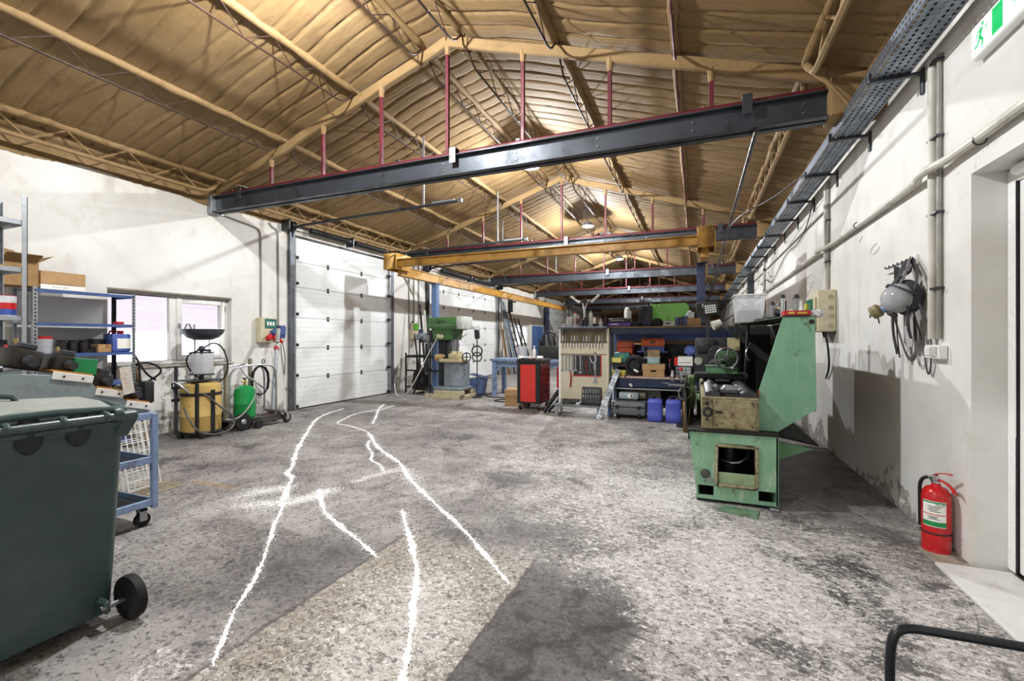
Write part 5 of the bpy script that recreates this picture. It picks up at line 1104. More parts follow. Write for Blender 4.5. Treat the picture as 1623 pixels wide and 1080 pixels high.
bottle('clear_bucket', 'milky plastic bucket on the blue bench below the far window', 'bucket', (-3.95, 10.4, .92), .12, .30, FROST, FROST, 'drum')
single('red_round_can', MB().cyl((-2.62, 10.3, 1.16), (-2.62, 10.5, 1.16), .22, n=24), REDP, 'round red drum end standing behind the pegboard', 'drum', loc=(-2.62, 10.4, .93), bevel=.01)
for a, b in ((.62, .93), ): pass
carton('cardboard_box', 'tall closed carton standing left of the red tool cabinet', (-3.52, 8.95, 0), (.40, .35, .22), 0, CARD2, 0, group='cartons left of the cabinet')
carton('cardboard_box', 'flat carton lying on the tall carton left of the cabinet', (-3.52, 8.95, .222), (.42, .36, .13), 2, CARD, 0, group='cartons left of the cabinet')
# red tool cabinet on casters
REDDARK = mk('7a1526', .3, 0, .15, 4); DRB = mk('1b1b1d', .4)
T = thing('tool_cabinet', 'red and black roller tool cabinet with a perforated side', 'cabinet', (-2.98, 8.7, 0), group=None)
cx0, cx1, cy0, cy1 = -3.30, -2.82, 8.40, 9.05
part(T, 'body', MB().box(cx0, cx1, cy0, cy1, .13, .94), DRB, .008)
part(T, 'top_tray', MB().box(cx0-.01, cx1+.015, cy0-.012, cy1+.012, .94, 1.0), DRB, .01)
pg = part(T, 'perforated_panel', MB().box(cx0+.075, cx1-.09, cy0-.008, cy0, .17, .90), mk('d8342c', .4, 0, .06), .003)
m = MB()
for i in range(9):
    for j in range(19): m.cyl((cx0+.105+.032*i, cy0-.0082, .21+.036*j), (cx0+.105+.032*i, cy0-.0088, .21+.036*j), .0055, n=6)
ho = part(pg, 'hole_grid', m, mk('3a0a0a', .8)); ho['kind'] = 'stuff'
zz = .16
for hh in (.20, .12, .12, .10, .10, .10):
    d_ = part(T, 'drawer', MB().box(cx1, cx1+.014, cy0+.05, cy1-.05, zz, zz+hh-.008), REDDARK, .003); part(d_, 'drawer_pull', MB().box(cx1+.014, cx1+.022, cy0+.06, cy1-.06, zz+hh-.03, zz+hh-.018), DRB); zz += hh
part(T, 'lock', MB().cyl((cx1+.001, cy0+.03, .89), (cx1+.018, cy0+.03, .89), .014, n=10), CHROME)
for x in (cx0+.05, cx1-.05):
    for y in (cy0+.06, cy1-.06): c = part(T, 'caster', MB().cyl((x-.016, y, .055), (x+.016, y, .055), .055, n=16), RUBBER); part(c, 'caster_fork', MB().box(x-.024, x+.024, y-.03, y+.03, .10, .13).box(x-.024, x-.019, y-.02, y+.02, .05, .12).box(x+.019, x+.024, y-.02, y+.02, .05, .12), GALV)
for k, (dx, dy, m_, lab, kind) in enumerate(((.05, .10, PAPER, 'crumpled white paper wad on the red cabinet', 'b'), (.18, .18, mk('9aa3a8', .4), 'grey rag heap on the red cabinet', 'b'), (.30, .08, mk('c9b3ae', .6), 'pinkish cloth on the red cabinet', 'b'), (.40, .25, PAPER, 'white paper sheet at the right end of the red cabinet', 'b'))):
    single('rag', MB().ball((cx0+dx, cy0+dy, 1.03), (.07, .09, .03), 12, 7), m_, lab, 'rag', 'clutter on the red cabinet', loc=(cx0+dx, cy0+dy, 1.0), rough=.012)
for k in range(4): single('hand_tool', MB().tube([(cx0+.03+.1*k, cy0+.05+.1*k, 1.015), (cx0+.16+.1*k, cy0+.03+.06*k, 1.02)], .011, 7).ball((cx0+.03+.1*k, cy0+.05+.1*k, 1.017), .017, 8, 6), STEEL if k % 2 else BLACK, ('short steel spanner', 'black screwdriver', 'long steel spanner', 'black ratchet')[k % 4] + ' lying on the red cabinet top', 'tool', 'tools on the red cabinet', loc=(cx0+.1*k, cy0+.05, 1.0))
T = thing('red_tool_box', 'red steel tool box behind the pegboard stand', 'tool box', (-2.45, 9.4, .3)); part(T, 'body', MB().box(-2.72, -2.30, 9.2, 9.6, .38, .82), mk('b01c22', .4), .008); part(T, 'lid', MB().box(-2.73, -2.29, 9.19, 9.61, .70, .72), BLACK, .003); part(T, 'stand', MB().box(-2.7, -2.32, 9.22, 9.58, 0, .38), BLACK, .01)
single('car_jack', MB().bar((-2.68, 8.22, .02), (-2.45, 8.45, .42), .06).bar((-2.62, 8.3, .02), (-2.40, 8.55, .30), .04), BLACK, 'black jack arm leaning between the red cabinet and the pegboard stand', 'jack', loc=(-2.6, 8.3, 0), bevel=.006)
# ---- pegboard stand
PEGM = mk('cfc6ae', .5, 0, .08, 5, '9c8f70', .4); 
T = thing('pegboard_stand', 'beige perforated pegboard stand with a top shelf beside the workbench', 'tool stand', (-1.9, 8.3, 0))
p0, p1, py_ = -2.35, -1.49, 8.20
b = part(T, 'board', MB().box(p0, p1, py_, py_+.02, .30, 1.33), PEGM, .003)
part(T, 'upper_panel', MB().box(p0, p1, py_+.16, py_+.18, 1.33, 1.60), mk('8d8066', .6), .003)  # browner, darker tone paints shadow into the panel colour
m = MB(); 
for i in range(28):
    for j in range(32): m.box(p0+.03+.03*i-.0045, p0+.03+.03*i+.0045, py_-.0012, py_-.0002, .33+.031*j-.0045, .33+.031*j+.0045)
hg = part(b, 'hole_grid', m, mk('5d543f', .8)); hg['kind'] = 'stuff'
part(T, 'top_shelf', MB().box(p0-.02, p1+.02, py_-.10, py_+.20, 1.595, 1.63), mk('6c7484', .45, .3), .004)
for x in (p0-.015, p1+.015): part(T, 'side_post', MB().box(x-.02, x+.02, py_, py_+.18, .2, 1.6), WHITE if x < -2 else PEGM, .004)
# low bench frame it stands on
part(T, 'bench_top', MB().box(-2.42, -1.58, 8.02, 8.40, .18, .215), GREYM, .006)
for x in (-2.38, -1.62):
    for y in (8.05, 8.37): part(T, 'bench_leg', MB().box(x-.02, x+.02, y-.02, y+.02, 0, .18), GALV, .003)
def wrench(label, x, ztop, L, w_=.018, mat=STEEL):
    t = thing('spanner', label, 'spanner', (x, py_-.012, ztop), group='spanners hanging on the pegboard')
    part(t, 'shank', MB().box(x-w_/2, x+w_/2, py_-.016, py_-.008, ztop-L+.03, ztop-.02), mat, .002)
    part(t, 'ring_end', MB().ring((x, py_-.012, ztop-.015), (0, 1, 0), w_*.75, .006, 14, 6), mat)
    part(t, 'open_jaw', MB().prism([(x-.004-w_, ztop-L), (x-.3*w_, ztop-L+.02), (x+.3*w_, ztop-L+.02), (x+.004+w_, ztop-L), (x+w_*1.2, ztop-L+.03), (x+w_*.5, ztop-L+.05), (x-w_*.5, ztop-L+.05), (x-w_*1.2, ztop-L+.03)], 'xz', py_-.017, py_-.007), mat)
    part(t, 'peg', MB().cyl((x, py_, ztop-.015), (x, py_-.03, ztop-.015), .004, n=6), DSTEEL)
wx = [(-2.31, .32), (-2.24, .30), (-2.18, .33), (-2.12, .31), (-2.06, .32), (-1.97, .36), (-1.70, .55)]
for k, (x, L) in enumerate(wx): wrench('chrome spanner on the pegboard, %s from the left' % ORD[k] if k < 6 else 'longest chrome spanner hanging over the black pouch', x, 1.12 if k < 6 else 1.15, L, .024 if k < 6 else .032, CHROME)
for k in range(14):
    x = -2.30+.056*k; t = thing('screwdriver', 'screwdriver in the upper row of the pegboard, %s from the left' % (ORD[k] if k < 12 else ('thirteenth', 'fourteenth')[k-12]), 'screwdriver', (x, py_-.02, 1.3), group='screwdrivers on the pegboard')
    hcol = (BEIGE, STEEL, mk('6b5238', .5), GALV)[k % 4]
    part(t, 'handle', MB().cyl((x, py_-.022, 1.36), (x, py_-.022, 1.47), .013, n=8), hcol, world=True); part(t, 'blade', MB().cyl((x, py_-.022, 1.22+.02*(k % 3)), (x, py_-.022, 1.36), .006, n=6), STEEL)
part(T, 'tool_bar', MB().box(p0, p1, py_-.034, py_-.002, 1.345, 1.357), DSTEEL); part(T, 'tool_bar', MB().box(p0, p1, py_-.004, py_-.001, 1.12, 1.13), mk('8a2020', .5))
t = thing('tool_pouch', 'black tool pouch with red edging on the pegboard', 'pouch', (-1.8, py_-.005, .73)); part(t, 'cloth', MB().box(-2.10, -1.60, py_-.006, py_-.001, .74, 1.11), BLACK, .002); part(t, 'red_edge', MB().box(-2.11, -1.595, py_-.008, py_-.001, .72, .74).box(-1.60, -1.585, py_-.008, py_-.001, .74, 1.12), REDP)
for k in range(4): part(t, 'pliers_handle', MB().tube([(-1.93+.07*k, py_-.012, 1.0), (-1.94+.07*k, py_-.014, .88), (-1.90+.07*k, py_-.012, .78)], .006, 6, smooth=1), (STEEL, REDP, CHROME, GALV)[k])
part(t, 'white_cord', MB().tube([(-1.80, py_-.014, 1.08), (-1.75, py_-.016, .95), (-1.68, py_-.014, 1.0), (-1.69, py_-.012, 1.1)], .006, 6, smooth=2), WHITE)
single('red_rag', MB().tube([(-2.15, py_-.02, .80), (-2.14, py_-.025, .68), (-2.16, py_-.02, .52)], 0, flat=(.05, .014), smooth=1), mk('b52a2c', .8), 'red rag strip hanging low on the pegboard', 'rag', loc=(-2.15, py_, .5))
T = thing('socket_set', 'open black socket set case on the low bench of the pegboard stand', 'tool case', (-1.75, 8.1, .215)); part(T, 'lid', MB().obox((-1.76, 8.17, .385), (.36, .035, .30), (-12, 0, 0)), BLACK, .012); part(T, 'base', MB().box(-1.95, -1.58, 8.03, 8.14, .216, .25), BLACK, .008)
for r_ in range(2):
    for k in range(7): part(T, 'socket', MB().cyl((-1.90+.045*k, 8.139+.022*r_*-1+.012, .34+.085*r_), (-1.90+.045*k, 8.135+.014*r_, .40+.085*r_), .013, n=10), CHROME)
single('flat_hat', MB().lathe([(0, 0), (.13, 0), (.12, .04), (.06, .075), (0, .08)], (-2.18, 8.18, .216), 20), mk('3a3a38', .7), 'dark grey hat lying on the low bench', 'hat', loc=(-2.18, 8.18, .216))
for k in range(3): single('flat_tool', MB().obox((-2.30+.06*k, 8.10, .226), (.03, .20, .018), (0, 0, 20-12*k)), STEEL if k != 1 else BLACK, ('leftmost steel flat bar', 'black flat bar', 'rightmost steel flat bar')[k] + ' on the low bench', 'tool', 'flat tools on the low bench', loc=(-2.30+.06*k, 8.10, .216))
T = thing('loading_plank', 'perforated aluminium plank leaning against the workbench post', 'plank', (-1.6, 7.9, 0)); A = Vector((-1.58, 7.88, 0)); B_ = Vector((-1.30, 8.27, .86)); part(T, 'plank', MB().bar(A, B_, .10, .02, up=(0, -1, .4)), mk('83868a', .45, .5), .004)
for k in range(14): q = A+(B_-A)*((k+.7)/14.6); part(T, 'tread_hole', MB().bar(q+Vector((-.022, -.0125, .004)), q+Vector((.022, -.0125, .004)), .003, .010), mk('55585c', .7))
# bottles and lamp on the pegboard shelf
SZ = 1.63
for (x, dy, r_, h_, bm_, cm, sh, bd, nm, lab) in (
    (-2.29, .0, .035, .06, PLASW, PLASW, 'drum', None, 'pot', 'small white pot at the left end of the pegboard shelf'),
    (-2.23, .03, .032, .23, PLASW, BLACK, 'neck', None, 'bottle', 'white bottle with dark nozzle on the pegboard shelf'),
    (-2.16, .0, .034, .22, PLASW, mk('0f8a3c', .4), 'can', mk('c7d3d8', .5), 'spray_can', 'white spray can with bright green cap on the pegboard shelf'),
    (-2.09, .04, .034, .28, PLASW, REDP, 'can', mk('d9c4c6', .5), 'spray_can', 'white spray can with red cap on the pegboard shelf'),
    (-2.03, .0, .033, .24, mk('b9a8a0', .4), STEEL, 'can', mk('7a4a44', .5), 'spray_can', 'brown-banded spray can right of the red-capped one'),
    (-1.90, .02, .05, .17, mk('1d2440', .35), BLACK, 'neck', None, 'bottle', 'stubby navy bottle under the work lamp'),
    (-1.97, -.05, .03, .13, mk('6b6f74', .4), BLACK, 'jar', None, 'jar', 'small grey jar left of the navy bottle'),
    (-1.80, .05, .036, .29, mk('d2d2c6', .4), mk('b9c0b8', .4), 'can', None, 'tube', 'tall pale cartridge tube on the pegboard shelf'),
    (-1.72, .0, .03, .27, BLACK, mk('aaa', .4) if 0 else BLACK, 'neck', PAPER, 'bottle', 'slim black bottle right of the pale cartridge'),
    (-1.65, .05, .036, .22, mk('5c3c30', .4), BLACK, 'can', mk('8a7a60', .5), 'spray_can', 'dark brown can near the right end of the pegboard shelf'),
    (-1.60, -.03, .036, .14, FROST, PLASW, 'neck', None, 'bottle', 'milky squat bottle beside the dark brown can'),
    (-1.53, .02, .034, .24, BLACK, BLACK, 'neck', None, 'bottle', 'black bottle at the right end of the pegboard shelf')):
    bottle(nm, lab, nm.replace('_', ' '), (x, py_+.04+dy, SZ), r_, h_, bm_, cm, sh, 'cans and bottles on the pegboard shelf', bd, 12)
T = thing('work_lamp', 'twin-headed white work lamp on gooseneck arms on the pegboard shelf', 'lamp', (-1.93, 8.32, SZ)); lx, ly = -1.93, 8.33
part(T, 'base', MB().cyl((lx, ly, SZ), (lx, ly, SZ+.03), .05, n=16), BLACK); part(T, 'mast', MB().cyl((lx, ly, SZ+.02), (lx, ly, 1.90), .02, n=10), PLASW)
for s, hx, hz, rt in ((-1, -2.10, 2.14, 38), (1, -1.72, 2.15, -42)):
    a = part(T, 'gooseneck', MB().tube([(lx, ly, 1.88), (lx+.02*s, ly, 2.0), (lx+.05*s if s > 0 else lx-.03, ly, 2.08), (hx-.10*s, ly, hz-.02)], .012, 8, smooth=2), CHROME)
    hd = part(T, 'lamp_head', MB().obox((hx, ly-.02, hz), (.20, .10, .035), (0, rt, 0)), mk('d4d6d8', .35, .3), .006); part(hd, 'led_plate', MB().obox((hx-.008*s, ly-.02, hz-.022), (.17, .08, .006), (0, rt, 0)), PAPER)
part(T, 'clamp_joint', MB().obox((-1.93, ly, 2.12), (.10, .06, .06)), BLACK, .01); part(T, 'cross_arm', MB().cyl((-2.02, ly, 2.115), (-1.82, ly, 2.12), .012, n=8), CHROME)
# ================================================================== workbench with shelves
T = thing('workbench', 'dark blue steel workbench with a wooden top and a lower shelf', 'workbench', (-.3, 8.65, 0))
wx0, wx1, wy0, wy1 = -1.50, 1.05, 8.30, 9.0
part(T, 'top_board', MB().box(wx0-.02, wx1, wy0-.03, wy1, 1.60, 1.628), mk('7d6a4c', .7, 0, .25, 9, '3e3426', .6), .003)
part(T, 'front_beam', MB().box(wx0, wx1, wy0, wy0+.05, 1.49, 1.60), NAVY, .004); part(T, 'rear_beam', MB().box(wx0, wx1, wy1-.05, wy1, 1.38, 1.52), mk('4d63a8', .45), .004)
for x in (wx0+.035, wx1-.04):
    for y in (wy0+.03, wy1-.03): part(T, 'post', MB().box(x-.03, x+.03, y-.03, y+.03, 0, 1.60), BLUECOL if x < 0 else NAVY, .004)
part(T, 'shelf_board', MB().box(wx0, wx1, wy0-.01, wy1, .705, .74), mk('c3a898', .6, 0, .15, 10, '7d6a5c', .5), .003)
dr = part(T, 'drawer_front', MB().box(wx0+.07, wx1-.07, wy0+.005, wy0+.025, .55, .70), NAVY, .004)
part(dr, 'maker_mark', MB().box(-.55, -.54, wy0+.0035, wy0+.005, .635, .645).box(-.53, -.44, wy0+.0035, wy0+.005, .637, .643), PAPER)
part(T, 'lower_rail', MB().box(wx0, wx1, wy0+.02, wy0+.05, .505, .53), GALV, .003); part(T, 'low_shelf', MB().box(wx0, wx1, wy0+.25, wy1, .50, .52), NAVY, .003)
part(T, 'upper_shelf', MB().box(-1.02, -.48, 8.62, 8.97, 1.16, 1.178), mk('4d63a8', .45), .003); part(T, 'side_bracket', MB().box(wx0+.065, wx0+.09, wy0, wy0+.04, .30, .50), LBLUE, .003)
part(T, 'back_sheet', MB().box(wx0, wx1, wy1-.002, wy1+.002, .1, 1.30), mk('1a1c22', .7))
def blk(name, label, cat, x0, x1, y0, y1, z0, z1, mat, bevel=.006, group=None, extra=()):
    t = thing(name, label, cat, ((x0+x1)/2, (y0+y1)/2, z0), group=group)
    part(t, 'body', MB().box(x0, x1, y0, y1, z0, z1), mat, bevel, seg=2 if bevel > .008 else 1)
    for (nm, a, m_) in extra: part(t, nm, MB().box(*a), m_, .002)
    return t
WT_ = 1.629
# --- on the bench top
blk('purple_box', 'long flat purple box on the left end of the workbench top', 'box', -1.52, -1.09, 8.30, 8.55, WT_, WT_+.075, PURPLE, .008, None, (('lettering_strip', (-1.44, -1.30, 8.298, 8.30, WT_+.035, WT_+.05), PAPER), ('end_flap', (-1.53, -1.515, 8.31, 8.54, WT_+.005, WT_+.07), mk('6a4aa8', .45))))
blk('black_deck', 'flat black appliance lying on the purple box', 'appliance', -1.49, -1.10, 8.30, 8.56, WT_+.077, WT_+.145, BLACK, .012, None, (('chrome_strip', (-1.46, -1.2, 8.297, 8.30, WT_+.10, WT_+.108), STEEL), ('lid_knob', (-1.40, -1.2, 8.36, 8.5, WT_+.145, WT_+.16), DSTEEL)))
t = thing('white_canister', 'white rounded canister behind the black appliance', 'canister', (-1.21, 8.75, WT_)); part(t, 'body', MB().lathe([(0, 0), (.05, 0), (.055, .02), (.055, .30), (.04, .36), (0, .38)], (-1.21, 8.75, WT_), 16, sy=.7), PLASW); part(t, 'grip', MB().box(-1.16, -1.135, 8.73, 8.77, WT_+.12, WT_+.30), PLASW, .008)
t = thing('loudspeaker', 'black loudspeaker cabinet on the workbench', 'loudspeaker', (-.85, 8.6, WT_)); part(t, 'cabinet', MB().box(-.965, -.745, 8.45, 8.72, WT_, WT_+.37), mk('1b1d22', .55), .006); part(t, 'grille', MB().box(-.955, -.855, 8.444, 8.45, WT_+.02, WT_+.35), mk('272b36', .8), .004); part(t, 'badge', MB().box(-.93, -.90, 8.442, 8.444, WT_+.32, WT_+.335), mk('5a6b8a', .4))
t = thing('green_sheet', 'bright green sheet-metal cover standing behind the clutter on the bench', 'sheet', (-.45, 8.8, WT_)); part(t, 'sheet', MB().prism([(-.80, WT_+.06), (-.78, WT_), (-.14, WT_), (-.125, WT_+.36), (-.18, WT_+.43), (-.80, WT_+.42)], 'xz', 8.80, 8.808), SHEETG, .002)
for x in (-.72, -.64): part(t, 'rivet', MB().cyl((x, 8.80, WT_+.395), (x, 8.795, WT_+.395), .008, n=8), CHROME)
for k, (x, y, rx, rz_, m_, lab) in enumerate(((-1.02, 8.42, .12, .05, mk('20222a', .8), 'black cloth heap left of the loudspeaker'), (-.80, 8.38, .10, .06, mk('2b3350', .8), 'dark blue cloth heap in front of the loudspeaker'), (-.64, 8.36, .11, .075, mk('191a20', .8), 'black jacket heap in front of the green sheet'))):
    single('cloth_heap', MB().ball((x, y, WT_+rz_*.8), (rx, .09, rz_), 14, 8), m_, lab, 'cloth', 'cloths on the workbench', loc=(x, y, WT_), rough=.016)
blk('small_radio', 'pale grey small radio on the workbench front edge', 'radio', -.54, -.34, 8.30, 8.40, WT_, WT_+.09, mk('b9bcb8', .45), .012, None, (('dial', (-.50, -.42, 8.297, 8.30, WT_+.03, WT_+.06), BLACK), ('antenna', (-.46, -.452, 8.36, 8.368, WT_+.09, WT_+.19), BLACK)))
for k in range(3): blk('blue_binder', 'dark blue box file on the bench, %s of three' % ('left', 'middle', 'right')[k], 'box file', -.35+.07*k, -.285+.07*k, 8.38, 8.60, WT_, WT_+.15+.01*k, mk('3d4a78', .5) if k != 1 else mk('2a2f48', .5), .004, 'box files on the bench')
carton('cardboard_box', 'small brown box on the workbench under the clear bag', (-.04, 8.44, WT_), (.22, .18, .13), 0, CARD2, 0)
single('plastic_bag', MB().ball((-.10, 8.46, WT_+.19), (.07, .07, .07), 12, 8), translucent('clear_film', 'dfe3e8', .55, .2), 'crumpled clear plastic bag on the small brown box', 'bag', loc=(-.10, 8.46, WT_+.13), rough=.018)
t = thing('cable_heap', 'tangle of grey cables and adapters on the bench under the readout', 'cable', (.2, 8.45, WT_)); part(t, 'cables', MB().tube([(.18+.14*math.sin(k*1.1), 8.45+.08*math.cos(k*1.7), WT_+.03+.05*abs(math.sin(k*.8))) for k in range(26)], .012, 6, smooth=1), mk('8f949a', .4)); part(t, 'adapter', MB().obox((.33, 8.4, WT_+.05), (.12, .07, .05), (0, 15, 20)), BLACK, .01); part(t, 'adapter', MB().obox((.12, 8.38, WT_+.05), (.10, .06, .05), (0, -10, -10)), BLACK, .01)
# --- middle shelf
S2 = .741
blk('orange_case', 'orange tool case high at the back of the shelf', 'case', -.95, -.55, 8.70, 8.95, 1.27, 1.42, ORANGE, .015, None, (('case_handle', (-.80, -.7, 8.68, 8.70, 1.33, 1.36), BLACK), ('case_foot', (-.95, -.55, 8.72, 8.94, 1.18, 1.27), mk('4d63a8', .45))))
blk('orange_case', 'orange tool box at the left back of the middle shelf', 'case', -1.38, -1.10, 8.62, 8.93, 1.06, 1.36, mk('c9502a', .5), .012, None, (('lid_seam', (-1.39, -1.09, 8.61, 8.94, 1.24, 1.25), BLACK),))
blk('teal_case', 'teal green power tool case at the left end of the shelf', 'case', -1.40, -1.12, 8.40, 8.62, .98, 1.16, TEAL, .02, None, (('green_latch', (-1.30, -1.22, 8.393, 8.40, 1.06, 1.11), mk('57a05a', .4)),))
blk('steel_crate', 'black crate under the orange tool boxes', 'crate', -1.42, -1.08, 8.42, 8.94, .90, .975, BLACK, .004, None, (('crate_leg', (-1.42, -1.39, 8.44, 8.47, S2, .90), BLACK), ('crate_leg', (-1.11, -1.08, 8.44, 8.47, S2, .90), BLACK), ('crate_leg', (-1.42, -1.39, 8.88, 8.91, S2, .90), BLACK), ('crate_leg', (-1.11, -1.08, 8.88, 8.91, S2, .90), BLACK)))
blk('yellow_box', 'pale yellow parts box standing behind the workbench post', 'box', -1.44, -1.26, 8.34, 8.44, .976, 1.07 if 0 else .976+.09, mk('d8cc6a', .6), .004)
for k, x in enumerate((-1.39, -1.24)): blk('yellow_box', ('yellow small box at the left end of the middle shelf', 'second yellow small box beside the cable coil')[k], 'box', x-.06, x+.06, 8.34, 8.42, S2, S2+.10, mk('cfc04a', .6), .004, 'yellow boxes')
t = thing('cable_coil', 'large coil of black cable on the middle shelf', 'cable coil', (-1.02, 8.42, S2))
for k in range(9): part(t, 'cable_loop', MB().ring((-1.02+.012*math.sin(k*2.1), 8.36+.02*k, S2+.20+.01*math.cos(k*1.7)), (.06*math.sin(k*3), -1, .05*math.cos(k*2)), .16-.018*(k % 4), .016, 28, 7), BLACK)
part(t, 'tie_tag', MB().obox((-1.0, 8.325, S2+.10), (.085, .006, .035), (0, 28, 0)), PAPER); part(t, 'loose_end', MB().tube([(-1.15, 8.34, S2+.08), (-1.2, 8.28, S2-.02), (-1.12, 8.26, S2-.10), (-1.08, 8.27, S2-.16)], .012, 7, smooth=2), BLACK); part(t, 'plug', MB().cyl((-1.10, 8.27, S2-.13), (-1.06, 8.27, S2-.18), .025, .02, 10), PLASW)
part(t, 'core', MB().cyl((-1.02, 8.36, S2+.20), (-1.02, 8.54, S2+.20), .09, n=18), mk('17171a', .7))
t = carton('archive_box', 'brown lidded archive box with hand hole on the middle shelf', (-.70, 8.45, S2), (.36, .28, .16), 0, CARD, 0, False)
part(t, 'lid', MB().box(-.19, .19, -.15, .15, .12, .225), CARD, .004, world=False); part(t, 'hand_hole', MB().box(-.045, .045, -.1415, -.139, .085, .118), mk('2a1d10', .9), world=False)
blk('teal_tub', 'pale teal tub on the archive box', 'tub', -.81, -.60, 8.36, 8.55, S2+.226, S2+.33, mk('9fc0c4', .5), .015, None, (('tub_lid', (-.82, -.59, 8.35, 8.56, S2+.33, S2+.345), mk('d8d8cc', .5)),))
blk('brown_case', 'brown box on the pale teal tub', 'box', -.81, -.60, 8.37, 8.55, S2+.346, S2+.47, mk('8a7250', .6), .006)
blk('black_torch', 'black hand lamp standing behind the archive box', 'lamp', -.90, -.84, 8.62, 8.70, S2, S2+.52, BLACK, .02, None, (('lamp_band', (-.905, -.835, 8.615, 8.705, S2+.3, S2+.34), STEEL),))
blk('white_carton', 'white printed carton with red end on the middle shelf', 'box', -.30, -.06, 8.36, 8.58, S2+.20, S2+.36, PAPER, .004, None, (('red_end', (-.36, -.301, 8.37, 8.57, S2+.20, S2+.34), REDP), ('grey_print', (-.28, -.1, 8.357, 8.36, S2+.25, S2+.262), mk('888888', .6))))
t = blk('drawer_organiser', 'small grey drawer organiser under the white carton', 'organiser', -.34, -.08, 8.37, 8.58, S2, S2+.19, mk('3b3f45', .5), .004)
for i in range(3):
    for j in range(3): part(t, 'small_drawer', MB().box(-.33+.082*i, -.255+.082*i, 8.362, 8.37, S2+.01+.06*j, S2+.06+.06*j), mk('aeb2b6', .4) if i else mk('6b6f75', .4), .003)
single('blue_cloth', MB().ball((-.10, 8.55, 1.20), (.10, .08, .09), 12, 8), mk('5a6cb4', .8), 'crumpled blue cloth on the white carton', 'cloth', loc=(-.1, 8.55, 1.1), rough=.018)
bottle('dark_bottle', 'dark bottle with red cap at the back of the middle shelf', 'bottle', (-.45, 8.7, S2), .04, .30, mk('2a1d1d', .4), REDP, 'neck')
bottle('blue_tin', 'blue tin beside the drawer organiser', 'tin', (.02, 8.5, S2), .045, .14, mk('2a3f9a', .4), mk('2a3f9a', .4), 'drum')
# --- under the bench
blk('stone_slab', 'grey concrete slab standing under the shelf', 'slab', -1.22, -.60, 8.60, 8.66, .25, .50, mk('9a968e', .85, 0, .15, 9), .01)
t = blk('transformer', 'grey box machine with black and white hazard label under the bench', 'machine', -1.30, -.95, 8.30, 8.60, .33, .45, mk('9aa4a8', .5), .025); part(t, 'hazard_label', MB().obox((-1.10, 8.298, .39), (.075, .004, .075), (0, 45, 0)), PAPER); part(t, 'hazard_mark', MB().prism([(-1.09, .355), (-1.06, .39), (-1.09, .425)], 'xz', 8.2935, 8.296), BLACK); part(t, 'motor_end', MB().cyl((-.95, 8.45, .39), (-.84, 8.45, .39), .07, n=16), mk('6d6a52', .6)); part(t, 'foot', MB().box(-1.28, -.97, 8.32, 8.58, .305, .33), BLACK)
t = blk('rolling_tool_case', 'grey and black rolling tool case on the floor under the bench', 'tool case', -1.40, -.82, 8.18, 8.60, .06, .30, mk('6f7478', .5, 0, .12), .03)
part(t, 'lid_seam', MB().box(-1.405, -.815, 8.175, 8.6, .195, .21), BLACK); part(t, 'lid_rib', MB().box(-1.36, -.86, 8.172, 8.19, .235, .255), mk('8a8f93', .5), .005)
for x in (-1.30, -.93): part(t, 'wheel', MB().cyl((x-.02, 8.2, .05), (x+.02, 8.2, .05), .05, n=16), RUBBER); part(t, 'latch', MB().box(x-.03, x+.03, 8.168, 8.18, .17, .23), BLACK, .005)
part(t, 'corner_foot', MB().box(-1.43, -1.38, 8.19, 8.3, 0, .16), mk('55595d', .5), .01)
def jerry(x, lab):
    t = thing('jerrycan', lab, 'jerrycan', (x, 8.14, 0), group='blue jerrycans')
    m = MB(); secs = []
    for z, w, d in ((0, .108, .10), (.02, .125, .118), (.12, .125, .118), (.13, .121, .114), (.30, .121, .114), (.31, .125, .118), (.345, .124, .116), (.385, .10, .09), (.39, .06, .06)):
        q = []
        for a in range(20):
            t_ = 2*math.pi*a/20; cx, cy = math.cos(t_), math.sin(t_); e = .35
            q.append((w*abs(cx)**e*(1 if cx > 0 else -1), d*abs(cy)**e*(1 if cy > 0 else -1), z))
        secs.append(q)
    for q in secs: m.v += q
    for j in range(len(secs)-1):
        for i in range(20): m.f.append((j*20+i, j*20+(i+1) % 20, (j+1)*20+(i+1) % 20, (j+1)*20+i))
    m.f += [tuple(range(19, -1, -1)), tuple(range((len(secs)-1)*20, len(secs)*20))]
    part(t, 'body', m, BLUECAN, world=False, ang=50); part(t, 'cap', MB().cyl((-.03, -.03, .385), (-.03, -.03, .43), .032, n=14), BLACK, world=False); part(t, 'carry_handle', MB().tube([(-.08, .02, .385), (-.05, .03, .43), (.06, .03, .43), (.09, .02, .385)], .016, 8, smooth=1), BLACK, world=False)
    part(t, 'paper_label', MB().box(.122 if x < -.5 else -.1275, .1275 if x < -.5 else -.122, -.06, .06, .13, .26), mk('d8dccb', .7), world=False)
jerry(-.655, 'blue plastic jerrycan on the floor under the bench, left one'); jerry(-.362, 'blue plastic jerrycan on the floor under the bench, right one')
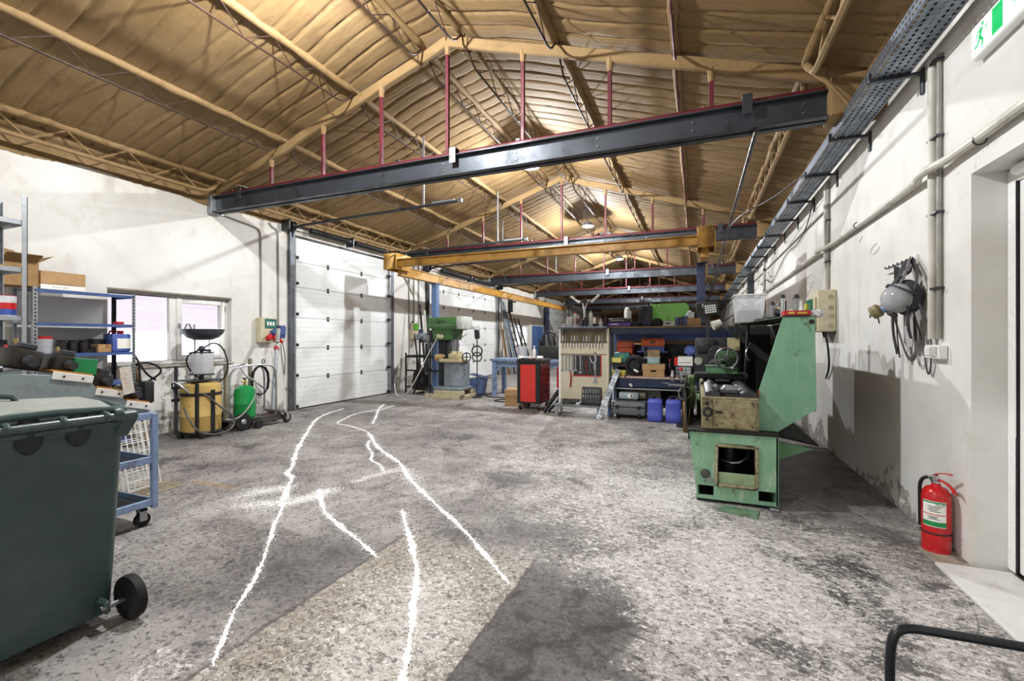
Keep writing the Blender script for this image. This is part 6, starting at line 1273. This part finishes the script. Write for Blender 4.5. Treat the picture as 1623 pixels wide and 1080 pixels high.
# pedestal with polishing wheels between bench and lathe
T = thing('pedestal_grinder', 'dark pedestal grinder with steel discs between the bench and the lathe', 'grinder', (-.2, 7.75, 0))
part(T, 'column', MB().box(-.22, -.10, 7.75, 7.9, .02, .70), mk('24262a', .5, .2), .01); part(T, 'foot', MB().box(-.30, -.02, 7.68, 7.98, 0, .03), BLACK, .005)
part(T, 'motor', MB().cyl((-.05, 7.82, .80), (.15, 7.82, .80), .075, n=18), DSTEEL); part(T, 'shaft', MB().cyl((-.40, 7.82, .80), (.0, 7.82, .80), .02, n=10), STEEL)
for x, r_, z in ((-.36, .10, .80), (-.22, .11, .80), (-.16, .14, .58)): d_ = part(T, 'disc', MB().lathe([(.02, -.02), (r_, -.018), (r_, .018), (.02, .02)], (x, 7.78, z), 22, (1, 0, 0)), GALV); part(d_, 'disc_nut', MB().cyl((x-.04, 7.78, z), (x+.04, 7.78, z), .03, n=8), DSTEEL)
part(T, 'bracket_arm', MB().bar((-.16, 7.7, .45), (-.05, 7.65, .72), .035).box(-.30, -.05, 7.66, 7.72, .44, .48), DSTEEL); part(T, 'tool_rest', MB().box(-.42, -.10, 7.62, 7.70, .66, .69), STEEL, .004)
single('cardboard_tube', MB().cyl((-.115, 7.35, 0), (-.115, 7.35, .46), .075, n=20, caps=False).cyl((-.115, 7.35, .004), (-.115, 7.35, .46), .068, n=20, caps=False).cyl((-.115, 7.35, 0), (-.115, 7.35, .004), .075, n=20), CARD2, 'brown cardboard tube standing beside the lathe', 'tube', loc=(-.115, 7.35, 0))
# clutter seen further down the hall behind the bench
blk('white_cupboard', 'pale steel cupboard far down the hall on the right', 'cupboard', .2, 1.3, 24.0, 24.6, 0, 1.9, mk('c9c5bb', .5), .01, None, (('cupboard_door', (.24, .74, 23.98, 24.0, .05, 1.85), mk('d2cec4', .5)), ('cupboard_door', (.76, 1.26, 23.98, 24.0, .05, 1.85), mk('d2cec4', .5))))
blk('pallet_stack', 'stack of cartons far down the hall in the middle', 'cartons', -3.4, -2.2, 22.5, 23.4, 0, 1.2, CARD2, .01, None, (('pallet', (-3.45, -2.15, 22.45, 23.45, 0, .12), WOOD),))
# ================================================================== green lathe, tailstock end towards the viewer
T = thing('lathe', 'large green engine lathe with a tall splash guard and worn paint', 'lathe', (.3, 5.5, 0))
# pedestal face: cells of a plate with openings left out
yf, yb = 4.25, 4.95
def lx_(x, z): return x if x > .0 else x + (.6-z)/.57*.065
xs_ = [-.06, .01, .135, .165, .455, .475, .60, .62]; zs_ = [.03, .06, .145, .17, .265, .49, .6]
m = MB()
for i in range(len(xs_)-1):
    for j in range(len(zs_)-1):
        xa, xb, za, zb = xs_[i], xs_[i+1], zs_[j], zs_[j+1]
        if za == .06 and (xa == .01 or xa == .475): continue
        if xa == .165 and .265 <= za < .49: continue
        q = [(lx_(xa, za), za), (lx_(xb, za), za), (lx_(xb, zb), zb), (lx_(xa, zb), zb)]
        m.add([(x, yf, z) for x, z in q] + [(x, yf+.02, z) for x, z in q], [(3,2,1,0), (4,5,6,7), (0,1,5,4), (1,2,6,5), (2,3,7,6), (3,0,4,7)])
P = part(T, 'pedestal', m, LATHEG)
part(P, 'pedestal_side', MB().prism([(yf, .03), (yb, .03), (yb, .6), (yf, .6)], 'yz', .60, .62), LATHEG, .004)
part(P, 'pedestal_side', MB().add([(-.06, yf+.02, .6), (-.06, yb, .6), (.005, yb, .03), (.005, yf+.02, .03), (-.04, yf+.02, .6), (-.04, yb, .6), (.025, yb, .03), (.025, yf+.02, .03)], [(0,1,2,3), (7,6,5,4), (0,4,5,1), (3,2,6,7), (0,3,7,4), (1,5,6,2)]), LATHEG)
part(P, 'pedestal_back', MB().box(.0, .60, yb-.02, yb, .03, .6), DIRTYB); part(P, 'pedestal_top', MB().box(-.07, .63, yf-.01, yb, .6, .615), DIRTYB, .003); part(P, 'pedestal_floor', MB().box(.01, .60, yf+.02, yb, .012, .03), DIRTYB)
part(P, 'window_frame', MB().box(.145, .17, yf-.012, yf, .15, .51).box(.45, .475, yf-.012, yf, .15, .51).box(.17, .45, yf-.012, yf, .485, .51).box(.17, .45, yf-.012, yf, .15, .175), RUSTY, .004)
part(P, 'lower_cover', MB().box(.17, .45, yf-.006, yf+.002, .175, .272), mk('8aa07a', .55, 0, .2, 9, '6e5a3c', .7), .003)
part(P, 'drive_motor', MB().cyl((.28, 4.6, .06), (.28, 4.6, .46), .06, n=18), DSTEEL); part(P, 'belt', MB().tube([(.20, 4.5, .32), (.32, 4.45, .30), (.42, 4.48, .36), (.43, 4.6, .42)], .012, 7, smooth=1), STEEL)
part(P, 'round_knob', MB().lathe([(0, -.022), (.02, -.024), (.034, -.018), (.04, 0)], (.07, yf, .245), 20, (0, 1, 0)), mk('4a4a44', .5, .3)); part(P, 'leak_stain', MB().prism([(.055, .20), (.13, .165), (.145, .20), (.09, .24)], 'xz', yf-.0008, yf), mk('86908a', .6))
for x in (.157, .463):
    for z in (.163, .497): part(P, 'frame_screw', MB().cyl((x, yf-.012, z), (x, yf-.016, z), .007, n=8), DSTEEL)
for x in (.05, .56): part(P, 'levelling_foot', MB().box(x-.05, x+.05, yf+.03, yf+.15, 0, .03), DSTEEL, .004)
# second pedestal and chip pan
part(T, 'rear_pedestal', MB().box(.0, .62, 6.4, 7.3, .0, .6), LATHEG2, .01); part(T, 'chip_pan', MB().box(-.06, .62, yb, 6.4, .50, .52).box(-.07, -.05, 4.4, 6.9, .50, .60), DIRTYB, .004)
part(T, 'pan_lip', MB().add([(-.075, 4.35, .60), (-.075, 6.6, .60), (-.11, 6.6, .92), (-.11, 4.9, .92), (-.085, 4.35, .60), (-.085, 6.6, .60), (-.12, 6.6, .92), (-.12, 4.9, .92)], [(0,1,2,3), (7,6,5,4), (0,4,5,1), (3,2,6,7), (0,3,7,4), (1,5,6,2)]), mk('2b2e34', .5, .3))
part(T, 'wing_panel', MB().prism([(.62, .52), (.91, .475), (.62, .34)], 'xz', 4.50, 4.515), LATHEG2, .002)
part(T, 'drip_tray', MB().add([(.62, 4.5, .56), (.95, 4.5, .50), (.95, 6.6, .50), (.62, 6.6, .56), (.62, 4.5, .575), (.95, 4.5, .515), (.95, 6.6, .515), (.62, 6.6, .575)], [(0,3,2,1), (4,5,6,7), (0,1,5,4), (1,2,6,5), (2,3,7,6), (3,0,4,7)]), DIRTYB)
# bed
B = part(T, 'bed', MB().box(.04, .49, 4.33, 7.2, .615, .90), RUSTY, .008)
part(B, 'end_cover', MB().box(.135, .465, 4.318, 4.33, .63, .875), mk('9c9270', .6, 0, .28, 30, '5f3c24', .85), .004); part(B, 'end_strip', MB().box(.045, .13, 4.322, 4.33, .62, .89), mk('8f8663', .6, 0, .3, 12, '3a2c20', .8), .003)
for x, z, r_ in ((.085, .84, .016), (.085, .70, .012), (.16, .655, .008), (.44, .655, .008), (.16, .855, .008), (.445, .855, .008)): part(B, 'bolt_hole', MB().cyl((x, 4.317, z), (x, 4.325, z), r_, n=12), BLACK)
part(B, 'lead_screw_housing', MB().lathe([(.02, -.03), (.036, -.028), (.045, 0), (.045, .02)], (.09, 4.32, .765), 20, (0, 1, 0)), BLACK); part(B, 'lead_screw_end', MB().cyl((.09, 4.285, .765), (.09, 4.30, .765), .020, n=14), mk('6f6650', .5, .5)); part(B, 'latch_lever', MB().bar((.15, 4.31, .77), (.205, 4.31, .77), .018), BLACK)
part(B, 'lead_screw', MB().cyl((-.01, 4.36, .74), (-.01, 6.9, .74), .014, n=10), STEEL)
for x0, x1 in ((.07, .19), (.35, .48)): part(B, 'bed_way', MB().prism([(x0, .90), (x1, .90), (x1, .935), (x0+.065, .965), (x0, .935)], 'xz', 4.34, 7.1), DSTEEL, .004)
part(B, 'way_plate', MB().obox((.115, 4.47, .985), (.012, .26, .09), (0, -18, 0)), mk('8f979f', .4, .5), .002); part(B, 'way_plate', MB().obox((.155, 4.50, .965), (.05, .30, .03), (0, -22, 0)), mk('55595c', .45, .4), .003); part(B, 'bed_cavity', MB().box(.20, .345, 4.36, 6.3, .902, .91), DIRTYB)
single('steel_billet', MB().prism([(.20, .94), (.33, .94), (.355, .975), (.235, .985)], 'xz', 4.50, 4.62), GALV, 'bright steel block lying between the lathe ways', 'steel block', loc=(.27, 4.56, .94), bevel=.004)
part(B, 'red_edge_strip', MB().box(.488, .497, 4.405, 4.43, .60, .96), mk('9a2a22', .5)); part(B, 'red_edge_strip', MB().box(.49, .63, 4.40, 4.43, .592, .602), mk('9a2a22', .5)); part(B, 'rear_slot_plate', MB().box(.46, .488, 4.36, 4.40, .62, .90), mk('3a352c', .6))
# splash guard
G = part(T, 'splash_guard', MB().prism([(.678, 1.583), (.909, 1.583), (.921, .822), (.624, .60), (.499, .595), (.494, .946)], 'xz', 4.43, 4.445), worn_paint('guard_paint', '6fa283', '82b296', '86b3a0', '5b6d50'), .002)
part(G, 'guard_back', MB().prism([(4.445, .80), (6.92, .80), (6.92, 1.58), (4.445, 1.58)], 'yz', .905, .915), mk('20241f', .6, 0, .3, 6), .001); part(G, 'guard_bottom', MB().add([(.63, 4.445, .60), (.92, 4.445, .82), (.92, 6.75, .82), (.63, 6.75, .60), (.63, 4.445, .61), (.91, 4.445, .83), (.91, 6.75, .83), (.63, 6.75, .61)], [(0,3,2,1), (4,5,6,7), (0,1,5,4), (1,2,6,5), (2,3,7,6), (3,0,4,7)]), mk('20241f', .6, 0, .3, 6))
part(G, 'guard_shelf', MB().add([(.66, 4.43, 1.583), (.912, 4.43, 1.583), (.912, 6.75, 1.583), (.42, 6.75, 1.583), (.52, 5.8, 1.583), (.66, 4.43, 1.591), (.912, 4.43, 1.591), (.912, 6.75, 1.591), (.42, 6.75, 1.591), (.52, 5.8, 1.591)], [(4,3,2,1,0), (5,6,7,8,9), (0,1,6,5), (1,2,7,6), (2,3,8,7), (3,4,9,8), (4,0,5,9)]), mk('4a5a42', .5, 0, .2, 8, '2a2a22', .5))
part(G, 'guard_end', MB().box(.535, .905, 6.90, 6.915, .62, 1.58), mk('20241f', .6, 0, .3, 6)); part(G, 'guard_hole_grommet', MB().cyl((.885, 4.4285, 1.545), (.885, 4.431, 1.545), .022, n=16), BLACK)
part(G, 'guard_strut', MB().cyl((.53, 6.0, .9), (.56, 6.0, 1.58), .02, n=8), BLACK); part(G, 'coolant_hose', MB().tube([(.60, 6.1, 1.35), (.55, 5.9, 1.30), (.52, 5.85, 1.22), (.56, 5.85, 1.15)], .01, 7, smooth=2), STEEL)
# carriage, chuck, headstock
C_ = part(T, 'carriage', MB().box(-.02, .52, 5.45, 5.85, .965, 1.02), DIRTYB, .008)
part(C_, 'cross_slide', MB().prism([(.10, 1.02), (.42, 1.02), (.42, 1.10), (.30, 1.10), (.30, 1.16), (.25, 1.16), (.25, 1.10), (.10, 1.10)], 'xz', 5.48, 5.62), LATHEG2, .006); part(C_, 'slide_cap', MB().box(.09, .26, 5.47, 5.63, 1.10, 1.112), GALV, .003)
hwl = part(C_, 'handwheel', MB().ring((.30, 5.40, 1.195), (0, 1, 0), .108, .012, 32, 8), STEEL); part(hwl, 'wheel_hub', MB().cyl((.30, 5.37, 1.195), (.30, 5.48, 1.195), .028, n=16), DSTEEL)
for a in (80, 200, 320): part(hwl, 'wheel_spoke', MB().cyl((.30, 5.40, 1.195), (.30+.105*math.cos(rad(a)), 5.40, 1.195+.105*math.sin(rad(a))), .009, n=8), STEEL)
part(C_, 'wheel_housing', MB().box(.22, .42, 5.48, 5.6, 1.11, 1.27), mk('3d5c3a', .5), .02, seg=2)
part(hwl, 'crank_knob', MB().cyl((.35, 5.39, 1.10), (.35, 5.34, 1.10), .014, n=10), CHROME)
part(C_, 'apron', MB().box(-.09, -.02, 5.45, 5.85, .62, .98), mk('5d7a4a', .5, 0, .2, 7, '2a3320', .5), .01); part(C_, 'apron_wheel', MB().ring((-.12, 5.42, .80), (.5, -.85, 0), .07, .01, 22, 7), CHROME); part(C_, 'apron_lever', MB().tube([(-.10, 5.45, .92), (-.16, 5.38, 1.0), (-.16, 5.36, 1.06)], .010, 8), CHROME); part(C_, 'red_knob', MB().ball((-.16, 5.36, 1.07), .02, 10, 7), REDP)
part(C_, 'tool_post', MB().box(.14, .26, 5.66, 5.80, 1.02, 1.14), DSTEEL, .008)
H = part(T, 'headstock', MB().box(-.02, .52, 6.35, 7.25, .90, 1.42), mk('24272a', .5, .1, .25, 6, '3a3d38', .4), .02, seg=2)
part(H, 'chuck', MB().lathe([(.04, -.16), (.14, -.16), (.15, -.15), (.15, -.02), (.11, 0)], (.27, 6.35, 1.18), 28, (0, 1, 0)), mk('3a3d42', .35, .7))
for a in (90, 210, 330): part(H, 'chuck_jaw', MB().obox((.27+.08*math.cos(rad(a)), 6.17, 1.18+.08*math.sin(rad(a))), (.03, .05, .08), (0, 90-a, 0)), STEEL)
part(H, 'speed_dial', MB().cyl((.02, 6.348, 1.12), (.02, 6.335, 1.12), .05, n=24), mk('a8a8a0', .4)); part(H, 'gear_lever', MB().cyl((.10, 6.34, 1.30), (.13, 6.26, 1.36), .010, n=8), CHROME); part(H, 'dark_cover', MB().box(.0, .24, 6.30, 6.35, 1.22, 1.40), BLACK, .03, seg=2)
part(H, 'pale_plate', MB().box(.36, .50, 6.33, 6.35, 1.26, 1.42), mk('b9ac84', .5)); part(H, 'chip_guard_arm', MB().tube([(.42, 6.2, 1.44), (.36, 6.1, 1.52), (.26, 6.0, 1.6)], .014, 8), STEEL)
part(T, 'work_light', MB().cyl((.18, 6.0, 1.56), (.27, 6.02, 1.60), .055, .045, 16), mk('c9c6b8', .4)); part(T, 'light_arm', MB().tube([(.26, 6.02, 1.58), (.36, 6.05, 1.50), (.46, 6.1, 1.42)], .012, 8), STEEL); part(T, 'light_post', MB().box(.44, .48, 6.3, 6.34, 1.42, 1.66), BLACK, .004)
# digital readout on its arm
D_ = part(T, 'readout_arm', MB().tube([(.15, 7.1, 1.42), (.15, 7.1, 1.60), (.15, 7.05, 1.74)], .02, 8), DSTEEL)
RO = thing('digital_readout', 'black digital readout with a white keypad mounted above the lathe', 'display', (.14, 6.98, 1.76))
m = MB().obox((.14, 6.98, 1.83), (.29, .07, .20), (0, -6, 0)); part(RO, 'housing', m, BLACK, .012, seg=2)
rot = Euler((0, rad(-6), 0)).to_matrix()
def ro(x, z): v = rot @ Vector((x, 0, z)); return (.14+v.x, 6.942, 1.83+v.z)
for i in range(5):
    for j in range(4): part(RO, 'key', MB().obox(ro(-.02+.03*i if 1 else 0, .035-.030*j), (.022, .006, .020), (0, -6, 0)), PLASW)
for z in (.062, .035): part(RO, 'key', MB().obox(ro(-.055, z), (.016, .006, .014), (0, -6, 0)), PLASW)
part(RO, 'screen', MB().obox((ro(-.095, .01)[0], 6.944, ro(-.095, .01)[2]), (.075, .004, .15), (0, -6, 0)), mk('0a0a0c', .15))
single('green_plate', MB().prism([(.148, 4.07), (.215, 4.215), (.472, 4.165), (.438, 3.985)], 'xy', 0, .012), mk('6b8a70', .55, 0, .2, 9, '3e4a3c', .6), 'green vented cover plate lying on the floor before the lathe', 'plate', loc=(.3, 4.1, 0), bevel=.002)
t_ = [o for o in bpy.data.objects if o.name == 'green_plate'][0]
for k in range(8): part(t_, 'vent_slit', MB().obox((.235+.045*(k % 4)+.012*(k//4), 4.165-.011*(k % 4)-.03*(k//4), .0125), (.032, .006, .001), (0, 0, -12)), BLACK)
single('metal_shim', MB().obox((.585, 4.22, .014), (.06, .04, .02), (0, 4, 10)), GALV, 'small bright metal shim at the foot of the lathe', 'shim', loc=(.585, 4.22, 0), bevel=.004)
# --- on the guard shelf
GS = 1.592
t = thing('plastic_tub', 'milky plastic storage tub on the lathe guard shelf', 'tub', (.56, 5.95, GS))
m = MB(); q0 = [(.43, 5.78), (.69, 5.78), (.69, 6.12), (.43, 6.12)]; q1 = [(.405, 5.75), (.715, 5.75), (.715, 6.15), (.405, 6.15)]
m.add([(x, y, GS) for x, y in q0]+[(x, y, GS+.31) for x, y in q1], [(0,3,2,1), (0,1,5,4), (1,2,6,5), (2,3,7,6), (3,0,4,7)]); part(t, 'tub_wall', m, FROST)
part(t, 'rim', MB().box(.395, .725, 5.74, 5.755, GS+.30, GS+.318).box(.395, .725, 6.145, 6.16, GS+.30, GS+.318).box(.395, .41, 5.755, 6.145, GS+.30, GS+.318).box(.71, .725, 5.755, 6.145, GS+.30, GS+.318), PLASW, .003)
part(t, 'dark_contents', MB().box(.45, .67, 5.80, 6.10, GS+.004, GS+.14), mk('3a4a52', .6), .02)
single('white_cylinder', MB().cyl((.515, 5.62, GS), (.515, 5.62, GS+.22), .035, n=16), PLASW, 'white plastic cylinder standing before the plastic tub', 'cylinder', loc=(.515, 5.62, GS), bevel=.004) if False else None
for k, (x, y, r_, h_, m_, lab) in enumerate(((.72, 5.35, .022, .16, STEEL, 'steel spindle with a dark cap left of the red box'), (.80, 5.25, .02, .22, CHROME, 'slim chrome rod standing on the guard shelf'), (.88, 5.05, .026, .20, STEEL, 'steel cylinder with black top behind the red box'), (.83, 5.55, .035, .16, BEIGE, 'beige part standing at the back of the guard shelf'))):
    t = thing('machine_part', lab, 'machine part', (x, y, GS), group='parts on the guard shelf'); part(t, 'shank', MB().cyl((x, y, GS), (x, y, GS+h_), r_, n=14), m_); part(t, 'cap', MB().cyl((x, y, GS+h_), (x, y, GS+h_+.035), r_*1.35, r_*.9, 14), BLACK)
t = thing('black_clamp', 'black and grey clamp assembly lying over the steel spindles', 'clamp', (.78, 5.4, GS+.2)); part(t, 'arm', MB().obox((.74, 5.45, GS+.03), (.10, .22, .05), (8, 0, 20)), DSTEEL, .01); part(t, 'head', MB().obox((.79, 5.42, GS+.085), (.13, .10, .06), (0, 12, 25)), mk('5a5c5e', .5), .015); part(t, 'screw', MB().cyl((.84, 5.36, GS+.05), (.84, 5.36, GS+.20), .012, n=8), BLACK)
t = blk('red_box', 'flat red printed box on the edge of the lathe guard', 'box', .70, .90, 4.52, 4.66, GS+.012, GS+.055, mk('c2202a', .4), .004); part(t, 'yellow_print', MB().box(.80, .87, 4.5185, 4.52, GS+.026, GS+.042).box(.73, .78, 4.5185, 4.52, GS+.026, GS+.044), mk('e2c44a', .5)); part(t, 'black_base', MB().box(.71, .89, 4.51, 4.65, GS, GS+.012), BLACK)
single('clear_film', MB().ball((.955, 4.62, GS+.03), (.06, .08, .03), 14, 8), translucent('film_wrap', 'e4e4ea', .5, .15), 'crumpled clear film hanging over the right end of the guard', 'film', loc=(.955, 4.62, GS), rough=.016)
single('dark_strip', MB().obox((.62, 5.15, GS+.01), (.05, .5, .018), (0, 0, 8)), DSTEEL, 'dark metal strip along the front of the guard shelf', 'strip', loc=(.62, 5.15, GS), bevel=.003)
# ================================================================== white absorbent powder swept along the floor cracks
POW = mk('f2f0ee', .95, 0, .05, 30)
def trail(label, pts, w, seed, crumbs=500, thick=.006, spread=1.0, ribbon=True):
    rnd = random.Random(seed)
    P = [Vector((x, y, 0)) for x, y in pts]
    for _ in range(2):
        Q = [P[0]]
        for i in range(len(P)-1): Q += [P[i]*.75+P[i+1]*.25, P[i]*.25+P[i+1]*.75]
        P = Q+[P[-1]]
    D = []; 
    for i in range(len(P)-1):
        L = (P[i+1]-P[i]).length; n = max(1, int(L/.011))
        for k in range(n): D.append(P[i].lerp(P[i+1], k/n))
    D.append(P[-1]); N = len(D); m = MB()
    ph = [rnd.uniform(0, 6.3) for _ in range(6)]
    wl = wr = 1; q = []
    for i in range(N):
        t = (D[min(i+1, N-1)]-D[max(i-1, 0)]).normalized(); s = Vector((-t.y, t.x, 0))
        wl = .45*wl+.55*rnd.uniform(.2, 1.7); wr = .45*wr+.55*rnd.uniform(.2, 1.7)
        k = w if not isinstance(w, (list, tuple)) else w[0]+(w[1]-w[0])*i/(N-1)
        mod = .85+.25*math.sin(i*.11+ph[0])+.15*math.sin(i*.31+ph[1]); e = min(1, i/6, (N-1-i)/6)*.85+.15
        a = k*.5*wl*mod*e; b = k*.5*wr*mod*e; h = thick*(.5+.5*rnd.random())*e
        j = s*rnd.uniform(-.15, .15)*k
        q += [D[i]+j+s*a+Vector((0, 0, .0008)), D[i]+j+s*a*.45+Vector((0, 0, h)), D[i]+j-s*b*.4+Vector((0, 0, h*.9)), D[i]+j-s*b+Vector((0, 0, .0008))]
    if ribbon: m.add(q, [(i*4+c, i*4+c+1, i*4+c+5, i*4+c+4) for i in range(N-1) for c in range(3)])
    for _ in range(crumbs):
        i = rnd.randrange(N); k = w if not isinstance(w, (list, tuple)) else w[0]+(w[1]-w[0])*i/(N-1)
        p = D[i]+Vector((rnd.gauss(0, k*.62*spread), rnd.gauss(0, k*.62*spread), 0)); r = rnd.uniform(.0015, .0065); a = rnd.uniform(0, 6.3)
        v = [p+Vector((r*math.cos(a+c*2.1)*rnd.uniform(.6, 1.5), r*math.sin(a+c*2.1)*rnd.uniform(.6, 1.5), .0009)) for c in range(3)]+[p+Vector((0, 0, r*.6))]
        m.add(v, [(0,1,3), (1,2,3), (2,0,3)])
    single('powder_trail', m, POW, label, 'powder', loc=(pts[0][0], pts[0][1], 0), kind='stuff', ang=60)
trail('white powder line running from the front left to the middle smear', [(-1.918, 1.317), (-2.089, 1.51), (-2.241, 1.672), (-2.317, 1.804), (-2.504, 2.036), (-2.694, 2.238), (-2.972, 2.525), (-3.12, 2.71), (-3.306, 2.897)], (.022, .035), 1, 700)
trail('white powder line wandering from the smear towards the first big door', [(-3.306, 2.897), (-3.552, 3.155), (-3.68, 3.306), (-3.80, 3.45), (-3.99, 3.52), (-4.10, 3.72), (-4.317, 3.922), (-4.647, 4.269), (-5.013, 4.691), (-5.609, 5.396), (-6.17, 6.074), (-6.475, 6.683), (-6.592, 7.228)], (.05, .055), 2, 2200)
trail('short thick white powder line ending at the concrete patch', [(-1.897, 2.379), (-2.066, 2.473), (-2.262, 2.574), (-2.463, 2.668), (-2.645, 2.763), (-2.823, 2.859), (-3.068, 3.078), (-3.279, 3.266)], (.025, .05), 3, 900)
trail('white powder line crossing the pale concrete patch', [(-1.08, 1.45), (-1.115, 1.565), (-1.186, 1.689), (-1.256, 1.823), (-1.333, 1.952), (-1.439, 2.126), (-1.541, 2.303), (-1.754, 2.569), (-1.972, 2.807), (-2.239, 3.126)], (.04, .04), 4, 1500)
trail('longest white powder line ending beside the dark asphalt patch', [(-0.985, 2.394), (-1.11, 2.518), (-1.305, 2.703), (-1.585, 2.964), (-1.882, 3.198), (-2.183, 3.437), (-2.483, 3.688), (-2.744, 3.907), (-3.023, 4.22), (-3.27, 4.406), (-3.657, 4.671), (-3.954, 4.919), (-4.347, 5.31), (-4.598, 5.545)], (.03, .06), 5, 2200)
trail('thin side branch of powder beside the longest line', [(-4.2, 5.10), (-4.0, 4.80), (-3.649, 4.505), (-3.50, 4.25), (-3.319, 4.183), (-3.052, 3.949)], (.03, .03), 6, 600)
trail('bent thin powder line near the first big door', [(-4.598, 5.545), (-5.199, 5.842), (-5.557, 5.875), (-5.71, 6.261), (-5.93, 6.748), (-5.911, 7.074), (-5.78, 7.381), (-5.918, 7.974)], (.03, .035), 7, 800)
trail('short fuzzy powder streak near the first big door', [(-4.976, 6.11), (-5.3, 6.6), (-5.61, 7.034), (-5.944, 7.492), (-6.283, 8.131)], (.04, .04), 8, 900, spread=1.5)
trail('scattered powder smear crossing the powder lines', [(-3.55, 2.70), (-3.40, 2.78), (-3.25, 2.88), (-3.16, 3.04), (-3.157, 3.22), (-3.12, 3.30)], (.045, .03), 9, 4200, .002, 2.6, False)
trail('faint powder smear joining the longest powder line', [(-3.11, 3.538), (-3.055, 3.851), (-2.95, 4.143), (-2.80, 4.0), (-2.55, 3.76)], (.02, .04), 10, 2000, .001, 2.5, False)
trail('crumbled powder patch left of the middle smear', [(-3.75, 2.85), (-3.70, 3.0), (-3.62, 3.10), (-3.60, 3.22)], (.035, .03), 11, 1700, .001, 3.2, False)

# chalk scribbles on the right wall
CHALK = mk('f6f4f0', .95, 0, .05, 30)
for lab, arcs in (('chalk scribble on the wall above the red box', [[(1.552, 8.342, 2.213), (1.552, 8.12, 2.324), (1.552, 7.752, 2.361), (1.552, 7.383, 2.285), (1.552, 7.114, 2.15), (1.552, 6.988, 2.021)], [(1.552, 8.388, 2.248), (1.552, 7.952, 2.256), (1.552, 7.563, 2.193), (1.552, 7.637, 2.247)], [(1.552, 7.675, 2.242), (1.552, 7.911, 2.13), (1.552, 8.207, 1.984)], [(1.552, 8.12, 2.189), (1.552, 7.791, 2.1), (1.552, 7.952, 2.04)]]), ('faint chalk loop on the wall left of the hook rail', [[(1.552, 5.37, 2.228), (1.552, 5.285, 2.285), (1.552, 5.156, 2.296), (1.552, 5.124, 2.243), (1.552, 5.219, 2.202), (1.552, 5.352, 2.213)], [(1.552, 5.682, 2.393), (1.552, 5.586, 2.445)]])):
    t = thing('chalk_mark', lab, 'chalk mark', (1.5545, arcs[0][0][1], arcs[0][0][2]))
    for a in arcs: part(t, 'stroke', MB().tube([(1.5535, y, z) for x, y, z in a], .0, flat=(.012, .0016), smooth=2), CHALK)
